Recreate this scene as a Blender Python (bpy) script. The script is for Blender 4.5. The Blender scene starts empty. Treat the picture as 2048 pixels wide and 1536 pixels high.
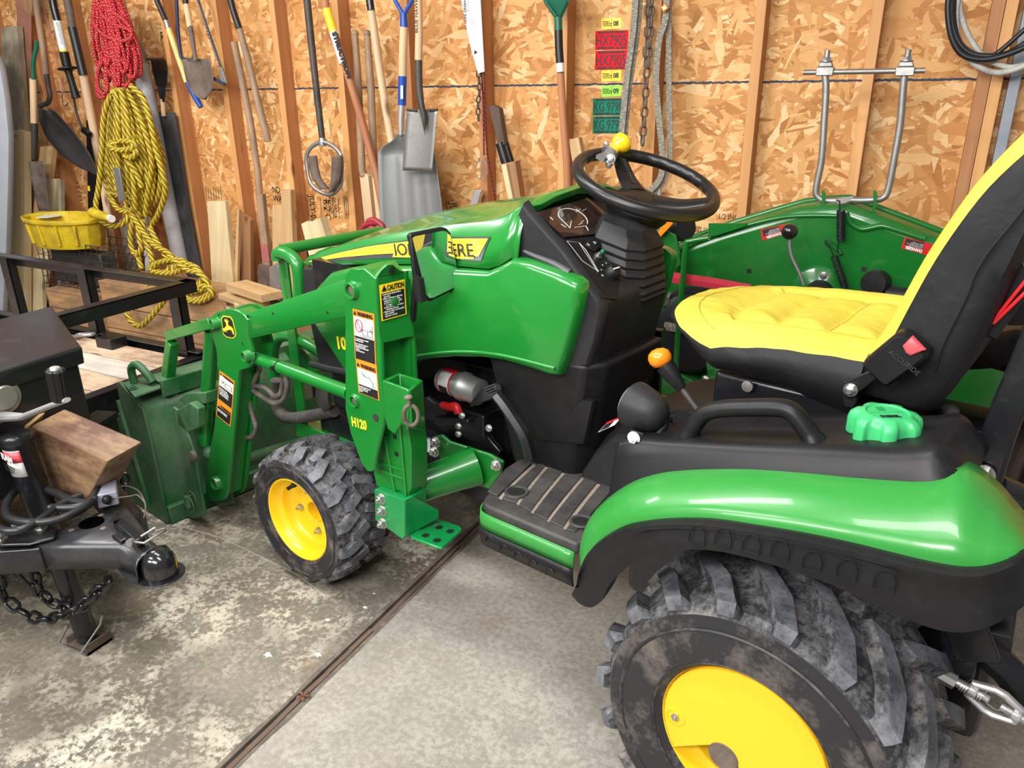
import bpy, bmesh, math, random
from mathutils import Vector, Matrix, noise as mnoise
PI = math.pi
SC = bpy.context.scene
COL = SC.collection
V = Vector
# ------------------------------------------------------------------ camera
F_PX, YAW, PITCH, ROLL, CAM_H = 1526.0, math.radians(27.75), math.radians(21.15), math.radians(-0.70), 1.469
_f = V((-math.sin(YAW) * math.cos(PITCH), math.cos(YAW) * math.cos(PITCH), -math.sin(PITCH)))
_r = V((math.cos(YAW), math.sin(YAW), 0)); _u = _r.cross(_f)
_c, _s = math.cos(ROLL), math.sin(ROLL)
CR, CU, CF = _c * _r + _s * _u, -_s * _r + _c * _u, _f
cam = bpy.data.cameras.new('camera'); camo = bpy.data.objects.new('camera', cam); COL.objects.link(camo)
camo.matrix_world = Matrix(((CR.x, CU.x, -CF.x, 0), (CR.y, CU.y, -CF.y, 0), (CR.z, CU.z, -CF.z, CAM_H), (0, 0, 0, 1)))
cam.sensor_width = 36; cam.lens = F_PX / 2048 * 36; cam.clip_start = 0.02; cam.clip_end = 60
SC.camera = camo
# ------------------------------------------------------------------ light and exposure
vs = SC.view_settings
vs.view_transform = 'Standard'; vs.look = 'None'; vs.gamma = 1; vs.use_curve_mapping = False; vs.exposure = -0.18
world = bpy.data.worlds.new('world'); SC.world = world; world.use_nodes = True
world.node_tree.nodes['Background'].inputs[0].default_value = (0.95, 0.97, 1, 1)
world.node_tree.nodes['Background'].inputs[1].default_value = 0.34
def area(loc, target, sx, sy, power, col=(1, .975, .95)):
    l = bpy.data.lights.new('ceiling_light', 'AREA'); l.shape = 'RECTANGLE'; l.size = sx; l.size_y = sy; l.energy = power; l.color = col
    o = bpy.data.objects.new('ceiling_light', l); COL.objects.link(o); o.location = loc
    o.rotation_euler = (V(target) - V(loc)).to_track_quat('-Z', 'Y').to_euler(); return o
area((-3.9, 1.6, 2.62), (-3.9, 1.7, 0), 1.3, .25, 46)
area((-1.9, 1.2, 2.62), (-1.9, 1.7, 0), 1.3, .25, 46)
area((-2.6, -0.4, 2.62), (-2.6, .5, 0), 1.3, .25, 46)
area((-0.3, 0.55, 2.62), (-.3, 1.1, 0), 1.3, .25, 34)
area((-0.6, -1.2, 2.5), (-.9, 1.5, .3), 1.6, .5, 105)
area((-2.6, -1.6, 2.4), (-2.9, 2.6, .8), 1.6, .5, 80)
# ------------------------------------------------------------------ photograph <-> place
PSI = 2.93
TRM = Matrix.Translation((-.043, 1.663, 0)) @ Matrix.Rotation(PSI, 4, 'Z')
TRI = TRM.inverted()
CAMP = V((0, 0, CAM_H))
def ray(px, py): return CF + CR * ((px - 1024) / F_PX) - CU * ((py - 768) / F_PX)
def W(px, py, x=None, y=None, z=None):
    "world point seen at a pixel, on the plane x=, y= or z="
    d = ray(px, py); i, v = (0, x) if x is not None else (1, y) if y is not None else (2, z)
    return CAMP + d * ((v - CAMP[i]) / d[i])
def L(px, py, x=None, y=None, z=None):
    "the same in the tractor's own frame: x forward, y to its left, z up"
    d = TRI.to_3x3() @ ray(px, py); c = TRI @ CAMP; i, v = (0, x) if x is not None else (1, y) if y is not None else (2, z)
    return c + d * ((v - c[i]) / d[i])
# ------------------------------------------------------------------ mesh helper
FRAME = [Matrix.Identity(4)]
WM = {}
def rect_ax(ax):
    a = V(ax).normalized(); t = V((0, 0, 1)) if abs(a.z) < .9 else V((1, 0, 0))
    u = a.cross(t).normalized(); return a, u, a.cross(u)
class MB:
    def __init__(s): s.v = []; s.f = []; s.m = []; s.g = []
    def add(s, vs, fs, mi=0, g=None):
        b = len(s.v); s.v += [V(p) for p in vs]; s.g += list(g) if g else [tuple(p) for p in vs]
        for f in fs: s.f.append(tuple(i + b for i in f)); s.m.append(mi)
        return s
    def hexa(s, p, mi=0):
        return s.add(p, [(0, 3, 2, 1), (4, 5, 6, 7), (0, 1, 5, 4), (1, 2, 6, 5), (2, 3, 7, 6), (3, 0, 4, 7)], mi)
    def box(s, a, b, mi=0):
        (x0, y0, z0), (x1, y1, z1) = a, b
        return s.hexa([(x0, y0, z0), (x1, y0, z0), (x1, y1, z0), (x0, y1, z0), (x0, y0, z1), (x1, y0, z1), (x1, y1, z1), (x0, y1, z1)], mi)
    def beam(s, a, b, w, t, side=None, mi=0, w2=None, t2=None):
        "box from a to b; w along side, t across"
        a, b = V(a), V(b); ax = (b - a).normalized(); sd = V(side) if side else V((1, 0, 0))
        sd = (sd - ax * sd.dot(ax)).normalized(); n = ax.cross(sd); ln = (b - a).length
        w2 = w2 or w; t2 = t2 or t; o = []; g = []; ox, oy = random.random() * 9, random.random() * 9
        for q, ww, tt, zz in ((a, w, t, 0), (b, w2, t2, ln)):
            for i, j in ((-1, -1), (1, -1), (1, 1), (-1, 1)):
                o.append(q + sd * i * ww / 2 + n * j * tt / 2); g.append((i * ww / 2 + ox, j * tt / 2 + oy, zz))
        return s.add(o, [(0, 3, 2, 1), (4, 5, 6, 7), (0, 1, 5, 4), (1, 2, 6, 5), (2, 3, 7, 6), (3, 0, 4, 7)], mi, g)
    def prism(s, poly, vec, mi=0):
        n = len(poly); vec = V(vec); p = [V(q) for q in poly]
        s.add(p + [q + vec for q in p], [tuple(range(n))[::-1], tuple(range(n, 2 * n))] + [(i, (i + 1) % n, n + (i + 1) % n, n + i) for i in range(n)], mi)
        return s
    def loft(s, rings, close=True, caps=True, mi=0, g=None):
        n = len(rings[0]); vs = [p for r in rings for p in r]; fs = []
        for k in range(len(rings) - 1):
            for i in range(n if close else n - 1):
                j = (i + 1) % n; fs.append((k * n + i, k * n + j, (k + 1) * n + j, (k + 1) * n + i))
        if caps and close: fs += [tuple(range(n))[::-1], tuple(range((len(rings) - 1) * n, len(rings) * n))]
        return s.add(vs, fs, mi, g)
    def tube(s, path, r, n=10, closed=False, caps=True, mi=0, sy=1.0, up=None):
        P = [V(p) for p in path]; m = len(P); R = r if isinstance(r, (list, tuple)) else [r] * m
        rings = []; g = []; u = None; acc = 0
        for i in range(m):
            if closed: t = P[(i + 1) % m] - P[i - 1]
            else: t = P[min(i + 1, m - 1)] - P[max(i - 1, 0)]
            t = t.normalized() if t.length > 1e-9 else V((0, 0, 1))
            if up is not None: u = V(up)
            elif u is None: u = rect_ax(t)[1]
            u = (u - t * u.dot(t)); u = u.normalized() if u.length > 1e-6 else rect_ax(t)[1]
            w = t.cross(u)
            if i: acc += (P[i] - P[i - 1]).length
            rr = []
            for k in range(n):
                a = 2 * PI * k / n; rr.append(P[i] + (u * math.cos(a) + w * math.sin(a) * sy) * R[i]); g.append((math.cos(a) * R[i], math.sin(a) * R[i], acc))
            rings.append(rr)
        if closed: rings.append(rings[0]); g += g[:n]
        return s.loft(rings, True, caps and not closed, mi, g)
    def lathe(s, prof, c, ax=(0, 0, 1), n=32, mi=0, caps=True):
        a, u, w = rect_ax(ax); c = V(c)
        rings = [[c + a * h + (u * math.cos(2 * PI * k / n) + w * math.sin(2 * PI * k / n)) * max(r, 1e-4) for k in range(n)] for r, h in prof]
        return s.loft(rings, True, caps, mi)
    def cyl(s, a, b, r, n=16, mi=0): return s.tube([a, b], r, n, mi=mi)
    def ball(s, c, r, n=16, sc=(1, 1, 1), mi=0):
        c = V(c); rings = []
        for i in range(1, n // 2):
            t = PI * i / (n // 2)
            rings.append([c + V((math.sin(t) * math.cos(2 * PI * k / n) * r * sc[0], math.sin(t) * math.sin(2 * PI * k / n) * r * sc[1], math.cos(t) * r * sc[2])) for k in range(n)])
        return s.loft(rings, True, True, mi)
    def grid(s, rows, mi=0): return s.loft(rows, False, False, mi)
    def bolt(s, c, ax, r=.011, h=.01, mi=0, washer=True):
        a, u, w = rect_ax(ax); c = V(c)
        if washer: s.lathe([(r * 1.35, 0), (r * 1.35, h * .25)], c, ax, 16, mi)
        s.lathe([(r, h * .2), (r, h * .9), (r * .85, h)], c, ax, 6, mi)
        s.lathe([(r * .5, h * .9), (r * .5, h * 1.5)], c, ax, 8, mi); return s
    def build(s, name, m, parent=None, bevel=0, smooth=40, solid=0, sub=0, seg=2, label=None, cat=None, group=None, kind=None, off=0):
        F = FRAME[0]; pts = [F @ p for p in s.v]
        if parent is None:
            xs = [p.x for p in pts]; ys = [p.y for p in pts]; zs = [p.z for p in pts]
            M = Matrix.Translation(((min(xs) + max(xs)) / 2, (min(ys) + max(ys)) / 2, min(zs)))
        else: M = WM[parent.name]
        inv = M.inverted(); me = bpy.data.meshes.new(name)
        me.from_pydata([inv @ p for p in pts], [], s.f)
        ms = m if isinstance(m, (list, tuple)) else [m]
        for q in ms: me.materials.append(q)
        at = me.attributes.new('gc', 'FLOAT_VECTOR', 'POINT'); at.data.foreach_set('vector', [c for p in s.g for c in p])
        me.polygons.foreach_set('material_index', s.m)
        bm = bmesh.new(); bm.from_mesh(me); bmesh.ops.recalc_face_normals(bm, faces=bm.faces); bm.to_mesh(me); bm.free()
        if smooth:
            me.shade_smooth(); me.set_sharp_from_angle(angle=math.radians(smooth))
        me.update()
        o = bpy.data.objects.new(name, me); COL.objects.link(o)
        if parent is None: o.matrix_world = M
        else: o.parent = parent
        WM[o.name] = M
        if solid:
            q = o.modifiers.new('s', 'SOLIDIFY'); q.thickness = solid; q.offset = off
        if bevel:
            q = o.modifiers.new('b', 'BEVEL'); q.width = bevel; q.segments = seg; q.limit_method = 'ANGLE'; q.angle_limit = math.radians(35); q.harden_normals = False
        if sub:
            q = o.modifiers.new('u', 'SUBSURF'); q.levels = sub; q.render_levels = sub
        return tag(o, label, cat, group, kind)
def tag(o, label=None, cat=None, group=None, kind=None):
    for k, v in (('label', label), ('category', cat), ('group', group), ('kind', kind)):
        if v: o[k] = v
    return o
def thing(name, label, cat, loc=(0, 0, 0), group=None, M=None):
    o = bpy.data.objects.new(name, None); COL.objects.link(o); o.empty_display_size = .05
    M = M or Matrix.Translation(FRAME[0] @ V(loc)); o.matrix_world = M; WM[o.name] = M
    return tag(o, label, cat, group)
def text(body, org, right, up, size, m, parent=None, ext=.0004, align='LEFT', sx=1.0, shear=0, name='lettering', bold=0, space=1, sp=1, ay='TOP_BASELINE', fit=0):
    c = bpy.data.curves.new(name, 'FONT'); c.body = body; c.size = size; c.align_x = align; c.align_y = ay; c.extrude = ext; c.shear = shear
    c.offset = bold; c.space_line = space; c.space_character = sp; c.resolution_u = 3; c.materials.append(m)
    o = bpy.data.objects.new(name, c); COL.objects.link(o)
    if fit: o['fit'] = fit
    R3 = FRAME[0].to_3x3(); r = (R3 @ V(right)).normalized(); u = R3 @ V(up); u = (u - r * u.dot(r)).normalized(); n = r.cross(u); p = FRAME[0] @ V(org)
    M = Matrix(((r.x * sx, u.x, n.x, p.x), (r.y * sx, u.y, n.y, p.y), (r.z * sx, u.z, n.z, p.z), (0, 0, 0, 1)))
    if parent is not None:
        o.parent = parent; o.matrix_local = WM[parent.name].inverted() @ M
    else: o.matrix_world = M
    return o
def copy_tree(o, M, label=None, group=None):
    "a thing placed again at M, with copies of its parts and their sub-parts"
    c = o.copy(); COL.objects.link(c); c.matrix_world = M; WM[c.name] = M
    if label: c['label'] = label
    if group: c['group'] = group
    for ch in list(o.children):
        d = ch.copy(); COL.objects.link(d); d.parent = c
        for g in list(ch.children):
            e = g.copy(); COL.objects.link(e); e.parent = d
    return c
def arc(c, r, a0, a1, n, u=(1, 0, 0), w=(0, 0, 1)):
    c, u, w = V(c), V(u), V(w)
    return [c + (u * math.cos(math.radians(a0 + (a1 - a0) * i / n)) + w * math.sin(math.radians(a0 + (a1 - a0) * i / n))) * r for i in range(n + 1)]
def smooth_path(P, k=6, closed=False):
    P = [V(p) for p in P]; m = len(P); out = []
    for i in range(m if closed else m - 1):
        p0, p1, p2, p3 = (P[(i - 1) % m], P[i], P[(i + 1) % m], P[(i + 2) % m]) if closed else (P[max(i - 1, 0)], P[i], P[i + 1], P[min(i + 2, m - 1)])
        for j in range(k):
            t = j / k
            out.append(.5 * ((2 * p1) + (-p0 + p2) * t + (2 * p0 - 5 * p1 + 4 * p2 - p3) * t * t + (-p0 + 3 * p1 - 3 * p2 + p3) * t ** 3))
    if not closed: out.append(P[-1])
    return out
# ------------------------------------------------------------------ materials
class G:
    def __init__(s, name):
        s.m = bpy.data.materials.new(name); s.m.use_nodes = True; s.nt = s.m.node_tree; s.b = s.nt.nodes['Principled BSDF']; s.L = s.nt.links
    def n(s, t, **k):
        x = s.nt.nodes.new(t)
        for a, v in k.items(): setattr(x, a, v)
        return x
    def put(s, sock, v):
        if isinstance(v, bpy.types.NodeSocket): s.L.new(v, sock)
        elif v is not None: sock.default_value = v
    def gc(s, rnd=True):
        a = s.n('ShaderNodeAttribute', attribute_name='gc').outputs['Vector']
        if not rnd: return a
        i = s.n('ShaderNodeObjectInfo').outputs['Random']; return s.vadd(a, s.vscale((7.3, 3.1, 5.7), i))
    def vscale(s, v, f):
        x = s.n('ShaderNodeVectorMath', operation='SCALE'); s.put(x.inputs[0], v); s.put(x.inputs['Scale'], f); return x.outputs[0]
    def vadd(s, a, b):
        x = s.n('ShaderNodeVectorMath', operation='ADD'); s.put(x.inputs[0], a); s.put(x.inputs[1], b); return x.outputs[0]
    def pos(s): return s.n('ShaderNodeNewGeometry').outputs['Position']
    def map(s, v, sc=(1, 1, 1), rot=(0, 0, 0), loc=(0, 0, 0)):
        x = s.n('ShaderNodeMapping'); s.put(x.inputs[0], v); x.inputs[1].default_value = loc; x.inputs[2].default_value = rot; x.inputs[3].default_value = sc; return x.outputs[0]
    def noise(s, v, sc=5, det=3, rough=.5, dist=0, out=0):
        x = s.n('ShaderNodeTexNoise'); s.put(x.inputs['Vector'], v); x.inputs['Scale'].default_value = sc; x.inputs['Detail'].default_value = det
        x.inputs['Roughness'].default_value = rough; x.inputs['Distortion'].default_value = dist; return x.outputs[out]
    def vor(s, v, sc=1, feature='F1', out='Color', dim='3D'):
        x = s.n('ShaderNodeTexVoronoi', feature=feature, voronoi_dimensions=dim); s.put(x.inputs['Vector'], v); x.inputs['Scale'].default_value = sc; return x.outputs[out]
    def ramp(s, f, stops, interp='LINEAR'):
        x = s.n('ShaderNodeValToRGB'); s.put(x.inputs[0], f); e = x.color_ramp.elements; x.color_ramp.interpolation = interp
        while len(e) < len(stops): e.new(.5)
        for q, (p, c) in zip(e, stops): q.position = p; q.color = (c, c, c, 1) if isinstance(c, (int, float)) else (*c, 1)
        return x.outputs[0]
    def mix(s, f, a, b, mode='MIX'):
        x = s.n('ShaderNodeMix', data_type='RGBA', blend_type=mode); s.put(x.inputs[0], f)
        for k, v in ((6, a), (7, b)):
            if isinstance(v, tuple) and len(v) == 3: v = (*v, 1)
            s.put(x.inputs[k], v)
        return x.outputs[2]
    def math(s, op, a, b=None, c=None, clamp=False):
        x = s.n('ShaderNodeMath', operation=op, use_clamp=clamp); s.put(x.inputs[0], a); s.put(x.inputs[1], b)
        if c is not None: s.put(x.inputs[2], c)
        return x.outputs[0]
    def sep(s, v): return s.n('ShaderNodeSeparateXYZ'), v
    def xyz(s, v):
        x = s.n('ShaderNodeSeparateXYZ'); s.put(x.inputs[0], v); return x.outputs
    def bump(s, h, st=.3, d=.005):
        x = s.n('ShaderNodeBump'); x.inputs['Strength'].default_value = st; x.inputs['Distance'].default_value = d; s.put(x.inputs['Height'], h); s.L.new(x.outputs[0], s.b.inputs['Normal'])
    def fin(s, col, rough=.5, metal=0, spec=.5, coat=0, coatr=.05):
        if isinstance(col, tuple) and len(col) == 3: col = (*col, 1)
        s.put(s.b.inputs['Base Color'], col); s.put(s.b.inputs['Roughness'], rough); s.put(s.b.inputs['Metallic'], metal); s.b.inputs['Specular IOR Level'].default_value = spec
        s.b.inputs['Coat Weight'].default_value = coat; s.b.inputs['Coat Roughness'].default_value = coatr; return s.m
def plain(name, col, rough=.5, metal=0, spec=.5, var=.12, coat=0, sc=14):
    g = G(name); n = g.noise(g.gc(), sc, 3, .6)
    c = g.mix(g.ramp(n, [(.3, 0), (.7, 1)]), tuple(x * (1 - var) for x in col), tuple(min(1, x * (1 + var)) for x in col))
    r = g.math('MULTIPLY_ADD', n, .16, rough - .08)
    return g.fin(c, r, metal, spec, coat)
def dusty(name, col, dust, amt=.5, rough=.5, metal=0, sc=6, spec=.5, coat=0, streak=(1, 1, 1), lo=.45, hi=.7):
    g = G(name); v = g.map(g.gc(), streak); n = g.noise(v, sc, 6, .65); n2 = g.noise(v, sc * 9, 3, .6)
    f = g.math('MULTIPLY', g.ramp(g.math('MULTIPLY_ADD', n2, .25, g.math('MULTIPLY', n, .8)), [(lo, 0), (hi, 1)]), amt)
    return g.fin(g.mix(f, col, dust), g.math('MULTIPLY_ADD', f, .35, rough), metal, spec, coat)
def wood(name, a, b, knot=(.10, .04, .015), rough=.6, gs=1.0, dirt=0, dcol=(.12, .1, .08)):
    g = G(name); v = g.gc(); s = g.map(v, (26 * gs, 26 * gs, 1.1)); n = g.noise(s, 1, 4, .6, .4)
    w = g.noise(g.map(v, (90 * gs, 90 * gs, 2.2)), 1, 2, .6)
    c = g.mix(g.ramp(g.math('MULTIPLY_ADD', w, .35, g.math('MULTIPLY', n, .75)), [(.35, 0), (.72, 1)]), a, b)
    k = g.vor(g.map(v, (9, 9, 2.6)), 1, 'F1', 'Distance'); c = g.mix(g.ramp(k, [(.06, .8), (.14, 0)]), c, knot)
    big = g.noise(v, 2.2, 2); c = g.mix(g.ramp(big, [(.35, .28), (.65, 0)]), c, tuple(x * .55 for x in a))
    if dirt: c = g.mix(g.math('MULTIPLY', g.ramp(g.noise(g.map(v, (9, 9, 4)), 1, 5, .7), [(.42, 0), (.58, 1)]), dirt), c, dcol)
    g.bump(n, .12, .002); return g.fin(c, rough)
GREEN_C = (.012, .245, .026)
M = {}
def mk():
    M['green'] = dusty('green paint', (.010, .195, .024), (.10, .28, .09), .10, .22, sc=3, coat=.5, lo=.5, hi=.8)
    M['fender'] = dusty('fender green', (.028, .235, .036), (.16, .36, .16), .14, .28, sc=7, coat=.25, lo=.52, hi=.75, streak=(1, 3, 3), spec=.4)
    M['loader'] = dusty('loader green', (.007, .185, .022), (.07, .19, .07), .18, .3, sc=4, coat=.4, lo=.5, hi=.8)
    M['newgreen'] = plain('bracket green', (.005, .235, .055), .3, coat=.4)
    M['dustgreen'] = dusty('dusty bucket green', (.012, .115, .03), (.20, .24, .17), .6, .42, sc=3.5, lo=.42, hi=.75)
    M['deckgreen'] = dusty('mower deck green', (.006, .15, .018), (.15, .18, .09), .22, .25, sc=3, coat=.4, lo=.5, hi=.85)
    M['yellow'] = dusty('wheel yellow', (.93, .60, .012), (.30, .2, .04), .22, .3, sc=9, coat=.3, lo=.6, hi=.85)
    M['gloss_yellow'] = plain('knob yellow', (.9, .6, .01), .12, coat=.6, var=.03)
    M['cap'] = plain('cap green', (.045, .42, .14), .32, var=.05)
    M['black'] = dusty('black plastic', (.008, .008, .009), (.09, .085, .08), .14, .42, sc=5, lo=.5, hi=.85, spec=.3)
    M['darkplastic'] = dusty('grey black plastic', (.015, .015, .017), (.09, .085, .08), .18, .48, sc=4, lo=.45, hi=.85, spec=.32)
    M['matdust'] = dusty('dusty floor mat', (.028, .027, .027), (.17, .15, .13), .32, .55, sc=8, lo=.4, hi=.75)
    M['groove'] = dusty('dirt in grooves', (.2, .165, .13), (.35, .29, .22), .6, .9, sc=30)
    M['blackpaint'] = dusty('black paint', (.008, .008, .010), (.09, .09, .09), .22, .3, sc=10, coat=.15, lo=.55, hi=.8)
    M['vinyl'] = plain('steering vinyl', (.009, .009, .009), .33, var=.1)
    M['chrome'] = dusty('zinc bolts', (.62, .62, .60), (.3, .28, .25), .5, .28, 1, sc=30)
    M['steel'] = dusty('dull steel', (.42, .42, .41), (.2, .17, .14), .6, .4, .85, sc=8, lo=.4, hi=.7)
    M['alu'] = dusty('aluminium', (.62, .62, .62), (.36, .34, .31), .4, .38, .8, sc=8)
    M['rust'] = dusty('rusty steel', (.11, .075, .055), (.3, .25, .21), .6, .65, .3, sc=12, lo=.4, hi=.7)
    M['darksteel'] = dusty('dark steel', (.06, .055, .052), (.2, .17, .14), .45, .5, .5, sc=10)
    M['orange'] = plain('orange plastic', (.95, .25, .01), .22, var=.04, coat=.3)
    M['sticker_orange'] = plain('label orange', (.93, .27, .02), .35, var=.03)
    M['sticker_yellow'] = plain('label yellow', (.95, .68, .02), .35, var=.03)
    M['decal_yellow'] = plain('decal yellow', (.92, .76, .03), .3, var=.02)
    M['white'] = plain('label white', (.78, .78, .76), .4, var=.04)
    M['ink'] = plain('black ink', (.012, .012, .012), .5)
    M['grey_ink'] = plain('charcoal ink', (.04, .045, .05), .4)
    M['paper'] = plain('paper', (.7, .76, .8), .6, var=.03)
    M['red'] = plain('red', (.62, .015, .02), .35, var=.08)
    M['pink'] = plain('red button', (.75, .09, .11), .4, var=.06)
    M['redsticker'] = plain('red registration', (.72, .012, .025), .7, var=.05, spec=.15)
    M['tealsticker'] = plain('teal registration', (.012, .20, .12), .7, var=.06, spec=.15)
    M['limesticker'] = plain('lime sticker', (.3, .72, .04), .4, var=.05)
    M['blue'] = plain('tool blue', (.012, .07, .38), .35, var=.1)
    M['darkblue'] = plain('dark blue paint', (.01, .03, .08), .35)
    M['toolgreen'] = plain('rake green', (.01, .13, .07), .4, var=.1)
    M['rope_red'] = None
    M['pipewhite'] = dusty('grey pipe', (.5, .5, .52), (.25, .24, .23), .4, .4, sc=6)
    M['yellowtub'] = dusty('yellow tub', (.72, .52, .012), (.22, .14, .02), .7, .45, sc=9, lo=.42, hi=.7)
    M['rubber'] = dusty('rubber mat', (.03, .032, .035), (.14, .15, .16), .5, .55, sc=4, streak=(1, 1, .4))
    M['cable'] = plain('black cable', (.014, .014, .016), .38)
    M['wcable'] = dusty('white cable', (.55, .54, .5), (.2, .16, .12), .7, .5, sc=14)
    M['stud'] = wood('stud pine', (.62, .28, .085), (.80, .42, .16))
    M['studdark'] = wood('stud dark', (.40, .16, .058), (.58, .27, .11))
    M['pine'] = wood('pale pine', (.60, .46, .24), (.80, .66, .40), knot=(.3, .15, .06))
    M['pine2'] = wood('tan board', (.50, .30, .13), (.68, .46, .23))
    M['brown'] = wood('brown board', (.25, .12, .055), (.42, .22, .10))
    M['greywood'] = wood('weathered board', (.33, .27, .18), (.55, .48, .33), dirt=.6)
    M['crate'] = wood('crate wood', (.42, .21, .085), (.64, .37, .17), dirt=.5)
    M['handle'] = wood('tool handle', (.40, .21, .10), (.60, .38, .2), gs=.7, dirt=.3)
    M['handle_pale'] = wood('pale handle', (.60, .40, .22), (.78, .58, .36), gs=.7)
    M['handle_grey'] = wood('old grey handle', (.32, .19, .105), (.50, .33, .20), gs=.7, dirt=.5)
    M['handle_red'] = wood('varnished handle', (.38, .14, .06), (.55, .24, .11), gs=.7)
    M['deckwood'] = wood('trailer plank', (.48, .32, .19), (.70, .54, .38), dirt=.65, dcol=(.16, .08, .05), gs=.8)
    M['block'] = wood('treated block', (.12, .065, .03), (.42, .27, .14), dirt=.9, dcol=(.085, .035, .022), gs=.35)
    M['greyplastic'] = plain('grey panel', (.42, .44, .48), .35, var=.04)
    M['strap'] = None
    # stamped strand board
    g = G('strand board'); p = g.xyz(g.pos()); cb = g.n('ShaderNodeCombineXYZ'); g.L.new(p[0], cb.inputs[0]); g.L.new(p[2], cb.inputs[1]); P = cb.outputs[0]
    wob = g.n('ShaderNodeMix', data_type='VECTOR'); ns = g.noise(P, 11, 2, .6, out=1); P = g.vadd(P, g.vscale(g.vadd(ns, (-.5, -.5, -.5)), .022))
    best = tone = edge = None
    for k, (th, sx, sy) in enumerate(((.1, 7, 30), (.9, 9, 36), (-.7, 8, 33), (1.5, 11, 42), (.45, 12, 54), (-1.15, 10, 44), (-.2, 17, 80))):
        x = g.n('ShaderNodeTexVoronoi', feature='F1', voronoi_dimensions='2D'); x.inputs['Scale'].default_value = 1
        g.put(x.inputs['Vector'], g.map(P, (sx, sy, 1), (0, 0, th), (k * 3.7, k * 1.9, 0)))
        # mapping scales before rotating: rotate first with a plain mapping
        mp = g.map(g.map(P, (1, 1, 1), (0, 0, th)), (sx, sy, 1), (0, 0, 0), (k * 3.7, k * 1.9, 0)); g.L.new(mp, x.inputs['Vector'])
        c = g.n('ShaderNodeSeparateColor'); g.L.new(x.outputs['Color'], c.inputs[0])
        if best is None: best, tone = c.outputs[0], c.outputs[1]
        else:
            gt = g.math('GREATER_THAN', c.outputs[0], best); best = g.math('MAXIMUM', best, c.outputs[0])
            x2 = g.n('ShaderNodeMix', data_type='FLOAT'); g.L.new(gt, x2.inputs[0]); g.L.new(tone, x2.inputs[2]); g.L.new(c.outputs[1], x2.inputs[3]); tone = x2.outputs[0]
    fine = g.noise(g.map(P, (34, 150, 1)), 1, 4, .7)
    tn = g.math('MULTIPLY_ADD', fine, .38, g.math('MULTIPLY', tone, .80))
    col = g.ramp(tn, [(.05, (.22, .08, .024)), (.2, (.46, .19, .052)), (.5, (.64, .31, .10)), (.8, (.77, .44, .17)), (1, (.90, .66, .36))])
    big = g.noise(g.pos(), 1.6, 2); col = g.mix(g.ramp(big, [(.35, .3), (.6, 0)]), col, (.5, .22, .07))
    # panel seam: a ragged blue painted edge
    z = g.math('ADD', p[2], g.math('MULTIPLY', g.math('SUBTRACT', g.noise(g.pos(), 60, 3), .5), .012))
    seam = g.math('LESS_THAN', g.math('ABSOLUTE', g.math('SUBTRACT', z, 1.483)), .0042)
    col = g.mix(seam, col, (.035, .05, .08)); g.bump(tn, .25, .004); M['osb'] = g.fin(col, .62, spec=.3)
    # concrete, two slabs
    for nm, c0, c1, c2, amt in (('slab a', (.13, .115, .09), (.27, .24, .19), (.62, .57, .45), .85), ('slab b', (.26, .24, .205), (.42, .39, .335), (.56, .53, .465), .28)):
        g = G(nm); P = g.pos(); n1 = g.noise(P, 1.5, 4, .6); n2 = g.noise(P, 9, 6, .7); n3 = g.noise(P, 60, 4, .7); n4 = g.noise(P, 2.6, 3, .6, .6)
        c = g.mix(g.ramp(n1, [(.35, 0), (.65, 1)]), c0, c1)
        c = g.mix(g.math('MULTIPLY', g.ramp(n3, [(.40, .8), (.62, 0)]), .5), c, tuple(x * .6 for x in c0))
        pat = g.math('MULTIPLY', g.ramp(g.math('MULTIPLY_ADD', n3, .42, g.math('MULTIPLY', n2, .62)), [(.50, 0), (.58, 1)]), g.ramp(n4, [(.40, .1), (.60, amt)]))
        c = g.mix(pat, c, c2)
        st = g.noise(g.vadd(P, (4, 7, 0)), 3.2, 4, .65); c = g.mix(g.ramp(st, [(.60, 0), (.72, .4)]), c, (.30, .17, .09))
        vc = g.vor(g.vadd(P, g.vscale(g.noise(P, 3, 3, out=1), .4)), 1.1, 'DISTANCE_TO_EDGE', 'Distance'); c = g.mix(g.ramp(vc, [(.0, .10), (.004, 0)]), c, (.7, .65, .55))
        g.bump(n3, .15, .002); M[nm] = g.fin(c, g.math('MULTIPLY_ADD', n2, .3, .42), spec=.4)
    # tyres
    g = G('tyre rubber'); P = g.gc(False); n1 = g.noise(P, 7, 4, .65); n2 = g.noise(P, 70, 5, .75); n3 = g.noise(P, 18, 4, .7)
    f = g.ramp(g.math('MULTIPLY_ADD', n2, .5, g.math('MULTIPLY', n3, .5)), [(.44, 0), (.62, 1)])
    c = g.mix(g.math('MULTIPLY', f, .7), (.028, .028, .031), (.26, .26, .275)); c = g.mix(g.math('MULTIPLY', g.ramp(n1, [(.52, 0), (.66, 1)]), g.math('MULTIPLY', f, .8)), c, (.34, .28, .22))
    g.bump(n2, .25, .002); M['tyre'] = g.fin(c, .62)
    M['lug'] = dusty('tyre lug tops', (.055, .058, .066), (.30, .31, .34), .6, .5, sc=16, lo=.42, hi=.68)
    M['sidewall'] = dusty('tyre sidewall', (.02, .02, .023), (.26, .22, .19), .55, .5, sc=10, lo=.52, hi=.72)
    # fabric
    for nm, a, b in (('seat_yellow', (.56, .45, .045), (.66, .56, .085)), ('seat_black', (.010, .010, .011), (.019, .019, .021))):
        g = G(nm); P = g.gc(); n = g.noise(P, 9, 3); w = g.noise(g.map(P, (9, 30, 9)), 1, 3, .6, .5)
        g.bump(w, .22 if nm == 'seat_yellow' else .4, .01); M[nm] = g.fin(g.mix(n, a, b), .62 if nm == 'seat_yellow' else .55, spec=.25)
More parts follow.
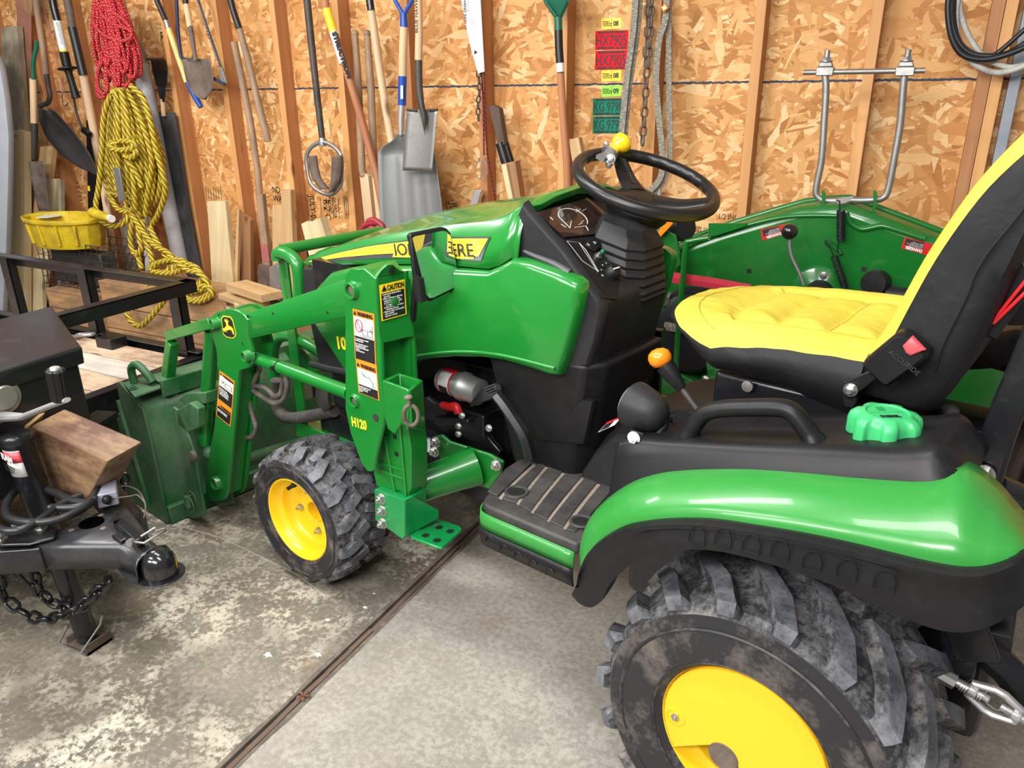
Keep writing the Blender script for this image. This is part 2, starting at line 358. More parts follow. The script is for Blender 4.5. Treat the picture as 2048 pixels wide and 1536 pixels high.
    # ropes: twist from the path coordinate
    for nm, a, b, c2, tw in (('rope_yellow', (.50, .35, .02), (.74, .54, .045), None, 150), ('rope_red', (.48, .008, .025), (.62, .02, .045), (.75, .6, .25), 300), ('cord_red', (.30, .03, .03), (.4, .06, .05), None, 300)):
        g = G(nm); q = g.xyz(g.gc(False)); ang = g.math('ARCTAN2', q[1], q[0])
        ph = g.math('ADD', g.math('MULTIPLY', q[2], tw), g.math('MULTIPLY', ang, 3 if not c2 else 2)); sn = g.math('SINE', ph)
        c = g.mix(g.ramp(sn, [(.0, 0), (.6, 1)]), tuple(x * .6 for x in a), b)  # shading between the strands put into the colour as darker twist grooves
        if c2: c = g.mix(g.math('GREATER_THAN', g.math('MULTIPLY', sn, g.math('SINE', g.math('ADD', g.math('MULTIPLY', q[2], 170), g.math('MULTIPLY', ang, -2)))), .80), g.mix(.5, a, b), c2)
        g.bump(sn, .9, .004); M[nm] = g.fin(c, .5)
    g = G('webbing'); q = g.gc(False); n = g.noise(g.map(q, (40, 40, 300)), 1, 2); c = g.mix(g.ramp(n, [(.4, 0), (.6, 1)]), (.16, .14, .11), (.34, .31, .25)); g.bump(n, .5, .002); M['strap'] = g.fin(c, .8)
    g = G('decal stripes'); q = g.xyz(g.gc(False)); sn = g.math('SINE', g.math('MULTIPLY', q[2], 700)); M['decal_stripe'] = g.fin(g.mix(g.ramp(sn, [(.2, 0), (.8, 1)]), (.90, .62, .02), (.95, .80, .05)), .3)
    g = G('mirror glass'); M['mirror'] = g.fin((.82, .84, .85), .02, 1)
    g = G('screen glass'); M['screen'] = g.fin((.035, .02, .016), .08, coat=.5)
    g = G('lamp lens'); M['lens'] = g.fin((.55, .62, .6), .1)
mk()
# ================================================================== setting
YF, YO = 3.268, 3.357          # stud faces, strand board
MB().box((-7.5, YO, 0), (2.2, YO + .02, 3.0)).build('wall_back', M['osb'], kind='structure', smooth=0)
WALL = bpy.data.objects['wall_back']
MB().box((-7.5, -2.5, -.1), (-1.238, 3.4, 0)).build('floor', M['slab a'], kind='structure', smooth=0)
MB().box((-1.205, -2.5, -.1), (3, 3.4, 0)).build('floor', M['slab b'], kind='structure', smooth=0)
m = MB(); random.seed(4)
for i in range(60):
    y0 = -2.5 + i * .098; j = random.uniform(-.003, .003)
    m.beam((-1.2215 + j, y0, -.012 + random.uniform(-.003, .003)), (-1.2215 + j, y0 + .098, -.012), .014, .02, (1, 0, 0))
m.build('trim_1', plain('joint wood', (.13, .085, .06), .8), kind='structure', smooth=0)
m = MB()
for s, x in ((1, -1.239), (-1, -1.204)):
    rows = []
    for i in range(90):
        y = -2.4 + i * .064; w = .004 + .009 * (mnoise.noise(V((y * 6, s, 3))) + .5)
        rows.append([V((x - s * w, y, .0008)), V((x + s * .004, y, .0006)), V((x + s * .006, y, -.02))])
    m.grid(rows)
m.build('trim_2', dusty('worn joint edge', (.10, .08, .065), (.26, .22, .18), .7, .8, sc=20), kind='structure')
S0 = -5.129
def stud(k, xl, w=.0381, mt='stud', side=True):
    # shade painted in: room face in lit tone, broad sides in darker copy
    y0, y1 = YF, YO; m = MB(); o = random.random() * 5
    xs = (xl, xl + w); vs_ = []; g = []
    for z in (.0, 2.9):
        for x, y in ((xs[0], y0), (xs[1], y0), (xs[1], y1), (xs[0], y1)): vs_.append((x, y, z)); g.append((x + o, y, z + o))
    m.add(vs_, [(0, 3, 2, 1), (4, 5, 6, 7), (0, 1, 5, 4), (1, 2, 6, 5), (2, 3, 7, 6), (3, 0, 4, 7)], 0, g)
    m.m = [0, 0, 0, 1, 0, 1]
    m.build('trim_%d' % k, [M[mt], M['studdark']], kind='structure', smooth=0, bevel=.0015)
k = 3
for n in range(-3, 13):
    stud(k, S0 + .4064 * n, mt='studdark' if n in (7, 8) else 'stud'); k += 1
xr = W(1952, 175, y=YF).x; stud(k, xr, .039, 'studdark'); k += 1; stud(k, xr + .0405, .036); k += 1
gx = W(2016, 175, y=YF).x
MB().box((gx + .0, YF + .01, 0), (gx + .034, YF + .05, 2.9)).build('trim_%d' % k, plain('grey steel channel', (.30, .33, .38), .5), kind='structure', bevel=.002); k += 1
stud(k, gx + .30, mt='stud'); k += 1
MB().beam((-7.5, YF + .045, .02), (2.2, YF + .045, .02), .09, .04, (0, 1, 0)).build('trim_%d' % k, M['studdark'], kind='structure', smooth=0)
# stamps printed on the boards (they run sideways)
def stamp(s, px, py, sz, name='stamp_lettering', r=(0, 0, -1), u=(1, 0, 0)):
    text(s, W(px, py, y=YO - .0012), r, u, sz, M['ink'], WALL, name=name, sx=.8)
stamp('JULY-03', 618, 391, .055); stamp('R 2 C', 647, 398, .06); stamp('GEORGIA\nPACIFIC\n   O18', 664, 393, .034)
stamp('JUL', 900, 405, .06); stamp('JULY 03', 150, 362, .05); stamp('R', 322, 82, .07, r=(1, 0, 0), u=(0, 0, 1)); stamp('ND\nWA', 545, 385, .05, r=(1, 0, 0), u=(0, 0, 1))
def frame_line(pts, name='stamp_border', r=.0018):
    MB().tube([W(a, b, y=YO - .001) for a, b in pts], r, 4, closed=True).build(name, M['ink'], WALL)
frame_line([(614, 388), (626, 390), (630, 433), (618, 432)]); frame_line([(892, 403), (906, 402), (908, 424), (894, 424)])
m = MB()
for i in range(5): m.tube([W(688 + i * 3.4, 393, y=YO - .001), W(691 + i * 3.4, 437, y=YO - .001)], .0015, 4)
for i in range(7): m.tube([W(411 + i * 5, 372 + (i % 3) * 4, y=YO - .001), W(413 + i * 5, 398, y=YO - .001)], .0016, 4)
for i in range(4): m.tube([W(640 + i * 12, 395, y=YO - .001), W(643 + i * 12, 438, y=YO - .001)], .0012, 4)
m.build('stamp_bars', M['ink'], WALL)
for a in ((1330, 440, .03, 'APA\nRATED SHEATHING'), (1395, 430, .034, '1/2 INCH  R 2 C')):
    stamp(a[3], a[0] + 40, a[1] + 8, a[2], r=(1, 0, 0), u=(0, 0, 1))

FL = bpy.data.objects['floor']; chalk = plain('pale scratch', (.5, .47, .4), .9)
for pts in (((332, 1042), (370, 1055), (430, 1072), (462, 1085), (500, 1103), (545, 1125), (590, 1147), (648, 1190)), ((452, 1075), (480, 1079))):
    MB().tube(smooth_path([W(a, b, z=.0004) for a, b in pts], 4), .0011, 4).build('floor_scratch', chalk, FL)
for px, py, r in ((536, 1310, .012), (636, 1310, .010), (730, 1215, .007), (748, 1187, .004), (655, 1240, .008)):
    c = W(px, py, z=.0006); m = MB(); m.prism([c + V((r * (1 + .4 * math.sin(5 * t + px)) * math.cos(t), r * .7 * (1 + .4 * math.sin(4 * t)) * math.sin(t), 0)) for t in [2 * PI * i / 18 for i in range(18)]], (0, 0, .0004)); m.build('paint_spot', plain('paint spot', (.7, .7, .66), .8), FL, smooth=0)
m = MB(); c = W(607, 1393, z=.004)
for k in range(5):
    a = k * 1.25; m.prism([c, c + V((.014 * math.cos(a), .014 * math.sin(a), .006)), c + V((.020 * math.cos(a + .35), .020 * math.sin(a + .35), .001)), c + V((.013 * math.cos(a + .7), .013 * math.sin(a + .7), .005))], (0, 0, .0008))
m.build('dry_leaf', plain('dry leaf', (.16, .07, .035), .8), smooth=0, label='small crumpled brown leaf caught in the floor joint', cat='leaf')
# ================================================================== tractor
FRAME[0] = TRM
YC = -.02
TR = thing('compact_tractor', 'green compact tractor with yellow wheels, yellow and black seat and front loader', 'tractor', M=TRM.copy())
def lp(pts, **k): return [L(a, b, **k) for a, b in pts]
def off2(poly, d):
    "polygon (list of Vector in plane y) offset inwards by d"
    n = len(poly); A = sum(poly[i].x * poly[(i + 1) % n].z - poly[(i + 1) % n].x * poly[i].z for i in range(n)); sg = 1 if A > 0 else -1; out = []
    for i in range(n):
        a = (poly[i] - poly[i - 1]).normalized(); b = (poly[(i + 1) % n] - poly[i]).normalized()
        na = V((-a.z, 0, a.x)) * sg; nb = V((-b.z, 0, b.x)) * sg; k = na + nb; k = k / max(.35, k.dot(k) / 2) if k.length > 1e-6 else na
        out.append(poly[i] + k * d)
    return out
def puff(m, poly, y0, y1, ins=.012, mi=0, back=None):
    p0 = [V((p.x, y0, p.z)) for p in poly]; q1 = off2(p0, ins); q0 = off2(p0, ins * .3)
    rings = ([[V((p.x, back, p.z)) for p in p0]] if back is not None else []) + [p0, [V((p.x, y0 + (y1 - y0) * .72, p.z)) for p in q0], [V((p.x, y1, p.z)) for p in q1]]
    return m.loft(rings, True, True, mi)
def curve_at(pts, n):
    "n points evenly spaced along a polyline"
    d = [0]
    for a, b in zip(pts, pts[1:]): d.append(d[-1] + (b - a).length)
    out = []
    for i in range(n):
        t = d[-1] * i / (n - 1); k = 0
        while k < len(d) - 2 and d[k + 1] < t: k += 1
        f = (t - d[k]) / max(1e-9, d[k + 1] - d[k]); out.append(pts[k].lerp(pts[k + 1], min(1, f)))
    return out
# ---------------------------------------------------------------- tyres
def tyre_profile(R, w, rb, lug):
    t = w / 2; Rc = R - lug
    return [(-t * .86, rb - .006), (-t * .97, rb + .012), (-t * 1.0, rb + (Rc - rb) * .45), (-t * .96, rb + (Rc - rb) * .8), (-t * .86, Rc - .012), (-t * .5, Rc - .002), (0, Rc), (t * .5, Rc - .002), (t * .86, Rc - .012), (t * .96, rb + (Rc - rb) * .8), (t * 1.0, rb + (Rc - rb) * .45), (t * .97, rb + .012), (t * .86, rb - .006)]
def surf(prof, v):
    "point and outward normal on the profile; v runs 0 (middle) to 1 (bead), sign for side"
    s = 1 if v >= 0 else -1; P = prof[len(prof) // 2:]; x = abs(v) * (len(P) - 1); i = min(int(x), len(P) - 2); f = x - i
    a, b = V((P[i][0], P[i][1])), V((P[i + 1][0], P[i + 1][1])); p = a.lerp(b, f)
    def nr(j):
        q0, q1 = V(P[max(0, j - 1)]), V(P[min(len(P) - 1, j + 1)]); t = (q1 - q0).normalized(); return V((-t.y, t.x))
    n = nr(i).lerp(nr(i + 1), f).normalized(); return V((p.x * s, p.y)), V((n.x * s, n.y))
def tyre(name, R, w, rb, lug, paths, nl, lw, parent, M0, side='tyre'):
    prof = tyre_profile(R, w, rb, lug); m = MB(); n = 96
    rings = [[M0 @ V((r * math.cos(2 * PI * k / n), y, r * math.sin(2 * PI * k / n))) for k in range(n)] for y, r in prof]
    g = [(r * math.cos(2 * PI * k / n), y, r * math.sin(2 * PI * k / n)) for y, r in prof for k in range(n)]
    m.loft(rings, True, False, 0, g)
    m.m = [1 if (j // n) in (0, 1, 2, len(prof) - 4, len(prof) - 3, len(prof) - 2) else 0 for j in range(len(m.f))]
    # raised ridge around the sidewall
    for sd in (-1, 1):
        (p, nn) = surf(prof, sd * .60); m.tube([M0 @ V((p.y * math.cos(2 * PI * k / 64), p.x, p.y * math.sin(2 * PI * k / 64))) for k in range(64)], .0035, 5, True, mi=1)
        (p, nn) = surf(prof, sd * .86); m.tube([M0 @ V((p.y * math.cos(2 * PI * k / 64), p.x, p.y * math.sin(2 * PI * k / 64))) for k in range(64)], .003, 5, True, mi=1)
    def at(a, v, h):
        p, nn = surf(prof, v); y = p.x + nn.x * h; r = p.y + nn.y * h; a = math.radians(a); return M0 @ V((r * math.cos(a), y, r * math.sin(a)))
    for k in range(nl):
        for sd, ph in ((1, 0), (-1, .5)):
            a0 = 360 * (k + ph) / nl
            for PL_, PR_ in paths:
                A_ = curve_at([V((p[0] * .01, p[1], 0)) for p in PL_], 11); B_ = curve_at([V((p[0] * .01, p[1], 0)) for p in PR_], 11); rings = []; ou = 1.6 * lug / .02
                for i, (p, q) in enumerate(zip(A_, B_)):
                    e = .010 if i == 0 else -.010 if i == 10 else 0
                    hh = lambda v: lug * (1 if v < .36 else max(.25, 1 - (v - .36) * 5))
                    rings.append([at(a0 + p.x * 100 - ou, sd * max(-.3, p.y + e), -.005), at(a0 + p.x * 100, sd * p.y, hh(p.y)), at(a0 + q.x * 100, sd * q.y, hh(q.y)), at(a0 + q.x * 100 + ou, sd * max(-.3, q.y + e), -.005)])
                b = len(m.f); m.loft(rings, True, True, 0)
                for j in range(b, len(m.f)):
                    if (j - b) < 40 and (j - b) % 4 == 1: m.m[j] = 2
    inv = (FRAME[0] @ M0).inverted()
    return m.build(name, [M['tyre'], M['sidewall'], M['lug']], parent, bevel=0, smooth=32)
def wheel_M(x, y, z, st=0): return Matrix.Translation((x, y, z)) @ Matrix.Rotation(st, 4, 'Z')
ST = .053
FW = dict(R=.2286, w=.216, rb=.139, lug=.016)
for sd in (1, -1):
    yy = .372 if sd > 0 else 2 * YC - .372
    MW = wheel_M(1.45, yy, .2286, ST)
    ft = tyre('front_tire', .2286, .216, .139, .016, [([(-3.6, .46), (-3.6, .29), (-11, .12)], [(4.4, .46), (4.4, .25), (-3.5, .08)]), ([(8.5, .21), (8.0, .16), (2.5, .03)], [(14.0, .21), (14.5, .13), (9.0, .0)])], 15, .032, TR, MW)
    m = MB(); a = MW.to_3x3() @ V((0, sd, 0)); c = MW @ V((0, 0, 0))
    m.lathe([(.129, -.10), (.139, -.095), (.1405, .092), (.138, .098), (.133, .098), (.130, .088), (.128, .072), (.120, .063), (.115, .060), (.112, .038), (.106, .030), (.098, .026), (.04, .022), (.036, .030), (.030, .030), (.03, -.06), (.1, -.1)], c, a, 64)
    m.build('wheel_rim', M['yellow'], ft, bevel=.0015, smooth=35)
    if sd > 0:
        m = MB(); p = MW @ V((.030, .0, .088)); m.lathe([(.009, -.03), (.009, .0), (.006, .004), (.006, .02), (.0, .022)], MW @ V((.035, .070, .098)), MW.to_3x3() @ V((.1, 1, -.2)), 10); m.build('valve_stem', M['black'], ft)
        for k in range(4):
            t = math.radians(172 + 90 * k); m = MB(); m.bolt(MW @ V((.070 * math.cos(t), .024, .070 * math.sin(t))), a, .0095, .014); m.build('wheel_bolt', M['chrome'], ft)
RW = (0, 0)
for sd in (1, -1):
    yy = .392 if sd > 0 else 2 * YC - .392
    MW = wheel_M(-.02, yy, .326)
    rt = tyre('rear_tire', .328, .305, .168, .026, [([(-2.5, .45), (-2.5, .36), (-9, .20), (-22, .02)], [(3.6, .45), (3.9, .35), (-3.2, .17), (-15.5, .02)])], 18, .031, TR, MW)
    m = MB(); c = MW @ V((0, 0, 0)); a = V((0, sd, 0))
    m.lathe([(.15, -.14), (.17, -.135), (.170, .125), (.168, .132), (.162, .132), (.158, .12), (.15, .10), (.14, .09), (.135, .03), (.06, .03), (.055, .09), (.05, .095), (.03, .095), (.02, .03), (.05, -.1), (.12, -.14)], c, a, 72)
    m.build('wheel_rim', M['yellow'], rt, bevel=.0015, smooth=35)
    if sd > 0:
        yw = yy + .118
        def on(px, py, y=yw): return L(px, py, y=y)
        arcp = [on(*p) for p in ((1310, 1478), (1303, 1455), (1302, 1415), (1308, 1380), (1322, 1352), (1345, 1333), (1375, 1323), (1410, 1322), (1455, 1333), (1505, 1357), (1550, 1390), (1590, 1430), (1620, 1475), (1642, 1530))]
        cx, cz = -.02, .326; R_ = .158
        poly = []
        for k in range(25):
            t = math.radians(-60 + 228 * k / 24 + 0); poly.append(V((cx + R_ * math.cos(PI - t) * -1, yw, cz + R_ * math.sin(t))))
        # plate fills the disc above its stepped lower edge
        e = [on(*p) for p in ((1322, 1486), (1345, 1486), (1395, 1482), (1440, 1480), (1462, 1487), (1478, 1510), (1488, 1540))]
        angs = []
        c0 = V((cx, yw, cz)); d0 = e[0] - c0; a_start = math.atan2(d0.z, d0.x); a_end = -math.radians(70)
        ring = []
        a_start = a_start % (2 * PI); a_start = a_start - 2 * PI if a_start > PI else a_start
        for k in range(31):
            t = a_start + (math.radians(262) - a_start) * k / 30
            ring.append(V((cx + R_ * math.cos(t), yw, cz + R_ * math.sin(t))))
        poly = ring + [V((p.x, yw, p.z)) for p in reversed(e)]
        m = MB(); m.prism([V((p.x, yw - .03, p.z)) for p in poly], (0, .044, 0))
        m.build('wheel_weight', M['yellow'], rt, smooth=50, bevel=.005)
        m = MB(); p = on(1352, 1432, yw + .012); m.lathe([(.021, .0), (.021, .003), (.017, .004), (.015, -.002)], p, (0, 1, 0), 24); m.build('bolt_recess', M['yellow'], rt)
        m = MB(); m.bolt(p + V((0, -.001, 0)), (0, 1, 0), .0085, .008); m.build('wheel_bolt', M['chrome'], rt)
        m = MB(); p = on(1451, 1507, yw + .004); m.lathe([(.032, -.03), (.032, .008), (.029, .012), (.0, .012)], p, (0, 1, 0), 28); m.build('hub_cap', M['rust'], rt)
    else:
        m = MB(); m.lathe([(.03, 0), (.03, .02), (0, .022)], V((cx, yy - .09, .326)), (0, -1, 0), 20); m.build('hub_cap', M['rust'], rt)
# ---------------------------------------------------------------- rear fenders
C1 = [((1163, 1080), .50), ((1172, 1050), .50), ((1190, 1022), .495), ((1220, 993), .485), ((1265, 964), .475), ((1317, 946), .465), ((1369, 938), .458), ((1430, 935), .455), ((1500, 935), .455), ((1600, 941), .455), ((1700, 950), .455), ((1800, 957), .453), ((1860, 957), .45), ((1925, 943), .43), ((1985, 985), .42), ((2020, 1025), .42), ((2055, 1065), .40), ((2110, 1140), .32)]
C2 = [((1163, 1163), .545), ((1168, 1137), .548), ((1184, 1103), .552), ((1212, 1077), .556), ((1251, 1056), .56), ((1290, 1048), .565), ((1343, 1043), .565), ((1420, 1044), .565), ((1510, 1057), .565), ((1600, 1072), .565), ((1700, 1093), .565), ((1800, 1118), .565), ((1860, 1132), .565), ((1910, 1141), .562), ((1955, 1143), .555), ((2000, 1134), .54), ((2055, 1110), .50), ((2120, 1080), .36)]
C3 = [((1146, 1186), .55), ((1162, 1204), .556), ((1186, 1212), .562), ((1208, 1196), .57), ((1222, 1166), .575), ((1252, 1136), .578), ((1310, 1102), .58), ((1400, 1096), .58), ((1470, 1105), .58), ((1560, 1130), .58), ((1664, 1165), .58), ((1760, 1210), .58), ((1830, 1240), .58), ((1890, 1258), .577), ((1945, 1259), .57), ((2000, 1240), .555), ((2060, 1200), .51), ((2120, 1150), .38)]
def pc(Cn): return smooth_path([L(p[0], p[1], y=y) for p, y in Cn], 3)
a1, a2, a3 = pc(C1), pc(C2), pc(C3)
def mirY(o, name=None, yc=None):
    yc = YC if yc is None else yc
    me = o.data.copy()
    for v in me.vertices: v.co.y = 2 * yc - v.co.y
    for k in [md for md in []]: pass
    me.flip_normals(); c = bpy.data.objects.new(name or o.name, me); COL.objects.link(c); c.parent = o.parent; WM[c.name] = WM[o.name]
    for md in o.modifiers:
        q = c.modifiers.new(md.name, md.type)
        for at in ('thickness', 'offset', 'width', 'segments', 'levels', 'render_levels', 'limit_method', 'angle_limit'):
            if hasattr(md, at):
                try: setattr(q, at, getattr(md, at))
                except Exception: pass
    return c
m = MB(); rows = []
for p, q in zip(a1, a2):
    out = V((0, .72, .69)); w = (q - p).length; b = min(.013, w * .11)
    rows.append([p + V((0, -.05, -.003)), p + V((0, -.012, .0)), p, p.lerp(q, .18) + out * b * .95, p.lerp(q, .42) + out * b * 1.25, p.lerp(q, .72) + out * b * .8, q])
m.grid(rows); fg = m.build('rear_fender', M['fender'], TR, solid=.004, off=-1, smooth=60); mirY(fg)
m = MB(); rows = []
for q, s_ in zip(a2, a3):
    lo = s_ + V((0, .0, 0))
    rows.append([q + V((0, -.02, .004)), q + V((0, .006, .006)), q + V((0, .018, .002)), q + V((0, .019, -.006)), q.lerp(lo, .16) + V((0, .011, 0)), q.lerp(lo, .6) + V((0, .010, 0)), lo + V((0, .006, 0)), lo + V((0, -.002, -.001)), lo + V((0, -.03, .01)), lo + V((0, -.05, .03))])
m.grid(rows); fl = m.build('fender_flare', M['black'], TR, solid=.003, off=-1, smooth=50); mirY(fl)
# relief pockets along the flare
for px, py in ((1392, 1072), (1444, 1078), (1500, 1090), (1558, 1102), (1622, 1125), (1692, 1142), (1768, 1165)):
    m = MB(); p = L(px, py, y=.592); u = (L(px + 20, py + 5, y=.592) - p).normalized(); sz = .014
    pts = [p - u * sz + V((0, 0, -.016)), p - u * sz * 1.0 + V((0, 0, .003)), p - u * sz * .6 + V((0, 0, .014)), p + V((0, .0, .018)), p + u * sz * .6 + V((0, 0, .014)), p + u * sz + V((0, 0, .003)), p + u * sz + V((0, 0, -.016))]
    m.tube([q + V((0, -.004, 0)) for q in pts], .0012, 5, closed=True); m.build('flare_rib', M['black'], fl)
# ---------------------------------------------------------------- fender console
TE = [((1236, 890), .455), ((1262, 886), .455), ((1310, 889), .45), ((1370, 892), .448), ((1440, 895), .447), ((1520, 898), .447), ((1600, 901), .447), ((1680, 905), .447), ((1750, 909), .447), ((1815, 911), .445), ((1860, 905), .44), ((1888, 912), .43), ((1912, 935), .42)]
CB = [((1224, 990), .472), ((1240, 978), .473), ((1280, 958), .468), ((1330, 944), .462), ((1400, 937), .458), ((1480, 935), .457), ((1560, 938), .457), ((1640, 944), .457), ((1710, 951), .457), ((1790, 957), .455), ((1850, 957), .453), ((1895, 950), .445), ((1922, 943), .43)]
te = smooth_path([L(p[0], p[1], y=y) for p, y in TE], 3); cb = smooth_path([L(p[0], p[1], y=y) for p, y in CB], 3)
m = MB(); rows = []
for i, (t, b) in enumerate(zip(te, cb)):
    f = i / (len(te) - 1); yi = .30
    rows.append([V((t.x, .20, b.z - .02)), V((t.x, yi - .05, t.z - .012)), V((t.x, yi - .03, t.z + .006)), V((t.x, yi, t.z + .006)), V((t.x, yi + .01, t.z + .0)), V((t.x, t.y - .03, t.z + .006)), V((t.x, t.y - .008, t.z + .004)), V((t.x, t.y, t.z - .004)), t.lerp(b, .3) + V((0, .002, 0)), b + V((0, .006, -.004))])
m.grid(rows)
# front end of the console
fr = rows[0]; m.grid([fr, [p + V((.006, -.002, -.006)) for p in fr], [V((p.x + .01, min(p.y, .45) - .01, fr[-1].z)) for p in fr]])
bk = rows[-1]; m.grid([bk, [V((p.x - .015, p.y - .01, p.z - .02)) for p in bk], [V((p.x - .02, p.y - .02, bk[-1].z - .03)) for p in bk]])
co = m.build('fender_console', M['black'], TR, smooth=42); mirY(co)
m = MB(); hp = smooth_path([L(*p, y=.405) for p in ((1372, 892), (1383, 862), (1398, 838), (1415, 824), (1450, 817), (1500, 815), (1555, 815), (1580, 821), (1598, 838), (1622, 872), (1634, 897))], 4)
n = len(hp); m.tube(hp, [.023 if i < 4 or i > n - 5 else .0190 for i in range(n)], 12, up=(0, 1, 0), sy=.85); h_ = m.build('grab_handle', M['black'], TR, smooth=60); mirY(h_)
for px in (1374, 1632): m = MB(); m.lathe([(.028, 0), (.024, .006), (.0, .008)], L(px, 889, y=.405), (0, 0, 1), 20); m.build('handle_collar', M['black'], h_)
m = MB(); m.tube([L(1440, 868, y=.33), L(1568, 872, y=.33)], .008, 8); m.build('console_ridge', M['black'], co)
# cup rim, painted cup shade and filler cap
cc = L(1768, 893, y=.35)
m = MB(); m.lathe([(.072, .004), (.068, .006), (.064, .0), (.062, -.04)], cc + V((0, 0, .004)), (0, 0, 1), 40, caps=False)
m.build('cup_rim', M['darkplastic'], co, smooth=60)
m = MB(); m.lathe([(.066, .0), (.064, .0065), (.0, .0066)], cc, (0, 0, 1), 40); m.build('cup_shade_disc', M['ink'], co)  # flat black disc paints the shade inside the cup
m = MB(); m.lathe([(.043, -.03), (.043, .045)], cc, (0, 0, 1), 32); sn = m.build('filler_neck', M['blackpaint'], TR)
cap = L(1768, 862, y=.35); m = MB(); rings = []
for h, rs in ((-.002, .92), (.002, 1), (.028, 1.0), (.036, .95), (.042, .82), (.0445, .70), (.045, .62), (.0425, .60), (.0425, .0)):
    ring = []
    for k in range(96):
        t = 2 * PI * k / 96; lobe = math.sin(7 * t + .5); q = (abs(lobe) ** .35) * (1 if lobe > 0 else -1)
        r = .0525 + (.0055 * q) * (1 if rs > .8 else 0); ring.append(cap + V((r * rs * math.cos(t), r * rs * math.sin(t), h - .010)))
    rings.append(ring)
m.loft(rings); fc = m.build('filler_cap', M['cap'], TR, smooth=35, bevel=.001, label='bright green diesel filler cap')
Ltx = -(TRI.to_3x3() @ CR); rgt = TRI.to_3x3() @ CR; rgt.z = 0; rgt.normalize(); upv = V((-rgt.y, rgt.x, 0))
if upv.dot(TRI.to_3x3() @ CF) < 0: upv = -upv
text('DIESEL', cap + V((0, 0, .0335)) - upv * .019 - rgt * .002, rgt, upv, .0105, M['ink'], fc, align='CENTER', sx=1.05, bold=.0003)
text('ULTRA LOW SULFUR', cap + V((0, 0, .0332)) + upv * .0005, rgt, upv, .006, plain('cap relief', (.05, .45, .13), .4), fc, align='CENTER')
m = MB(); b0 = cap + V((0, 0, .0332)) + upv * .016 - rgt * .004
m.prism([b0 - rgt * .006 - upv * .006, b0 + rgt * .006 - upv * .006, b0 + rgt * .006 + upv * .007, b0 - rgt * .006 + upv * .007], (0, 0, .0006)); m.build('fuel_symbol', plain('cap relief dark', (.02, .3, .08), .4), fc)
# ---------------------------------------------------------------- work lamp
lc = L(1288, 818, y=.385); ax = V((1, -.15, .12)).normalized()
m = MB(); m.lathe([(.018, -.050), (.034, -.036), (.043, -.010), (.047, .022), (.047, .028)], lc, ax, 36); wl = m.build('work_lamp', M['darkplastic'], TR, smooth=50)
m = MB(); m.lathe([(.0455, .028), (.040, .034), (.02, .038), (.0, .039)], lc, ax, 32); m.build('lens', M['lens'], wl)
m = MB(); m.beam(L(1268, 905, y=.43), L(1276, 862, y=.42), .03, .012, (1, 0, 0)); m.tube([L(1325, 830, y=.385), L(1330, 850, y=.38), L(1315, 870, y=.4)], .008, 8); m.build('lamp_bracket', M['black'], wl, bevel=.003)
m = MB(); m.bolt(L(1268, 876, y=.447), (0, 1, 0), .010, .008); m.build('bracket_bolt', M['white'], wl)
m = MB(); m.lathe([(.024, -.02), (.028, .0), (.024, .03), (.02, .036)], L(1352, 850, y=.30), V((-.6, .5, .6)), 24); m.build('socket', M['black'], TR)
# lever with orange ball
m = MB(); b = L(1320, 717, y=.22); d0 = L(1402, 830, y=.22)
ax = (b - d0).normalized(); m.lathe([(.007, 0), (.007, (b - d0).length * .6)], d0, ax, 12); lv = m.build('range_lever', M['darksteel'], TR)
m = MB(); m.lathe([(.010, 0), (.013, .01), (.020, .045), (.021, .062)], d0 + ax * (b - d0).length * .46, ax, 24); m.build('lever_boot', M['black'], lv)
m = MB(); m.lathe([(.0, -.018), (.018, -.016), (.0245, -.006), (.0255, .004), (.022, .014), (.013, .0205), (.0, .023)], b, ax.lerp(V((0, 0, 1)), .5), 28); m.build('ball_knob', M['orange'], lv, smooth=80)
# ---------------------------------------------------------------- foot platform
ZP = .53
P0, P1, P2, P3, P4 = L(1040, 912, z=ZP), L(962, 1000, z=ZP), L(1147, 1088, z=ZP), L(1232, 985, z=ZP), L(1130, 918, z=ZP)
yo = (P1.y + P2.y) / 2 + .004; xf = P1.x + .005; xr_ = P2.x - .005
m = MB(); poly = [V((P0.x, P0.y - .03, ZP)), V((xf + .01, yo - .10, ZP)), V((xf, yo - .035, ZP)), V((xf - .012, yo - .012, ZP)), V((xf - .035, yo, ZP)), V((xr_, yo, ZP)), V((xr_ - .03, yo - .1, ZP)), V((xr_ - .02, .10, ZP)), V((P0.x - .14, .05, ZP))]
m.prism([p + V((0, 0, -.03)) for p in poly], (0, 0, .03)); pl = m.build('foot_platform', M['matdust'], TR, bevel=.006, smooth=40)
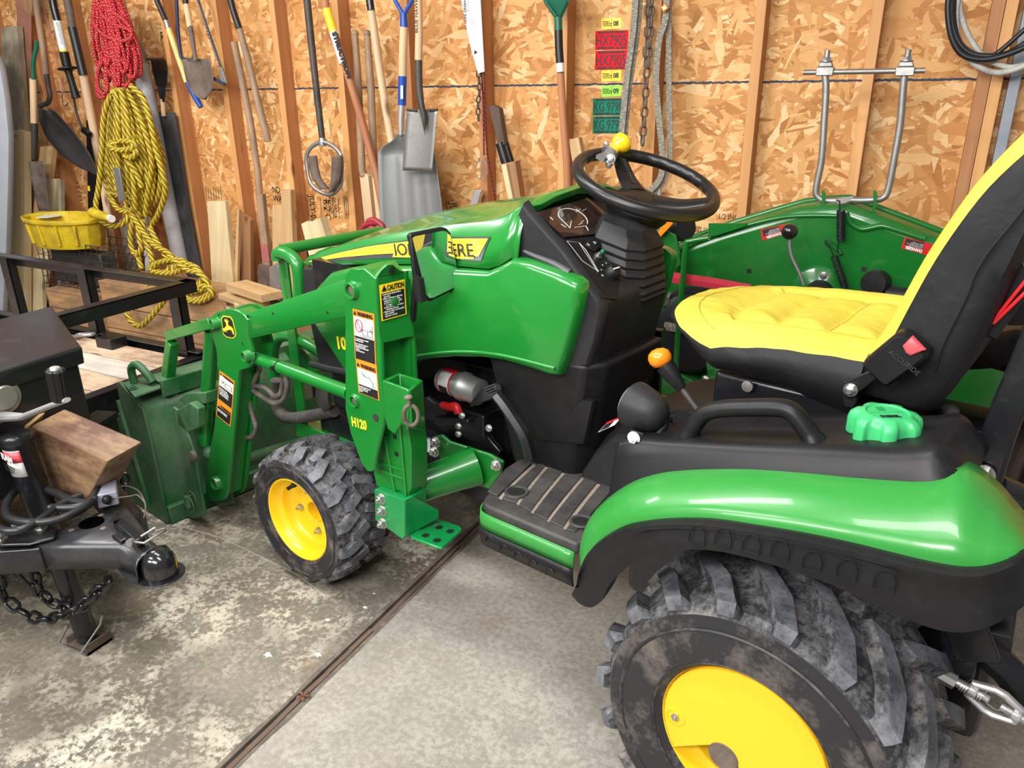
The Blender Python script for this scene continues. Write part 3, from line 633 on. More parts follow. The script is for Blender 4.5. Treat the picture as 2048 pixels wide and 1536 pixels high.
# raised treads between dirty grooves
edges = [((1003, 945), (1046, 918)), ]
def quadpx(pts, z0, h, nm, mt, par): 
    mm = MB(); mm.prism([L(a, b, z=z0) for a, b in pts], (0, 0, h)); return mm.build(nm, mt, par, bevel=.003, smooth=40)
GR = [((1000, 998), (1070, 930)), ((1035, 1009), (1105, 922)), ((1064, 1026), (1146, 926)), ((1096, 1043), (1185, 935)), ((1128, 1058), (1215, 948))]
def gl(k, f):
    a, b = GR[k]; c = ((a[0] + b[0]) / 2 - 4, (a[1] + b[1]) / 2 - 1)
    return ((1 - f) ** 2 * a[0] + 2 * f * (1 - f) * c[0] + f * f * b[0], (1 - f) ** 2 * a[1] + 2 * f * (1 - f) * c[1] + f * f * b[1])
def tread(k, hole=None):
    pts = []
    w0, w1 = 3, 2
    A = [gl(k, f / 6) for f in range(7)]; Bq = [gl(k + 1, f / 6) for f in range(7)]
    pts = [(a + w0, b + w1 * .6) for a, b in A] + [(a - w0, b - w1 * .6) for a, b in reversed(Bq)]
    return quadpx(pts, ZP, .004, 'tread_pad', M['matdust'], pl)
for k in range(4): tread(k)
quadpx([(975, 985), (985, 990), (996, 993), (1064, 928), (1040, 921), (1010, 940)], ZP, .004, 'tread_pad', M['matdust'], pl)
quadpx([(1132, 1060), (1150, 1066), (1170, 1045), (1222, 985), (1224, 962), (1218, 951)], ZP, .004, 'tread_pad', M['matdust'], pl)
for k in range(5):
    m = MB(); rows = []
    for f in range(8):
        a = gl(k, f / 7); rows.append([L(a[0] - 3, a[1] - 2, z=ZP + .0008), L(a[0] + 3, a[1] + 2, z=ZP + .0008)])
    m.grid(rows); m.build('tread_groove', M['groove'], pl, smooth=0)
for px, py, r in ((1033, 984, .024), (1163, 1043, .022)):
    m = MB(); p = L(px, py, z=ZP + .005); m.lathe([(r + .007, .0), (r + .005, .004), (r, .003), (r * .92, -.001), (0, -.001)], p, (0, 0, 1), 32); m.build('drain_cup', M['matdust'], pl)
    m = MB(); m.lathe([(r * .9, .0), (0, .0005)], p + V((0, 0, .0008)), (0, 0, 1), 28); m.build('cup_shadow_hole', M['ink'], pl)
def skirt(name, z0, z1, o0, o1, mt, hook=0):
    m = MB(); line = [V((P0.x + .0, P0.y + .03, 0)), V((xf + .012, yo - .10, 0)), V((xf + .003, yo - .035, 0)), V((xf - .010, yo - .010, 0)), V((xf - .035, yo + .003, 0)), V((xf - .12, yo + .004, 0)), V((xr_ + .10, yo + .004, 0)), V((xr_, yo + .004, 0))]
    line = smooth_path(line, 3); rows = []
    for p in line:
        rows.append([V((p.x, p.y + o0, z0)), V((p.x, p.y + (o0 + o1) / 2 + .002, (z0 + z1) / 2)), V((p.x, p.y + o1, z1))])
    m.grid(rows); return m.build(name, mt, TR, solid=.004, off=0, smooth=45)
skirt('platform_skirt', ZP - .018, ZP - .062, .003, .006, M['fender'])
bs = skirt('platform_guard', ZP - .060, ZP - .108, .010, .004, M['black'])
for k in range(5):
    px = (979, 1008, 1036, 1066, 1100)[k]; py = (1082, 1100, 1114, 1131, 1148)[k]; p = L(px, py, y=yo + .016); m = MB(); s_ = .012
    m.tube([p + V((s_, 0, -.006)), p + V((s_, 0, .004)), p + V((s_ * .5, 0, .014)), p + V((-s_ * .4, 0, .014)), p + V((-s_, 0, .006))], .0016, 5); m.build('guard_rib', M['black'], bs)
m = MB(); m.box((xr_ + .02, .16, .46), (P0.x - .06, yo - .06, ZP - .032)); m.build('platform_frame', M['blackpaint'], TR)
# ---------------------------------------------------------------- central body
m = MB()   # cowl under the dash
def sec(z, x0, x1, y0): return [V((x0, -.12, z)), V((x0 + .0, y0 - .05, z)), V((x0 - .03, y0, z)), V((x1 + .04, y0, z)), V((x1, y0 - .05, z)), V((x1, -.10, z))]
m.loft([sec(.47, .84, .60, .16), sec(.53, .85, .585, .17), sec(.70, .87, .555, .195), (sec(.86, .90, .52, .215))])
cw = m.build('center_cowl', M['black'], TR, bevel=.012, smooth=40)
m = MB(); pn = lp([(1065, 880), (1170, 890), (1190, 800), (1120, 790), (1080, 785), (1050, 805)], y=.19); puff(m, pn, .185, .198, .012); m.build('cowl_panel', M['black'], cw)
m = MB()   # floor hump towards the seat
m.loft([[V((x, -.30, .50)), V((x, -.29, z - .03)), V((x, -.24, z)), V((x, .10, z)), V((x, .155, z - .03)), V((x, .165, .50))] for x, z in ((.60, .57), (.56, .64), (.50, .70), (.38, .74), (.2, .76), (-.30, .78))])
hm = m.build('transmission_cover', M['darkplastic'], TR, bevel=.01, smooth=50)
m = MB(); m.box((-.35, -.42, .25), (.45, .16, .70)); m.build('transmission_housing', M['blackpaint'], TR, bevel=.02)
m = MB(); m.box((.45, -.28, .30), (1.75, .14, .42)); m.box((.9, -.16, .42), (1.6, .05, .72)); m.build('engine_frame', M['blackpaint'], TR, bevel=.02)
m = MB(); m.beam((1.45, -.42, .24), (1.45, .30, .24), .07, .07, (1, 0, 0)); m.beam((1.45, .22, .18), (1.45, .28, .34), .07, .05, (1, 0, 0)); m.build('front_axle', M['blackpaint'], TR, bevel=.008)
m = MB(); m.cyl((-.02, -.5, .326), (-.02, .38, .326), .055, 20); m.build('rear_axle', M['blackpaint'], TR)
# warning label on the hump
def label3(name, org, u, v, w, h, mats, par, n=None, t=.0012):
    "flat sticker: list of (x0,y0,x1,y1,mat) in 0..1 from top left"
    u = V(u).normalized(); v = V(v).normalized(); nn = u.cross(v); nn = nn if n is None else V(n); k = 0
    for i, (x0, y0, x1, y1, mt) in enumerate(mats):
        mm = MB(); p = [org + u * (w * a) - v * (h * b) + nn * (t + i * .0004) for a, b in ((x0, y0), (x1, y0), (x1, y1), (x0, y1))]
        mm.prism(p, nn * .0004); mm.build(name if i == 0 else 'sticker_field', mt, par, smooth=0)
def sticker(name, A, Bp, Cc, mats, par, nrm):
    "A top left, Bp top right, Cc bottom left"
    u = Bp - A; v = A - Cc; label3(name, A, u, v, u.length, v.length, mats, par, nrm); return A, u.normalized(), v.normalized(), u.length, v.length
zz = .745
A, Bp, Cc = L(1214, 846, z=.735), L(1246, 832, z=.735), L(1196, 866, z=.735)
s_ = sticker('warning_sticker', A, Bp, Cc, [(0, 0, 1, 1, M['white']), (0, 0, 1, .28, M['red']), (.05, .32, .6, .95, M['ink'])], hm, V((0, 0, 1)))
# ---------------------------------------------------------------- hood
NL = 26
def line(pts): return curve_at(smooth_path([L(a, b, y=y) for a, b, y in pts], 5), NL)
Ll = line([(604, 531, .15), (640, 530, .175), (720, 529, .20), (830, 528, .22), (930, 533, .235), (982, 537, .24), (1023, 516, .235)])
Lc = line([(610, 523, .14), (650, 503, .155), (720, 483, .17), (800, 467, .18), (890, 454, .19), (965, 447, .195), (1010, 433, .20), (1040, 413, .205)])
Lm = line([(640, 507, .06), (700, 482, .06), (780, 455, .06), (850, 435, .065), (930, 419, .07), (1000, 409, .08), (1060, 397, .09), (1100, 388, .10)])
def mir(p): return V((p.x, 2 * YC - p.y, p.z))
def flat(P, z=0): return P
rowsH = []
for i in range(NL):
    a, b, c = Ll[i], Lc[i], Lm[i]
    cc_ = V((c.x + .01, YC, c.z + .008))
    s = [a, a.lerp(b, .5) + V((0, .003, 0)), b + V((0, -.001, -.003)), b.lerp(c, .06) + V((0, 0, .002)), b.lerp(c, .5) + V((0, 0, -.004)), c, cc_]
    rowsH.append(s + [mir(p) for p in reversed(s[:-1])])
nose = [p.lerp(V((rowsH[0][6].x + .0, YC, rowsH[0][0].z)), .0) for p in rowsH[0]]
m = MB(); m.grid(rowsH)
# nose and the rear lip turned towards the dash
fr = rowsH[0]; m.grid([[p.lerp(V((max(q.x for q in fr) + .02, YC, fr[0].z + .02)), .96) for p in fr], [p.lerp(V((max(q.x for q in fr) + .03, YC, fr[0].z + .02)), .35) + V((.03, 0, 0)) for p in fr], fr])
bk = rowsH[-1]; m.grid([bk, [V((p.x - .012, YC + (p.y - YC) * .985, p.z - .006)) for p in bk], [V((p.x - .006, YC + (p.y - YC) * .95, p.z - .018)) for p in bk], [V((p.x + .06, YC + (p.y - YC) * .93, p.z - .03)) for p in bk]])
hood = m.build('hood', M['green'], TR, smooth=28, solid=.003, off=-1)
def lin(P, x):
    "y and z of a hood line at x"
    S = sorted(P, key=lambda p: p.x)
    for a_, b_ in zip(S, S[1:]):
        if a_.x <= x <= b_.x: return a_.lerp(b_, (x - a_.x) / max(1e-9, b_.x - a_.x))
    return S[0] if x < S[0].x else S[-1]
def hside(px, py, n=.0015):
    y = .22
    for _ in range(12):
        p = L(px, py, y=y); a, b = lin(Ll, p.x), lin(Lc, p.x); f = max(0, min(1, (p.z - a.z) / max(.01, b.z - a.z)))
        y = a.y + (b.y - a.y) * f + .003 * (1 - abs(2 * f - 1))
    p = L(px, py, y=y + .0012 + n); return p
def band(name, top, bot, mt, par, n, N=16, off=.0018):
    T = [hside(a, b, off) for a, b in top]; B = [hside(a, b, off) for a, b in bot]; T = curve_at(T, N); B = curve_at(B, N)
    m = MB(); rows = [[t, t.lerp(b, .5), b] for t, b in zip(T, B)]
    m.grid(rows); m.g = [(p[0], p[1], (i % 3) * .012) for i, p in enumerate(m.g)]
    return m.build(name, mt, par, smooth=0, solid=.0006, off=0)
band('hood_decal', [(614, 526), (660, 508), (740, 490), (830, 478), (900, 474), (981, 473)], [(614, 527), (680, 521), (760, 517), (840, 516), (900, 518), (962, 522)], M['grey_ink'], hood, 1)
band('decal_band', [(618, 523), (662, 509), (740, 492), (830, 481), (900, 477), (976, 477)], [(619, 524), (680, 515), (760, 508), (840, 505), (900, 508), (957, 513)], M['decal_stripe'], hood, 1, off=.0030)
a_, b_ = hside(787, 510, .0045), hside(948, 513.5, .0045)
jd = text('JOHN DEERE', a_, b_ - a_, (0, 0, 1), .041, M['grey_ink'], hood, bold=.0004)
jd.data.size = .046; jd['fit'] = (b_ - a_).length
m = MB(); q = [hside(785, 514, .0034), hside(948, 518, .0034), hside(948, 503, .0034), hside(790, 500, .0034)]; m.prism(q, (0, .0004, 0)); m.build('decal_backing', M['decal_yellow'], hood, smooth=0)
# side panels
SP = [(622, 640), (632, 575), (660, 545), (700, 536), (840, 534), (975, 541), (1000, 530), (1024, 517), (1060, 525), (1110, 543), (1145, 558), (1158, 570), (1160, 590), (1150, 640), (1132, 705), (1121, 735), (1116, 752), (1100, 752), (1060, 738), (1010, 723), (960, 716), (900, 715), (850, 720), (800, 735), (740, 760), (700, 760)]
ps = [L(a, b, y=.245) for a, b in SP]
m = MB(); puff(m, ps, .232, .250, .016, back=.205); sp = m.build('side_panel', M['green'], TR, smooth=50); mirY(sp, yc=.015)
rg = smooth_path([L(a, b, y=.250) for a, b in ((836, 712), (880, 706), (930, 704), (985, 708), (1040, 719), (1090, 732), (1110, 737))], 4)
m = MB(); m.tube(rg, .005, 8); m.build('panel_ridge', M['green'], sp, smooth=80)
m = MB(); m.box((.75, 2 * YC - .20, .82), (1.60, .20, .98)); m.build('engine_block', M['blackpaint'], TR)
# front screens either side of the nose
gp = [L(a, b, y=.19) for a, b in ((605, 536), (690, 533), (690, 560), (640, 620), (612, 640), (604, 600))]
m = MB(); puff(m, gp, .17, .19, .006, back=-.05); gs = m.build('nose_screen', M['darkplastic'], TR, smooth=30); mirY(gs)
for k in range(10):
    m = MB(); m.tube([L(655 + 1 + k * 0, 545 + k * 3.0, y=.193), L(690, 543 + k * 2.6, y=.193)], .0015, 4); m.build('screen_fin', M['ink'], gs)
m = MB(); m.loft([[V((1.64, s * .17 + YC, z)) for s in (-1, 1)] + [V((1.50, s * .17 + YC, z)) for s in (1, -1)] for z in (.45, .70, .93)]); m.build('front_grille', M['darkplastic'], TR, bevel=.02)
gp = [L(a, b, y=.2) for a, b in ((618, 640), (665, 610), (690, 640), (690, 745), (640, 745))]
m = MB(); puff(m, gp, .18, .2, .006, back=.1); m.build('lower_screen', M['darkplastic'], TR)
text('1025', L(673, 696, y=.252), L(700, 700, y=.252) - L(673, 696, y=.252), (0, 0, 1), .052, M['decal_yellow'], sp, bold=.002)
# ---------------------------------------------------------------- dash
DT = [(L(1058, 424, y=.195)), (L(1212, 600, y=.185))]; a, b = DT
bl, tl = L(1180, 735, y=.19), L(1024, 515, y=.215)
m = MB()
side = [V((a.x + .012, 0, a.z)), V((b.x, 0, b.z + .004)), V((b.x - .004, 0, b.z - .03)), V((bl.x - .01, 0, bl.z)), V((bl.x + .12, 0, bl.z)), V((.80, 0, .90)), V((a.x + .09, 0, tl.z)), V((a.x + .07, 0, a.z - .02))]
w1 = .19
m.loft([[V((p.x, y if y > 0 else (-.17 if i in (0, 6, 7) else -.10), p.z)) for i, p in enumerate(side)] for y in (2 * YC - w1 + .0, w1)]); ds = m.build('dash_housing', M['darkplastic'], TR, bevel=.010, smooth=35)
nx = (b - a); nx.y = 0; nx.normalize(); nrm = V((nx.z, 0, -nx.x)); nrm = nrm if nrm.z > 0 else -nrm; DY = V((0, 1, 0))
def dash(px, py, h=0):
    "point on the sloping dash face"
    d = TRI.to_3x3() @ ray(px, py); c = TRI @ CAMP; o = V((a.x, 0, a.z)) + nrm * h; return c + d * ((o - c).dot(nrm) / d.dot(nrm))
def dpoly(pts, h0, h1, name, mt, par=ds, bevel=0):
    m = MB(); m.prism([dash(p, q, h0) for p, q in pts], nrm * (h1 - h0)); return m.build(name, mt, par, bevel=bevel, smooth=0 if not bevel else 40)
# side cheek of the dash, with its recess
ck = [L(p, q, y=.205) for p, q in ((1048, 402), (1034, 430), (1024, 512), (1060, 522), (1110, 540), (1150, 556), (1163, 572), (1164, 600), (1140, 690), (1122, 738), (1178, 735), (1196, 680), (1208, 618), (1200, 598), (1130, 500), (1062, 424))]
m = MB(); puff(m, ck, .19, .212, .008, back=.186); ch = m.build('dash_cheek', M['darkplastic'], ds, smooth=40)
m = MB(); m.tube(smooth_path([L(p, q, y=.214) for p, q in ((1048, 502), (1070, 512), (1110, 528), (1140, 546))], 3), [.004 + .0006 * i for i in range(10)], 8); m.build('cheek_recess', plain('recess plastic', (.06, .06, .065), .4), ch)
sc = dpoly([(1072, 428), (1174, 398), (1222, 438), (1203, 452), (1188, 470), (1128, 476)], .0, .004, 'display_screen', M['screen'])
# dial and scale printed on the display
wm = plain('display print', (.55, .55, .53), .5)
m = MB(); pts = []
for k in range(25):
    t = math.radians(200 - 215 * k / 24); pts.append(dash(1140 + 29 * math.cos(t) + 6, 438 - 17 * math.sin(t) - 2 + 8 * math.cos(t), .0046))
m.tube(pts, .0016, 4); m.build('dial_ring', wm, sc)
m = MB()
for (p, q), (r, s) in (((1118, 434), (1140, 456)), ((1140, 456), (1143, 442)), ((1152, 418), (1160, 424)), ((1152, 424), (1161, 418)), ((1150, 455), (1172, 452)), ((1172, 452), (1177, 461)), ((1163, 444), (1168, 441)), ((1100, 434), (1106, 440)), ((1122, 448), (1132, 455)), ((1158, 449), (1165, 446)), ((1166, 421), (1172, 418))): m.tube([dash(p, q, .0046), dash(r, s, .0046)], .0011, 4)
m.build('dial_marks', wm, sc)
# switch panel
sw = dpoly([(1134, 482), (1168, 480), (1196, 520), (1238, 560), (1232, 600), (1200, 598)], .0, .003, 'switch_panel', M['black'])
m = MB(); m.tube([dash(p, q, .0034) for p, q in ((1134, 482), (1158, 485), (1196, 544), (1198, 540))], .0006, 4); m.tube([dash(p, q, .0034) for p, q in ((1134, 482), (1165, 522), (1197, 543), (1172, 500), (1158, 485))], .0007, 4); m.build('panel_outline', wm, ds)
rk = dpoly([(1168, 492), (1176, 481), (1198, 487), (1202, 494), (1188, 505), (1180, 502)], .003, .010, 'rocker_switch', M['black'], bevel=.002)
m = MB(); c_ = dash(1183, 487, .0107)
for s_ in (-1, 1):
    o_ = c_ + DY * (-.012 * s_) * 1; m.tube([o_ + nx * .004, o_ + DY * -s_ * .008, o_ - nx * .004, o_ + nx * .004], .0007, 4)
m.build('arrow_symbol', wm, rk)
c_ = dash(1196, 512, .003); m = MB(); m.lathe([(.010, 0), (.010, .003), (.006, .004), (.005, .012)], c_, nrm, 16); ig = m.build('ignition_switch', M['chrome'], ds)
m = MB(); m.ball(c_ + nrm * .016 + DY * -.004, .005, 10); m.build('key_tip', M['tealsticker'], ig)
c_ = dash(1222, 549, .003); m = MB(); m.lathe([(.019, 0), (.019, .006), (.015, .020), (.013, .022), (.0, .022)], c_, nrm, 20); kb = m.build('selector_knob', M['black'], ds)
m = MB(); m.beam(c_ + nrm * .0228 - DY * .013, c_ + nrm * .0228 + DY * .013, .003, .0012, nx); m.build('knob_pointer', M['white'], kb)
for t_, px, py, s_ in (('O', 1205, 553, .008), ('A', 1203, 541, .006), ('P', 1206, 532, .007), ('P', 1213, 528, .007)): text(t_, dash(px, py, .0035), -DY, -nx, s_, wm, ds)
# steering column boot with folds
bx = [(L(1262, 462, y=.0), .055, .050), (L(1262, 478, y=.0), .075, .075)]
m = MB(); c0 = V((.612, -.025, 1.165)); rings = []
def bring(c, hx, hy, t=.25):
    o = []
    for sx, sy in ((1, .55), (.6, 1), (-.6, 1), (-1, .55), (-1, -.55), (-.6, -1), (.6, -1), (1, -.55)): o.append(c + V((sx * hx, sy * hy, sx * hx * math.sin(t) * .9)))
    return o
rings.append(bring(c0 + V((0, 0, .01)), .040, .04)); rings.append(bring(c0 + V((-.01, 0, -.005)), .058, .06)); rings.append(bring(c0 + V((-.014, 0, -.03)), .070, .075))
for k in range(6):
    z = -.045 - k * .021; rings.append(bring(c0 + V((-.015 - .002 * k, 0, z)), .074, .085 + .003 * k)); rings.append(bring(c0 + V((-.015 - .002 * k, 0, z - .008)), .068, .080 + .003 * k)); rings.append(bring(c0 + V((-.015 - .002 * k, 0, z - .014)), .073, .085 + .003 * k))
rings.append(bring(c0 + V((-.03, 0, -.19)), .050, .075)); rings.append(bring(c0 + V((-.02, 0, -.30)), .045, .075)); rings.append(bring(c0 + V((-.02, 0, -.55)), .05, .08))
m.loft(rings); bt = m.build('column_boot', M['darkplastic'], TR, smooth=25, bevel=.002)
# ---------------------------------------------------------------- steering wheel
SWc = V((.586, -.075, 1.250)); tl_ = math.radians(19.3); ty_ = .09
SN = V((-math.sin(tl_), math.sin(ty_), math.cos(tl_))).normalized(); SU = V((1, 0, 0)); SU = (SU - SN * SU.dot(SN)).normalized(); SV = SN.cross(SU)
def sw_(a_, r, h=0): a_ = math.radians(a_); return SWc + (SU * math.cos(a_) + SV * math.sin(a_)) * r + SN * h
m = MB(); n = 120; rings = []; RR = .172
for k in range(n + 1):
    t = 360 * k / n; c = sw_(t, RR); rad = (sw_(t, 1) - SWc).normalized(); ring = []
    for j in range(14):
        q = 2 * PI * j / 14; rr = .0155
        if math.cos(q) < -.3 and math.sin(q) < .5: rr -= .0022 * (.5 + .5 * math.cos(math.radians(t * 24)))
        ring.append(c + rad * math.cos(q) * rr + SN * math.sin(q) * rr * 1.05)
    rings.append(ring)
m.loft(rings, True, False); sw_o = m.build('steering_wheel', M['vinyl'], TR, smooth=70)
def rim_angle(px, py):
    d = TRI.to_3x3() @ ray(px, py); c = TRI @ CAMP; p = c + d * ((SWc - c).dot(SN) / d.dot(SN)) - SWc; return math.degrees(math.atan2(p.dot(SV), p.dot(SU)))
for i, a_ in enumerate((rim_angle(1237, 308), rim_angle(1405, 395), rim_angle(1170, 365))):
    p0, p1 = sw_(a_, .030, -.040), sw_(a_, RR - .004, -.002); pm = sw_(a_, .10, -.030); m = MB()
    path = smooth_path([p0, pm, p1], 5); tg = (sw_(a_ + 90, 1) - SWc).normalized()
    m.tube(path, [.034 - .0015 * i_ for i_ in range(len(path))], 12, up=tg, sy=.36); spk = m.build('wheel_spoke', M['vinyl'], sw_o, smooth=60)
    if i == 0: text('JOHN DEERE', path[2] + SN * .0125 - tg * .006, (path[-1] - path[2]), tg, .016, plain('embossed', (.05, .05, .05), .3), spk)
m = MB(); m.lathe([(.030, .004), (.060, -.004), (.084, -.022), (.080, -.045), (.058, -.075), (.038, -.10), (.032, -.13)], SWc + SN * -.035, SN, 28); m.build('wheel_hub', M['vinyl'], sw_o, smooth=60)
# spinner knob and clamp
kp = L(1240, 289, y=-.13)
kb_ = L(1221, 306, y=-.10); kx = (kp - kb_).normalized()
m = MB(); m.lathe([(.013, -.030), (.0125, -.022), (.012, -.016), (.016, -.012), (.023, -.004), (.0265, .005), (.0255, .014), (.019, .021), (.008, .0245), (.0, .025)], kp, kx, 28); m.build('spinner_knob', M['gloss_yellow'], sw_o, smooth=80)
m = MB(); m.lathe([(.024, -.044), (.024, -.041), (.018, -.036), (.013, -.033), (.013, -.028)], kp, kx, 24); m.beam(kp - kx * .044 - SV * .026, kp - kx * .052 + SV * .030, .026, .010, SU); m.ball(L(1213, 288, y=-.11), .008, 10); m.bolt(L(1221, 318, y=-.08), V((-.5, .8, .2)), .009, .012); m.bolt(L(1218, 328, y=-.08), V((-.5, .8, -.4)), .007, .012)
m.build('spinner_clamp', M['steel'], sw_o, smooth=35)
# ---------------------------------------------------------------- seat
YS = -.03; HW = .235
def seat_top(u, v):
    "u 0 front .. 1 back, v -1 far .. 1 near"
    xf_ = .415 - .12 * abs(v) ** 2.2 - .05 * max(0, (abs(v) - .8) / .2) ** 2; x = xf_ + (-.05 - xf_) * u; z = 1.014 - .030 * (1 - u) ** 2.6 - .012 * abs(v) ** 4 + .004 * u
    z += -.018 * math.exp(-((v) / .55) ** 2) * min(1, u * 1.6)
    y = YS + v * HW
    # quilting
    d = 9
    if abs(v) < .60:
        for uu in (.30, .53, .76, .98): d = min(d, abs(u - uu) * .42)
        d = min(d, abs(v) * HW * 1) if False else d
    if u > .28: d = min(d, abs(abs(v) - .60) * HW)
    d = min(d, abs(abs(v) - .98) * HW + .004)
    z += .019 * (1 - math.exp(-(d / .022) ** 1.2)) + .0022 * mnoise.noise(V((x * 26, y * 55, 2)))
    return V((x, y, z))
NU, NV = 54, 50; m = MB(); rows = []
for i in range(NU + 1): rows.append([seat_top(i / NU, -1 + 2 * j / NV) for j in range(NV + 1)])
m.grid(rows)
per = [rows[i][NV] for i in range(NU, -1, -1)] + [rows[0][j] for j in range(NV - 1, -1, -1)] + [rows[i][0] for i in range(1, NU + 1)]
cen = V((.15, YS, 0))
def outw(p): q = V((p.x - .12, p.y - YS, 0)); return V((max(0, q.x) * .6, q.y, 0)).normalized()
lipz = []
for k, p in enumerate(per):
    lipz.append(p + outw(p) * .010 + V((0, 0, -.009)))
m.grid([per, [p + outw(p) * .006 + V((0, 0, -.004)) for p in per], lipz])
cu = m.build('seat_cushion', M['seat_yellow'], TR, smooth=70)
m = MB(); rr = []
for dz, do in ((0, 0.001), (-.018, .010), (-.04, .012), (-.062, .004), (-.082, -.012), (-.105, -.035), (-.125, -.07)):
    ring = []
    for k, p in enumerate(lipz):
        w_ = .009 * mnoise.noise(V((p.x * 9 + dz * 14, p.y * 7, 5 + dz * 6))) * min(1, -dz * 30); sag = -.02 * max(0, min(1, (.0 - p.x + .1) * 5)) * (-dz * 8)
        k_ = max(.22, min(1.25, 1.12 - (p.x + .03) * 2.6)); q = p + outw(p) * (do * k_ + w_) + V((0, 0, dz * k_)); ring.append(q)
    rr.append(ring)
sm_ = plain('seam thread', (.40, .32, .03), .7)
for s_ in ([[(uu, -.6 + 1.2 * j / 24) for j in range(25)] for uu in (.30, .53, .76)] + [[(.28 + .72 * j / 24, vv) for j in range(25)] for vv in (-.6, .6)] + [[(.08 + .06 * abs(-.9 + 1.8 * j / 24), -.9 + 1.8 * j / 24) for j in range(25)]]):
    m_ = MB(); m_.tube([seat_top(a_, b_) + V((0, 0, .0006)) for a_, b_ in s_], .0011, 5); m_.build('seat_seam', sm_, cu, smooth=0)
m.grid(rr); m.build('cushion_skirt', M['seat_black'], TR, smooth=70)
FE = [(1722, 722), (1738, 700), (1765, 662), (1800, 601), (1845, 520), (1900, 436), (1960, 355), (2048, 263), (2140, 180), (2230, 120)]
BE = [(1728, 726), (1762, 712), (1790, 668), (1822, 608), (1864, 532), (1915, 455), (1975, 378), (2048, 308), (2140, 232), (2240, 165)]
RE = [(1700, 790), (1790, 820), (1838, 838), (1890, 800), (1935, 735), (1985, 640), (2030, 545), (2075, 450), (2160, 350), (2270, 230)]
ys = YS + HW - .002
fe, be, re_ = [curve_at(smooth_path([L(p, q, y=ys) for p, q in C], 4), 26) for C in (FE, BE, RE)]
def wid(i): return 1 - .0 * i
def backrow(P, inset): return [V((p.x, y, p.z)) for p in P for y in ()]
m = MB(); rows = []
for i, (f, b_) in enumerate(zip(fe, be)):
    w_ = HW - .004 - (.03 * max(0, i - 18) / 8); y1, y0 = YS + w_, YS - w_; puf = .012 * math.sin(i * .9)
    fd = (f - b_).normalized()
    rows.append([V((b_.x, y1 + .003, b_.z)), V((f.x, y1 + .001, f.z)) - fd * .010, V((f.x, y1 - .012, f.z)), V((f.x - .012, YS + .12, f.z)) - fd * .012, V((f.x - .02, YS, f.z)) - fd * .014, V((f.x - .012, YS - .12, f.z)) - fd * .012, V((f.x, y0 + .012, f.z)), V((f.x, y0 - .001, f.z)) - fd * .010, V((b_.x, y0 - .003, b_.z))])
m.grid(rows); m.build('backrest_front', M['seat_yellow'], TR, smooth=60)
m = MB(); rows = []
for i, (b_, r_) in enumerate(zip(be, re_)):
    w_ = HW - .002 - (.03 * max(0, i - 18) / 8); row = []
    for s in (1, -1):
        seg = []
        for t in (0, .12, .35, .6, .85, 1.0):
            p = b_.lerp(r_, t); wr = .010 * mnoise.noise(V((p.x * 12, p.z * 9, 3 + s))) * math.sin(PI * t)
            seg.append(V((p.x, YS + s * (w_ + .006 * math.sin(PI * t) + wr - .03 * max(0, t - .9) * 10), p.z)))
        row += seg if s > 0 else seg[::-1]
    rows.append(row)
m.grid(rows); m.loft([rows[-1], rows[-1]], True, True); br = m.build('backrest_cover', M['seat_black'], TR, smooth=60)
m = MB(); m.tube(smooth_path([L(p, q, y=ys + .012) for p, q in ((2060, 400), (2030, 440), (1980, 500), (1952, 545), (1930, 600), (1890, 680), (1870, 740))], 4), .0022, 6); m.build('cover_seam', M['seat_black'], br)
# red reflectors and dark frame behind the backrest
for o_ in (0, 16):
    m = MB(); m.beam(L(2062 + o_ * .6, 548 + o_, y=.16), L(1978 + o_ * .6, 652 - o_ * .4, y=.16), .02, .006, (0, 1, 0)); m.build('red_strip', M['red'], TR, bevel=.002)
m = MB(); m.prism(lp([(2048, 505), (1962, 625), (1965, 660), (1998, 672), (2075, 560)], y=.12), (0, .03, 0)); m.build('backrest_bracket', M['blackpaint'], TR, bevel=.003)
# seat base
m = MB(); m.box((-.10, -.22, .78), (.26, .16, .90)); m.build('seat_base', M['blackpaint'], TR, bevel=.01)
m = MB(); m.lathe([(.012, 0), (.012, .008), (.006, .009)], L(1497, 771, y=.17), (0, 1, 0), 16); m.build('base_bolt', M['steel'], TR)
# belt buckle
bp = lp([(1729, 722), (1734, 714), (1795, 664), (1806, 661), (1818, 664), (1858, 698), (1862, 706), (1858, 714), (1786, 766), (1776, 768), (1764, 760), (1731, 728)], y=.245)
m = MB(); puff(m, bp, .248, .268, .006, back=.225); bk_ = m.build('belt_buckle', M['black'], TR, smooth=50)
m = MB(); puff(m, lp([(1805, 691), (1824, 672), (1851, 700), (1822, 712), (1812, 706)], y=.268), .266, .2725, .003, back=.262); m.build('release_button', M['pink'], bk_, smooth=50)
text('ACCURIDE', L(1776, 706, y=.2695), L(1812, 734, y=.2695) - L(1776, 706, y=.2695), (0, 0, 1), .012, plain('embossed mark', (.04, .04, .042), .35), bk_)
m = MB(); m.prism(lp([(1685, 786), (1695, 760), (1745, 738), (1760, 752), (1712, 790), (1700, 796)], y=.235), (0, .006, 0)); m.prism(lp([(1683, 775), (1690, 760), (1712, 766), (1716, 800), (1708, 815), (1690, 812)], y=.228), (0, .006, 0)); m.build('belt_stalk', M['black'], bk_, bevel=.002)
m = MB(); m.bolt(L(1702, 779, y=.243), (0, 1, 0), .0095, .010); m.build('stalk_bolt', M['chrome'], bk_)
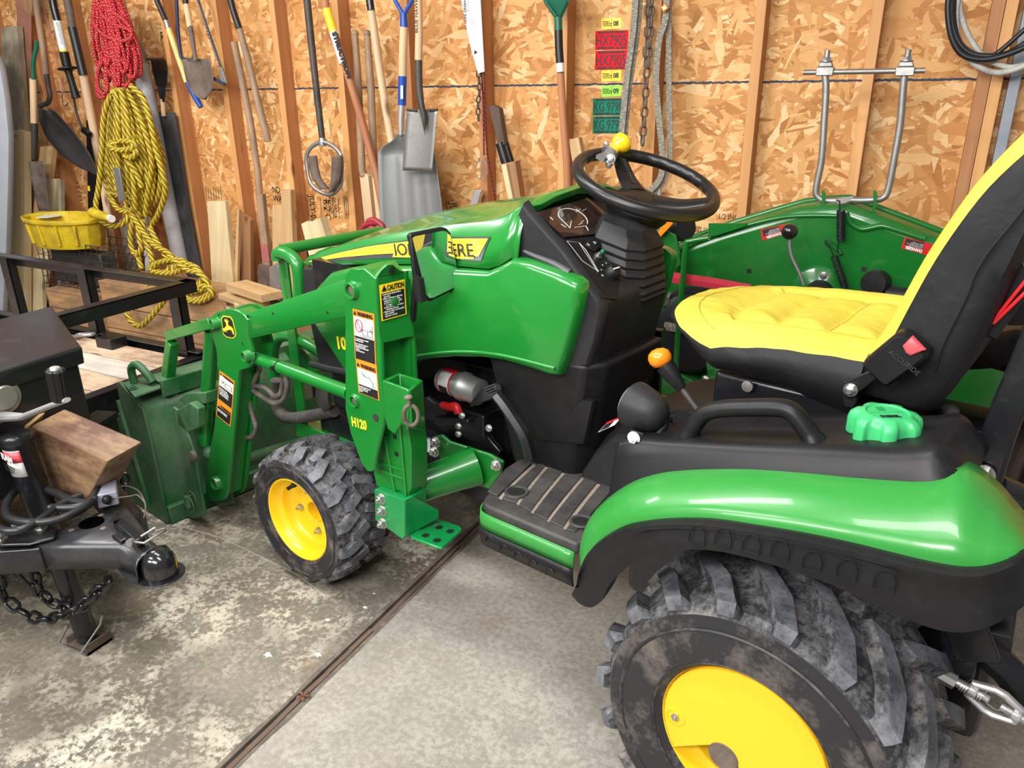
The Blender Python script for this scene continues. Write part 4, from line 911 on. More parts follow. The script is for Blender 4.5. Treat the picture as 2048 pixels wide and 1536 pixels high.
# ---------------------------------------------------------------- roll bar, hitch links
m = MB(); m.prism(lp([(2075, 590), (2046, 662), (2020, 725), (1996, 782), (1971, 847), (1945, 915), (1938, 950), (1996, 992), (2008, 960), (2024, 905), (2046, 840), (2090, 740)], y=.20), (0, .045, 0)); rb = m.build('roll_bar', M['blackpaint'], TR, bevel=.006)
c = rb.copy(); COL.objects.link(c); c.location = rb.location + V((0, 2 * YC - .445, 0)); WM[c.name] = WM[rb.name]
m = MB(); m.bolt(L(1968, 948, y=.25), (0, 1, 0), .013, .014); m.build('roll_bar_bolt', M['chrome'], rb)
m = MB(); m.tube([L(1990, 970, y=.16), L(2060, 1000, y=.10)], .022, 14); m.build('lift_cylinder', M['blackpaint'], TR)
m = MB(); m.beam(L(1895, 1275, y=.27), L(1985, 1275, y=.27), .012, .09, (0, 1, 0)); m.prism(lp([(1880, 1240), (1970, 1240), (1950, 1352), (1935, 1362), (1890, 1345)], y=.26), (0, .01, 0)); m.prism(lp([(1960, 1190), (2040, 1190), (2020, 1340), (1985, 1310)], y=.2), (0, .02, 0)); m.build('hitch_bracket', M['blackpaint'], TR, bevel=.003)
la = smooth_path([L(p, q, y=.22) for p, q in ((1915, 1285), (1965, 1300), (2015, 1340), (2048, 1385), (2100, 1440))], 3)
m = MB(); m.tube(la, .030, 8, up=(0, 1, 0), sy=1); m.build('lower_link', M['blackpaint'], TR, smooth=30)
tb = [L(1885, 1350, y=.30), L(1942, 1378, y=.30), L(2036, 1432, y=.30)]; ax = (tb[2] - tb[1]).normalized()
m = MB(); m.tube([tb[0], tb[1] + ax * .02], .009, 10); m.tube([tb[0] - ax * .01, tb[0] + ax * .022], .014, 8)
for k in range(9): m.tube([tb[0] + ax * (.03 + k * .004), tb[0] + ax * (.032 + k * .004)], .0105, 10)
m.tube([tb[2] - ax * .02, tb[2] + ax * .06], .009, 10); m.build('turnbuckle_rod', M['steel'], TR)
uz = V((0, 0, 1)); uz = (uz - ax * uz.dot(ax)).normalized(); ln = (tb[2] - tb[1]).length; m = MB()
outl = [(0, .014), (.030, .025), (ln - .03, .025), (ln, .014), (ln, -.014), (ln - .03, -.025), (.03, -.025), (0, -.014)]
m.tube([tb[1] + ax * p + uz * q for p, q in outl], .0075, 6, closed=True); m.lathe([(.013, 0), (.013, .014)], tb[1] - ax * .004, ax, 10); m.lathe([(.012, 0), (.012, .014)], tb[2] - ax * .01, ax, 10)
m.tube([tb[1], tb[1] + ax * .030], .007, 8); m.tube([tb[2], tb[2] - ax * .028], .007, 8)
m.build('turnbuckle', M['alu'], TR, smooth=30, bevel=.0015)
m = MB(); m.tube(smooth_path([tb[2] - ax * .05 + uz * .03, tb[2] - ax * .055 - uz * .002, tb[2] - ax * .03 - uz * .012, tb[2] - ax * .02 + uz * .004], 4), .0012, 5); m.build('lock_wire', M['chrome'], TR)
# right-hand side controls seen past the seat
m = MB(); m.box((-.30, 2 * YC - .44, .66), (-.02, 2 * YC - .24, .72)); m.build('valve_housing', M['blackpaint'], TR, bevel=.01)
m = MB(); m.lathe([(.02, 0), (.02, .012), (.01, .02)], L(1897, 826, y=-.2), (0, 0, 1), 14); m.build('housing_bolt', M['steel'], TR)
m = MB(); m.lathe([(.04, 0), (.05, .03), (.03, .06)], L(2010, 640, y=-.2), (0, 0, 1), 14); m.build('hydraulic_cap', M['darkplastic'], TR)
# ---------------------------------------------------------------- pedal, starter, frame tube
m = MB(); pa = [L(p, q, y=.235) for p, q in ((1062, 918), (1052, 880), (1035, 850), (1012, 815), (993, 790))]
m.tube(smooth_path(pa, 3), .018, 6, up=(0, 1, 0), sy=.9); pd = m.build('brake_pedal', M['blackpaint'], TR, smooth=30, bevel=.001)
u = (L(1000, 770, y=.25) - L(963, 782, y=.25)).normalized()
pp = [L(943, 805, y=.24), L(965, 775, y=.24), L(996, 763, y=.22), L(1006, 778, y=.22), L(1004, 792, y=.24), L(970, 802, y=.25), L(946, 812, y=.25)]
nn = V((-.75, .35, .55)).normalized(); m = MB(); m.prism(pp, nn * -.022); m.build('pedal_pad', M['black'], pd, bevel=.004)
for k in range(4):
    m = MB(); a_ = L(969 + k * 1.5, 777 + k * 5, y=.243) + nn * .0005; b_ = L(990 + k * 1.5, 768 + k * 5.3, y=.232) + nn * .0005; m.tube([a_, b_], .0022, 6); m.build('pad_rib', M['darkplastic'], pd)
m = MB(); m.lathe([(.010, 0), (.008, .002)], L(996, 775, y=.236), nn, 14); m.build('pad_boss', M['darkplastic'], pd)
sx = V((1, 0, .05)).normalized(); c_ = L(925, 772, y=.12); m = MB()
m.lathe([(.028, -.075), (.038, -.07), (.040, -.02), (.044, -.015), (.044, .0), (.038, .004), (.038, .075), (.032, .085)], c_, sx, 32); st = m.build('starter_motor', M['alu'], TR, smooth=40)
m = MB(); m.lathe([(.0385, .02), (.0385, .068)], c_, sx, 32, caps=False); m.build('starter_label', M['red'], st)
m = MB(); a, u_, w_ = rect_ax(sx)
for (r_, a0, a1, h0, h1, mt, nm) in ((.0389, -80, 60, .024, .064, 'white', 'label_field'), (.0392, -80, -10, .027, .061, 'ink', 'label_text_block')):
    m = MB(); rows = []
    for k in range(12):
        t = math.radians(a0 + (a1 - a0) * k / 11); d_ = V((0, 1, .15)).normalized() * math.cos(t) + V((0, -.15, 1)).normalized() * math.sin(t); rows.append([c_ + sx * h0 + d_ * r_, c_ + sx * h1 + d_ * r_])
    m.grid(rows); m.build(nm, M[mt], st, solid=.0003)
m = MB(); m.tube(smooth_path([L(p, q, y=.16) for p, q in ((858, 795), (872, 806), (890, 812), (905, 815))], 3), .009, 8); m.build('battery_cable', M['cable'], TR)
m = MB(); m.tube(smooth_path([L(p, q, y=.165) for p, q in ((884, 810), (900, 814), (912, 814), (917, 826))], 3), [.011, .012, .012, .013, .014, .014, .013, .013, .013, .013][:10], 10); m.build('terminal_boot', M['red'], TR, smooth=70)
m = MB(); m.prism(lp([(882, 828), (948, 832), (952, 840), (902, 848), (882, 842)], y=.15), (0, .03, 0)); m.prism(lp([(840, 840), (870, 830), (985, 870), (1010, 900), (985, 925), (930, 890)], y=.12), (0, .02, 0)); m.build('engine_bracket', M['blackpaint'], TR, bevel=.004)
for px, py in ((924, 831), (978, 856), (917, 852), (917, 868)):
    m = MB(); m.bolt(L(px, py, y=.19), (-.3, 1, .3), .0075, .008); m.build('bracket_bolt', M['chrome'], TR)
m = MB(); m.box((.95, .02, .40), (1.30, .14, .60)); m.build('battery_tray', M['blackpaint'], TR, bevel=.006)
m = MB(); m.prism(lp([(826, 868), (861, 876), (861, 905), (827, 897)], y=.142), (0, .001, 0)); m.build('battery_label', M['paper'], TR)
lt = lp([(828, 871)], y=.1435)[0]; text('\n'.join(['WARNING BATTERY ACID', 'KEEP SPARKS AWAY', 'AND OPEN FLAME', 'SEE THE MANUAL', 'SHIELD EYES']), lt, lp([(861, 879)], y=.1435)[0] - lt, (0, 0, 1), .006, M['ink'], TR)
# cross tube that carries the loader mast
q0, q1 = L(1003, 925, y=.20), L(820, 985, y=.36)
m = MB()
A_ = [lp([(884, 868)], y=.20)[0], lp([(988, 905)], y=.20)[0], lp([(984, 965)], y=.22)[0], lp([(876, 905)], y=.22)[0]]
t0, t1, t2, t3 = L(892, 897, y=.20), L(975, 915, y=.20), L(965, 968, y=.20), L(885, 935, y=.20)
e0, e1, e2, e3 = L(822, 932, y=.40), L(855, 990, y=.40), L(822, 1018, y=.40), L(815, 950, y=.40)
def oct_(c, ax_, r): a, u, w = rect_ax(ax_); return [c + (u * math.cos(2 * PI * k / 16) + w * math.sin(2 * PI * k / 16)) * r for k in range(16)]
cA, cB = L(950, 932, y=.17), L(800, 985, y=.37); dr = (cB - cA)
m.loft([oct_(cA, dr, .060), oct_(cA.lerp(cB, .25), dr, .054), oct_(cA.lerp(cB, .6), dr, .050), oct_(cB, dr, .050)], True, True)
ct = m.build('mounting_frame', M['loader'], TR, smooth=50)
m = MB(); m.prism(lp([(868, 872), (890, 866), (905, 880), (985, 905), (1012, 920), (1008, 942), (985, 975), (930, 960), (890, 925)], y=.155), (0, .016, 0)); m.build('mounting_flange', M['loader'], TR, bevel=.006)
for px, py in ((873, 884), (870, 903), (993, 930)):
    m = MB(); m.bolt(L(px, py, y=.185), (-.2, 1, .15), .012, .016); m.build('flange_bolt', M['chrome'], TR)
# ---------------------------------------------------------------- loader mast
YM = .450
mp = lp([(689, 552), (699, 537), (728, 536), (752, 557), (755, 646), (761, 690), (764, 760), (770, 818), (766, 852), (751, 915), (749, 940), (741, 945), (734, 943), (722, 925), (701, 868), (690, 818)], y=YM)
m = MB(); puff(m, mp, YM - .008, YM, .003, back=YM - .010); ms = m.build('loader_mast', M['loader'], TR, smooth=40)
# rear face of the mast: from its near edge to the far plate
def rearx(z): return L(755, 640, y=YM).x
yb = .345
ed = [L(p, q, y=YM - .001) for p, q in ((752, 557), (754, 610), (756, 646), (761, 688))]
fr_ = [L(p, q, y=yb) for p, q in ((812, 545), (819, 600), (824, 640), (829, 672))]
m = MB(); m.loft([[ed[k], fr_[k], fr_[k] + V((.012, 0, 0)), ed[k] + V((.012, 0, 0))] for k in range(4)]); m.build('mast_rear_plate', M['loader'], ms, bevel=.002)
# raised ear with a hole at the top of the rear plate
ear = [ed[0], L(764, 541, y=.43), L(776, 529, y=.415), L(786, 529, y=.40), L(800, 540, y=.37), fr_[0]]
m = MB(); m.prism(ear, (.012, 0, 0)); m.build('mast_ear', M['loader'], ms, bevel=.002)
m = MB(); m.lathe([(.009, -.0008), (.009, .0006)], L(784, 540, y=.40) + V((-.001, 0, 0)), (-1, 0, 0), 20); m.build('ear_hole', M['ink'], ms)
tp = [ed[0] + V((0, 0, -.002)), L(728, 536, y=YM - .002), L(700, 537, y=YM - .002), L(700, 537, y=YM - .002) + V((0, -.10, 0)), L(728, 536, y=YM - .002) + V((0, -.10, .0)), fr_[0] + V((0, 0, -.004))]
m = MB(); m.prism(tp, (0, 0, -.008)); tpo = m.build('mast_top', M['loader'], ms, bevel=.002)
m = MB(); m.prism([p + V((0, 0, .0012)) for p in (L(733, 541, z=tp[0].z), L(746, 533, z=tp[0].z), L(760, 531, z=tp[0].z), L(763, 536, z=tp[0].z), L(754, 548, z=tp[0].z), L(739, 547, z=tp[0].z))], (0, 0, .001)); m.build('mast_opening', M['ink'], ms)
body = [V((p.x + (.014 if i in (0,) else 0), p.y, p.z)) for i, p in enumerate(mp)]
m = MB(); fxa = L(690, 560, y=YM).x; fxb = L(690, 818, y=YM).x
m.loft([[V((x, y, z)) for x, y in ((L(689, q, y=YM).x - .004, YM - .01), (L(689, q, y=YM).x - .004, yb + .0), (L(689, q, y=YM).x - .014, yb), (L(689, q, y=YM).x - .014, YM - .01))] for q, z in ((552, L(689, 552, y=YM).z - .01), (818, L(690, 818, y=YM).z))]); m.build('mast_front_plate', M['loader'], ms)
fp = [V((p.x, yb, p.z)) for p in mp]; m = MB(); m.prism(fp[3:15] + fp[:1], (0, .008, 0)); m.build('mast_far_plate', M['loader'], ms)
# recessed web below the rear plate
wb = [L(p, q, y=.40) for p, q in ((778, 672), (828, 668), (834, 745), (790, 745))]
m = MB(); m.loft([[V((ed[3].x + .03 + dx, y, z)) for dx, y in ((0, YM - .008), (0, yb + .008), (.01, yb + .008), (.01, YM - .008))] for dx0, z in ((0, ed[3].z + .02), (0, L(764, 770, y=YM).z))]); m.build('mast_web', M['loader'], ms)
# the far-side flank seen at the right of the mast
m = MB(); m.prism(lp([(815, 548), (822, 560), (828, 640), (834, 700), (836, 760), (812, 760), (808, 640)], y=.335), (0, .010, 0)); m.build('mast_flank', M['loader'], ms, bevel=.002)
# square socket with its eye bolt
def sock(px, py, y): return L(px, py, y=y)
z1 = L(766, 757, y=YM - .004).z; xA = L(768, 765, y=YM - .004).x; 
S = [(768, 762, .446), (797, 744, .36), (843, 760, .36), (822, 782, .446)]
top = [L(p, q, z=z1 + .006) for p, q in ((765, 760), (797, 744), (846, 760), (820, 781))]; bot = [p + V((0, 0, -.115)) for p in top]; bot2 = [bot[0].lerp(bot[1], .3), bot[1], bot[2], bot[3].lerp(bot[2], .2)]
m = MB(); th = .012; cen_ = sum((p for p in top), V((0, 0, 0))) / 4; inn = [p.lerp(cen_, .22) for p in top]
rings = [[p + V((0, 0, -.14)) if i in (2,) else p + V((0, 0, -.10)) for i, p in enumerate(top)], top, inn, [p + V((0, 0, -.08)) for p in inn]]
m.loft(rings, True, True); so = m.build('parking_stand_socket', M['loader'], ms, bevel=.003, smooth=35)
m = MB(); m.prism([top[3] + V((0, .001, 0)), top[0] + V((0, .001, 0)), L(768, 830, y=top[0].y), L(775, 858, y=top[0].y), L(788, 868, y=top[3].y), L(800, 850, y=top[3].y)], (0, -.01, 0)); m.build('socket_gusset', M['loader'], ms, bevel=.003)
m = MB(); m.prism([top[3], top[2], L(846, 820, y=top[2].y), L(840, 835, y=top[2].y), L(818, 860, y=top[3].y)], (.006, .006, 0)); m.build('socket_flap', M['loader'], ms, bevel=.003)
ec = L(822, 831, y=.50); m = MB(); a0 = V((0, 0, 1)); pts = [ec + V((-.2, 0, 0)) * 0 + (V((.55, .84, 0)) * math.cos(t) * .0 + V((-.75, .6, 0)) * math.cos(t) * .0)for t in (0,)]
ring = []
for k in range(24):
    t = math.radians(100 + 340 * k / 23); ring.append(ec + (V((-.77, -.64, 0)) * math.cos(t) * .017 + V((0, 0, 1)) * math.sin(t) * .026))
m.tube([L(818, 796, y=.50), L(818, 806, y=.50)] + ring, .0052, 8); m.lathe([(.008, 0), (.011, .004), (.008, .008)], L(817, 798, y=.50), (0, 0, 1), 12); m.build('eye_bolt', M['rust'], ms, smooth=80)
# lower casting, bracket and step
m = MB(); puff(m, lp([(755, 835), (812, 835), (822, 900), (822, 975), (815, 998), (800, 985), (752, 975), (745, 945), (752, 915)], y=.405), .39, .405, .006, back=.345); lc_ = m.build('mast_post', M['loader'], TR, smooth=35)
for A, B in (((770, 872), (790, 985)), ((800, 850), (812, 990)), ((755, 938), (808, 958)), ((756, 925), (808, 940))):
    m = MB(); m.tube([L(*A, y=.407), L(*B, y=.407)], .005, 6); m.build('casting_rib', M['loader'], lc_)
for A in ((790, 873), (793, 908)): m = MB(); p = L(*A, y=.406); m.box((p.x - .006, p.y, p.z - .006), (p.x + .006, p.y + .002, p.z + .006)); m.build('square_hole', M['ink'], lc_)
m = MB(); puff(m, lp([(750, 978), (760, 980), (805, 998), (812, 1000), (812, 1072), (806, 1078), (782, 1060), (752, 1040)], y=.425), .418, .428, .002, back=.35); sb = m.build('step_bracket', M['newgreen'], TR, smooth=35)
m = MB(); r0, r1 = L(812, 1000, y=.425), L(810, 1074, y=.425); s0, s1 = L(826, 993, y=.405), L(877, 1036, y=.33); s2 = L(877, 1020, y=.33)
m.loft([[r0, r0 + V((.008, 0, 0)), r1 + V((.008, 0, 0)), r1], [s0, s0 + V((.008, 0, 0)), L(822, 1068, y=.40) + V((.008, 0, 0)), L(822, 1068, y=.40)], [s2, s2 + V((.008, 0, 0)), s1 + V((.008, 0, 0)), s1]]); m.build('bracket_gusset', M['newgreen'], sb)
zst = L(815, 1078, y=.42).z
pst = [L(p, q, z=zst) for p, q in ((818, 1068), (822, 1078), (872, 1098), (884, 1100), (922, 1066), (924, 1060), (918, 1056), (876, 1042))]
m = MB(); m.prism(pst, (0, 0, .008)); sp_ = m.build('step_plate', M['newgreen'], TR, bevel=.002)
for px, py in ((851, 1071), (874, 1081), (878, 1055), (900, 1063)):
    m = MB(); c = L(px, py, z=zst + .0085)
    star = []
    for k in range(16):
        r = .013 if k % 2 else .0065; t = 2 * PI * k / 16; star.append(c + V((r * math.cos(t), r * math.sin(t), 0)))
    m.prism(star, (0, 0, .0016)); m.build('grip_hole', M['ink'], sp_)
for px, py in ((763, 997), (765, 1021), (766, 1046)):
    m = MB(); m.bolt(L(px, py, y=.428), (-.1, 1, .0), .0125, .014); m.build('bracket_bolt', M['chrome'], sb, bevel=.001)
# pivots
def boss(px, py, y, r, l, par, nm='pivot_boss', mt='loader'):
    m = MB(); c = L(px, py, y=y); m.lathe([(r * 1.25, -.004), (r * 1.1, .003), (r, .006), (r, l), (r * .93, l + .002), (r * .72, l + .001), (r * .70, l - .008), (0, l - .008)], c - V((0, l, 0)), (0, 1, 0), 28); b = m.build(nm, M[mt], par, smooth=45)
    m = MB(); m.lathe([(r * .66, -.004), (r * .6, .0), (r * .45, .001), (0, .0)], c - V((0, .006, 0)), (0, 1, 0), 16); m.build('pivot_pin', M['rust'], b); return b
boss(699, 582, YM + .013, .021, .016, ms); boss(706, 803, YM + .008, .017, .010, ms)
m = MB(); c = L(751, 835, y=YM + .001); m.lathe([(.011, 0), (.011, .0012)], c, (0, 1, 0), 20); m.build('mast_hole', M['darksteel'], ms)
text('H120', L(704, 851, y=YM + .001), L(740, 862, y=YM + .001) - L(704, 851, y=YM + .001), (0, 0, 1), .036, M['decal_yellow'], ms, bold=.0012, sx=.78)
# ---------------------------------------------------------------- warning stickers
def stk(pts, y, fields, lines, par, hdr, nm='warning_sticker', plane='y', hs=.012):
    "pts: top left, top right, bottom left in pixels"
    kw = {plane: y}; A, B_, C_ = [L(p, q, **kw) for p, q in pts]; nrm_ = V((0, 1, 0)) if plane == 'y' else V((-1, 0, 0))
    u = B_ - A; v = A - C_; w, h = u.length, v.length; u.normalize(); v.normalize()
    for i, (x0, y0, x1, y1, mt) in enumerate(fields):
        mm = MB(); P_ = [A + u * (w * a) - v * (h * b) + nrm_ * (.0008 + i * .0004) for a, b in ((x0, y0), (x1, y0), (x1, y1), (x0, y1))]
        mm.prism(P_, nrm_ * .0004); mm.build(nm if i == 0 else 'sticker_field', M[mt], par, smooth=0)
    o_ = lambda a, b: A + u * (w * a) - v * (h * b) + nrm_ * .0032
    for t_, a, b, s_, mt in hdr:
        text(t_, o_(a, b), u, v, s_, M[mt], par, bold=.0004, fit=w * .70)
    for t_, a, b, s_, mt in lines:
        text(t_, o_(a, b), u, v, s_, M[mt], par, space=.95)
    return o_, u, v, w, h
def tri(o_, u, v, s, par, mt='ink'):
    m = MB(); m.prism([o_, o_ + u * s, o_ + u * s * .5 + v * s * .95], u.cross(v) * .0003); m.build('alert_triangle', M[mt], par, smooth=0)
o_, u, v, w, h = stk([(706, 617), (749, 628), (711, 717)], YM, [(0, 0, 1, 1, 'sticker_orange'), (.04, .135, .96, .52, 'white'), (.04, .52, .96, .985, 'ink')],
    [('To avoid injury or death\nby falling loads:', .08, .58, .0052, 'white'), ('Do not handle round or\nlarge objects unless\nHandle raised loads with\ncaution.\nCarry loads low.', .08, .68, .0050, 'white')], ms, [('WARNING', .24, .105, .0145, 'ink')])
tri(o_(.05, .105), u, v, .0115, ms)
m = MB(); c = o_(.28, .30); m.tube([c + u * .013 * math.cos(t * PI / 12) + v * .016 * math.sin(t * PI / 12) for t in range(24)], .0012, 5, closed=True); m.tube([c - u * .009 + v * .011, c + u * .009 - v * .011], .001, 5); m.build('prohibition_ring', M['red'], ms)
m = MB()
for a_, b_ in (((.45, .36), (.45, .46)), ((.45, .36), (.68, .36)), ((.68, .36), (.68, .46)), ((.45, .46), (.9, .46)), ((.35, .49), (.95, .49)), ((.72, .38), (.88, .34)), ((.88, .34), (.9, .46)), ((.8, .3), (.82, .36)), ((.92, .24), (.9, .38))): m.tube([o_(*a_), o_(*b_)], .0007, 4)
m.build('pictogram', M['ink'], ms)
o_, u, v, w, h = stk([(712, 716), (754, 731), (718, 785)], YM, [(0, 0, 1, 1, 'sticker_orange'), (.05, .25, .95, .72, 'white'), (.05, .72, .95, .98, 'ink')],
    [('To avoid injury from fall:\nDo not stand on or\nunder arms or lift\npeople.', .08, .785, .0046, 'white')], ms, [('WARNING', .24, .20, .0145, 'ink')])
tri(o_(.05, .20), u, v, .0115, ms)
m = MB()
for a_, b_ in (((.25, .32), (.45, .45)), ((.45, .45), (.6, .42)), ((.6, .42), (.78, .55)), ((.78, .55), (.78, .66)), ((.7, .66), (.92, .66)), ((.25, .4), (.42, .44))): m.tube([o_(*a_), o_(*b_)], .0007, 4)
m.build('pictogram', M['ink'], ms)
# caution sticker on the rear plate
A, B_, C_ = L(757, 570, y=.442), L(808, 558, y=.364), L(762, 642, y=.442)
u = (B_ - A); w = u.length; u.normalize(); v = A - C_; h = v.length; v.normalize(); nr = u.cross(v); nr = nr if nr.x < 0 else -nr
def cp(a, b, t=.0015): return A + u * (w * a) - v * (h * b) + nr * t
for i, (x0, y0, x1, y1, mt) in enumerate(((0, 0, 1, 1, 'sticker_yellow'), (.05, .25, .95, .97, 'ink'))):
    mm = MB(); mm.prism([cp(p, q, .0025 + i * .0004) for p, q in ((x0, y0), (x1, y0), (x1, y1), (x0, y1))], nr * .0004); mm.build('caution_sticker' if i == 0 else 'sticker_field', M[mt], ms, smooth=0)
text('CAUTION', cp(.29, .195, .0036), u, v, .0185, M['ink'], ms, bold=.0005, fit=w * .66); tri(cp(.07, .195, .0036), u, v, .016, ms)
text('• Lock loader latches before\n   operating.\n• Before servicing or adjusting\n   equipment, or detaching,\n   a) Lower loader to ground\n       or support on stand.\n   b) Shut off engine and relieve\n       hydraulic pressure.\n• Observe safety recommended\n   rules in loader\n   operator\'s manual.', cp(.08, .31, .0036), u, v, .0062, M['white'], ms, space=.88, fit=w * .82)
m = MB(); c = cp(.55, .56, .004); m.lathe([(.012, 0), (.011, .0008), (0, .001)], c, nr, 9); m.build('scraped_paint', M['loader'], ms)
# ---------------------------------------------------------------- boom
YA = .440
ua = lp([(470, 620), (489, 628), (690, 559), (700, 575), (700, 625), (690, 634), (500, 678), (480, 672)], y=YA)
m = MB(); puff(m, ua, YA - .006, YA, .004, back=YA - .055); bm_ = m.build('boom_arm', M['loader'], TR, smooth=35)
for px, py in ((546, 627), (655, 625)): m = MB(); m.lathe([(.004, 0), (.004, .001)], L(px, py, y=YA), (0, 1, 0), 8); m.build('arm_hole', M['ink'], bm_)
YL = .446
lo = lp([(414, 640), (432, 624), (456, 617), (474, 620), (486, 628), (496, 640), (495, 672), (503, 700), (503, 728), (497, 736), (478, 742), (470, 830), (455, 985), (448, 1000), (425, 1003), (410, 985), (412, 940), (428, 850), (437, 760), (432, 700), (424, 672)], y=YL)
m = MB(); puff(m, lo, YL - .008, YL, .003, back=YL - .012); ka = m.build('knee_plate', M['loader'], TR, smooth=35)
lo2 = [L(p, q, y=YL - .012) for p, q in ((440, 735), (480, 735), (470, 830), (455, 990), (420, 990), (430, 850))]
m = MB(); m.prism(lo2, (0, -.058, 0)); m.build('lower_boom', M['loader'], TR, bevel=.003)
lo3 = [V((p.x, YL - .072, p.z)) for p in lo]; m = MB(); m.prism(lo3, (0, -.008, 0)); m.build('knee_far_plate', M['loader'], ka)
boss(423, 649, YL + .022, .017, .026, ka); boss(487, 714, YL + .018, .017, .022, ka); boss(427, 968, YL + .016, .025, .02, ka)
for px, py, r in ((496, 633, .005), (485, 687, .004), (438, 630, .004)): m = MB(); m.lathe([(r, 0), (r, .001)], L(px, py, y=YL), (0, 1, 0), 8); m.build('plate_hole', M['ink'], ka)
# leaping animal badge
bc = [(443, 636), (447, 631), (461, 633), (466, 640), (473, 668), (471, 674), (466, 677), (453, 674), (447, 668)]
m = MB(); m.prism([V((p.x, YL + .0004, p.z)) for p in lp(bc, y=YL)], (0, .0006, 0)); bd = m.build('emblem_badge', M['sticker_yellow'], ka, smooth=0)
cb_ = sum((L(p, q, y=YL) for p, q in bc), V((0, 0, 0))) / len(bc)
m = MB(); m.prism([cb_ + (V((p.x, YL, p.z)) - cb_) * .91 + V((0, .0012, 0)) for p in lp(bc, y=YL)], (0, .0005, 0)); m.build('badge_field', M['ink'], ka, smooth=0)
dd = [(455, 664), (449, 662), (447, 657), (451, 655), (454, 651), (453, 645), (450, 641), (451, 637), (453, 641), (455, 637), (456, 642), (459, 641), (457, 645), (458, 651), (463, 653), (467, 657), (469, 664), (470, 670), (467, 667), (464, 660), (459, 659), (456, 661), (450, 659)]
m = MB(); m.prism([V((p.x, YL + .0018, p.z)) for p in lp(dd, y=YL)], (0, .0005, 0)); m.build('leaping_deer', M['decal_yellow'], ka, smooth=0)
o_, u, v, w, h = stk([(440, 741), (470, 763), (436, 795)], YL, [(0, 0, 1, 1, 'sticker_orange'), (.05, .13, .95, .52, 'white'), (.05, .50, .95, .99, 'ink')], [('Pinch point. Keep\nhands and feet clear\nof moving arms when\nloader is operating.\nStay clear of bucket.', .1, .58, .0062, 'white')], ka, [('WARNING', .26, .11, .0105, 'ink')]); tri(o_(.06, .11), u, v, .009, ka)
m = MB()
for a_, b_ in (((.2, .25), (.35, .33)), ((.2, .36), (.4, .25)), ((.45, .28), (.85, .28)), ((.45, .42), (.85, .42)), ((.85, .28), (.9, .42)), ((.45, .28), (.45, .42))): m.tube([o_(*a_), o_(*b_)], .0007, 4)
m.build('pictogram', M['ink'], ka)
o_, u, v, w, h = stk([(436, 796), (465, 819), (433, 830)], YL, [(0, 0, 1, 1, 'sticker_orange'), (.05, .38, .95, .95, 'ink')], [('Avoid crushing. Never\nallow riders in bucket.', .1, .55, .006, 'white')], ka, [('WARNING', .26, .32, .0105, 'ink')])
# cylinders
def cyl(a_, b_, r, y0, y1, nm='hydraulic_cylinder', mt='loader'):
    m = MB(); p, q = L(*a_, y=y0), L(*b_, y=y1); d = (q - p).normalized(); m.tube([p, p + d * .01, p + d * .012, q - d * .012, q - d * .01, q], [r * 1.0, r * 1.0, r * .97, r * .97, r, r], 20); return m.build(nm, M[mt], TR, smooth=60)
cyl((424, 660), (409, 885), .024, .430, .430); m = MB(); m.ball(L(418, 905, y=.435), .024, 12); m.build('cylinder_eye', M['dustgreen'], TR)
lcy = cyl((508, 714), (700, 786), .0205, .415, .415)
m = MB(); p = L(560, 735, y=.415); d_ = (L(700, 786, y=.415) - L(508, 714, y=.415)).normalized(); m.lathe([(.0225, -.003), (.0225, .003)], p, d_, 20); m.box((p.x, p.y + .018, p.z - .004), (p.x + .01, p.y + .028, p.z + .01)); m.build('cable_tie', M['ink'], lcy)
m = MB(); m.tube(smooth_path([L(p, q, y=.12) for p, q in ((548, 770), (546, 715), (549, 690), (562, 673), (590, 675), (640, 703), (700, 745))], 4), .0215, 14); m.build('boom_tube', M['loader'], TR, smooth=80)
m = MB(); m.prism(lp([(572, 700), (620, 770), (640, 740), (600, 690)], y=.10), (0, .01, 0)); m.build('tube_gusset', M['loader'], TR)
# hoses
for k, pts in enumerate((((520, 735), (512, 755), (505, 770)), ((505, 772), (530, 775), (550, 792), (562, 785), (566, 760)), ((505, 780), (520, 790), (545, 805), (565, 800), (574, 775), (572, 752)), ((498, 800), (505, 830), (512, 855), (505, 872), (490, 876)))):
    m = MB(); m.tube(smooth_path([L(p, q, y=.38) for p, q in pts], 4), .0085, 8); m.build('hydraulic_hose', dusty('hose %d' % k, (.07, .06, .055), (.25, .21, .18), .7, .6, sc=14), TR, smooth=80)
m = MB(); m.tube(smooth_path([L(p, q, y=.15) for p, q in ((552, 760), (553, 800), (560, 825), (580, 836), (620, 832), (668, 822))], 4), .022, 12); m.build('rubber_sleeve', dusty('dusty sleeve', (.05, .048, .045), (.2, .18, .16), .6, .6), TR, smooth=80)
m = MB(); m.tube(smooth_path([L(p, q, y=.30) for p, q in ((622, 728), (660, 738), (700, 745))], 4), .010, 8); m.build('hydraulic_hose', M['cable'], TR)
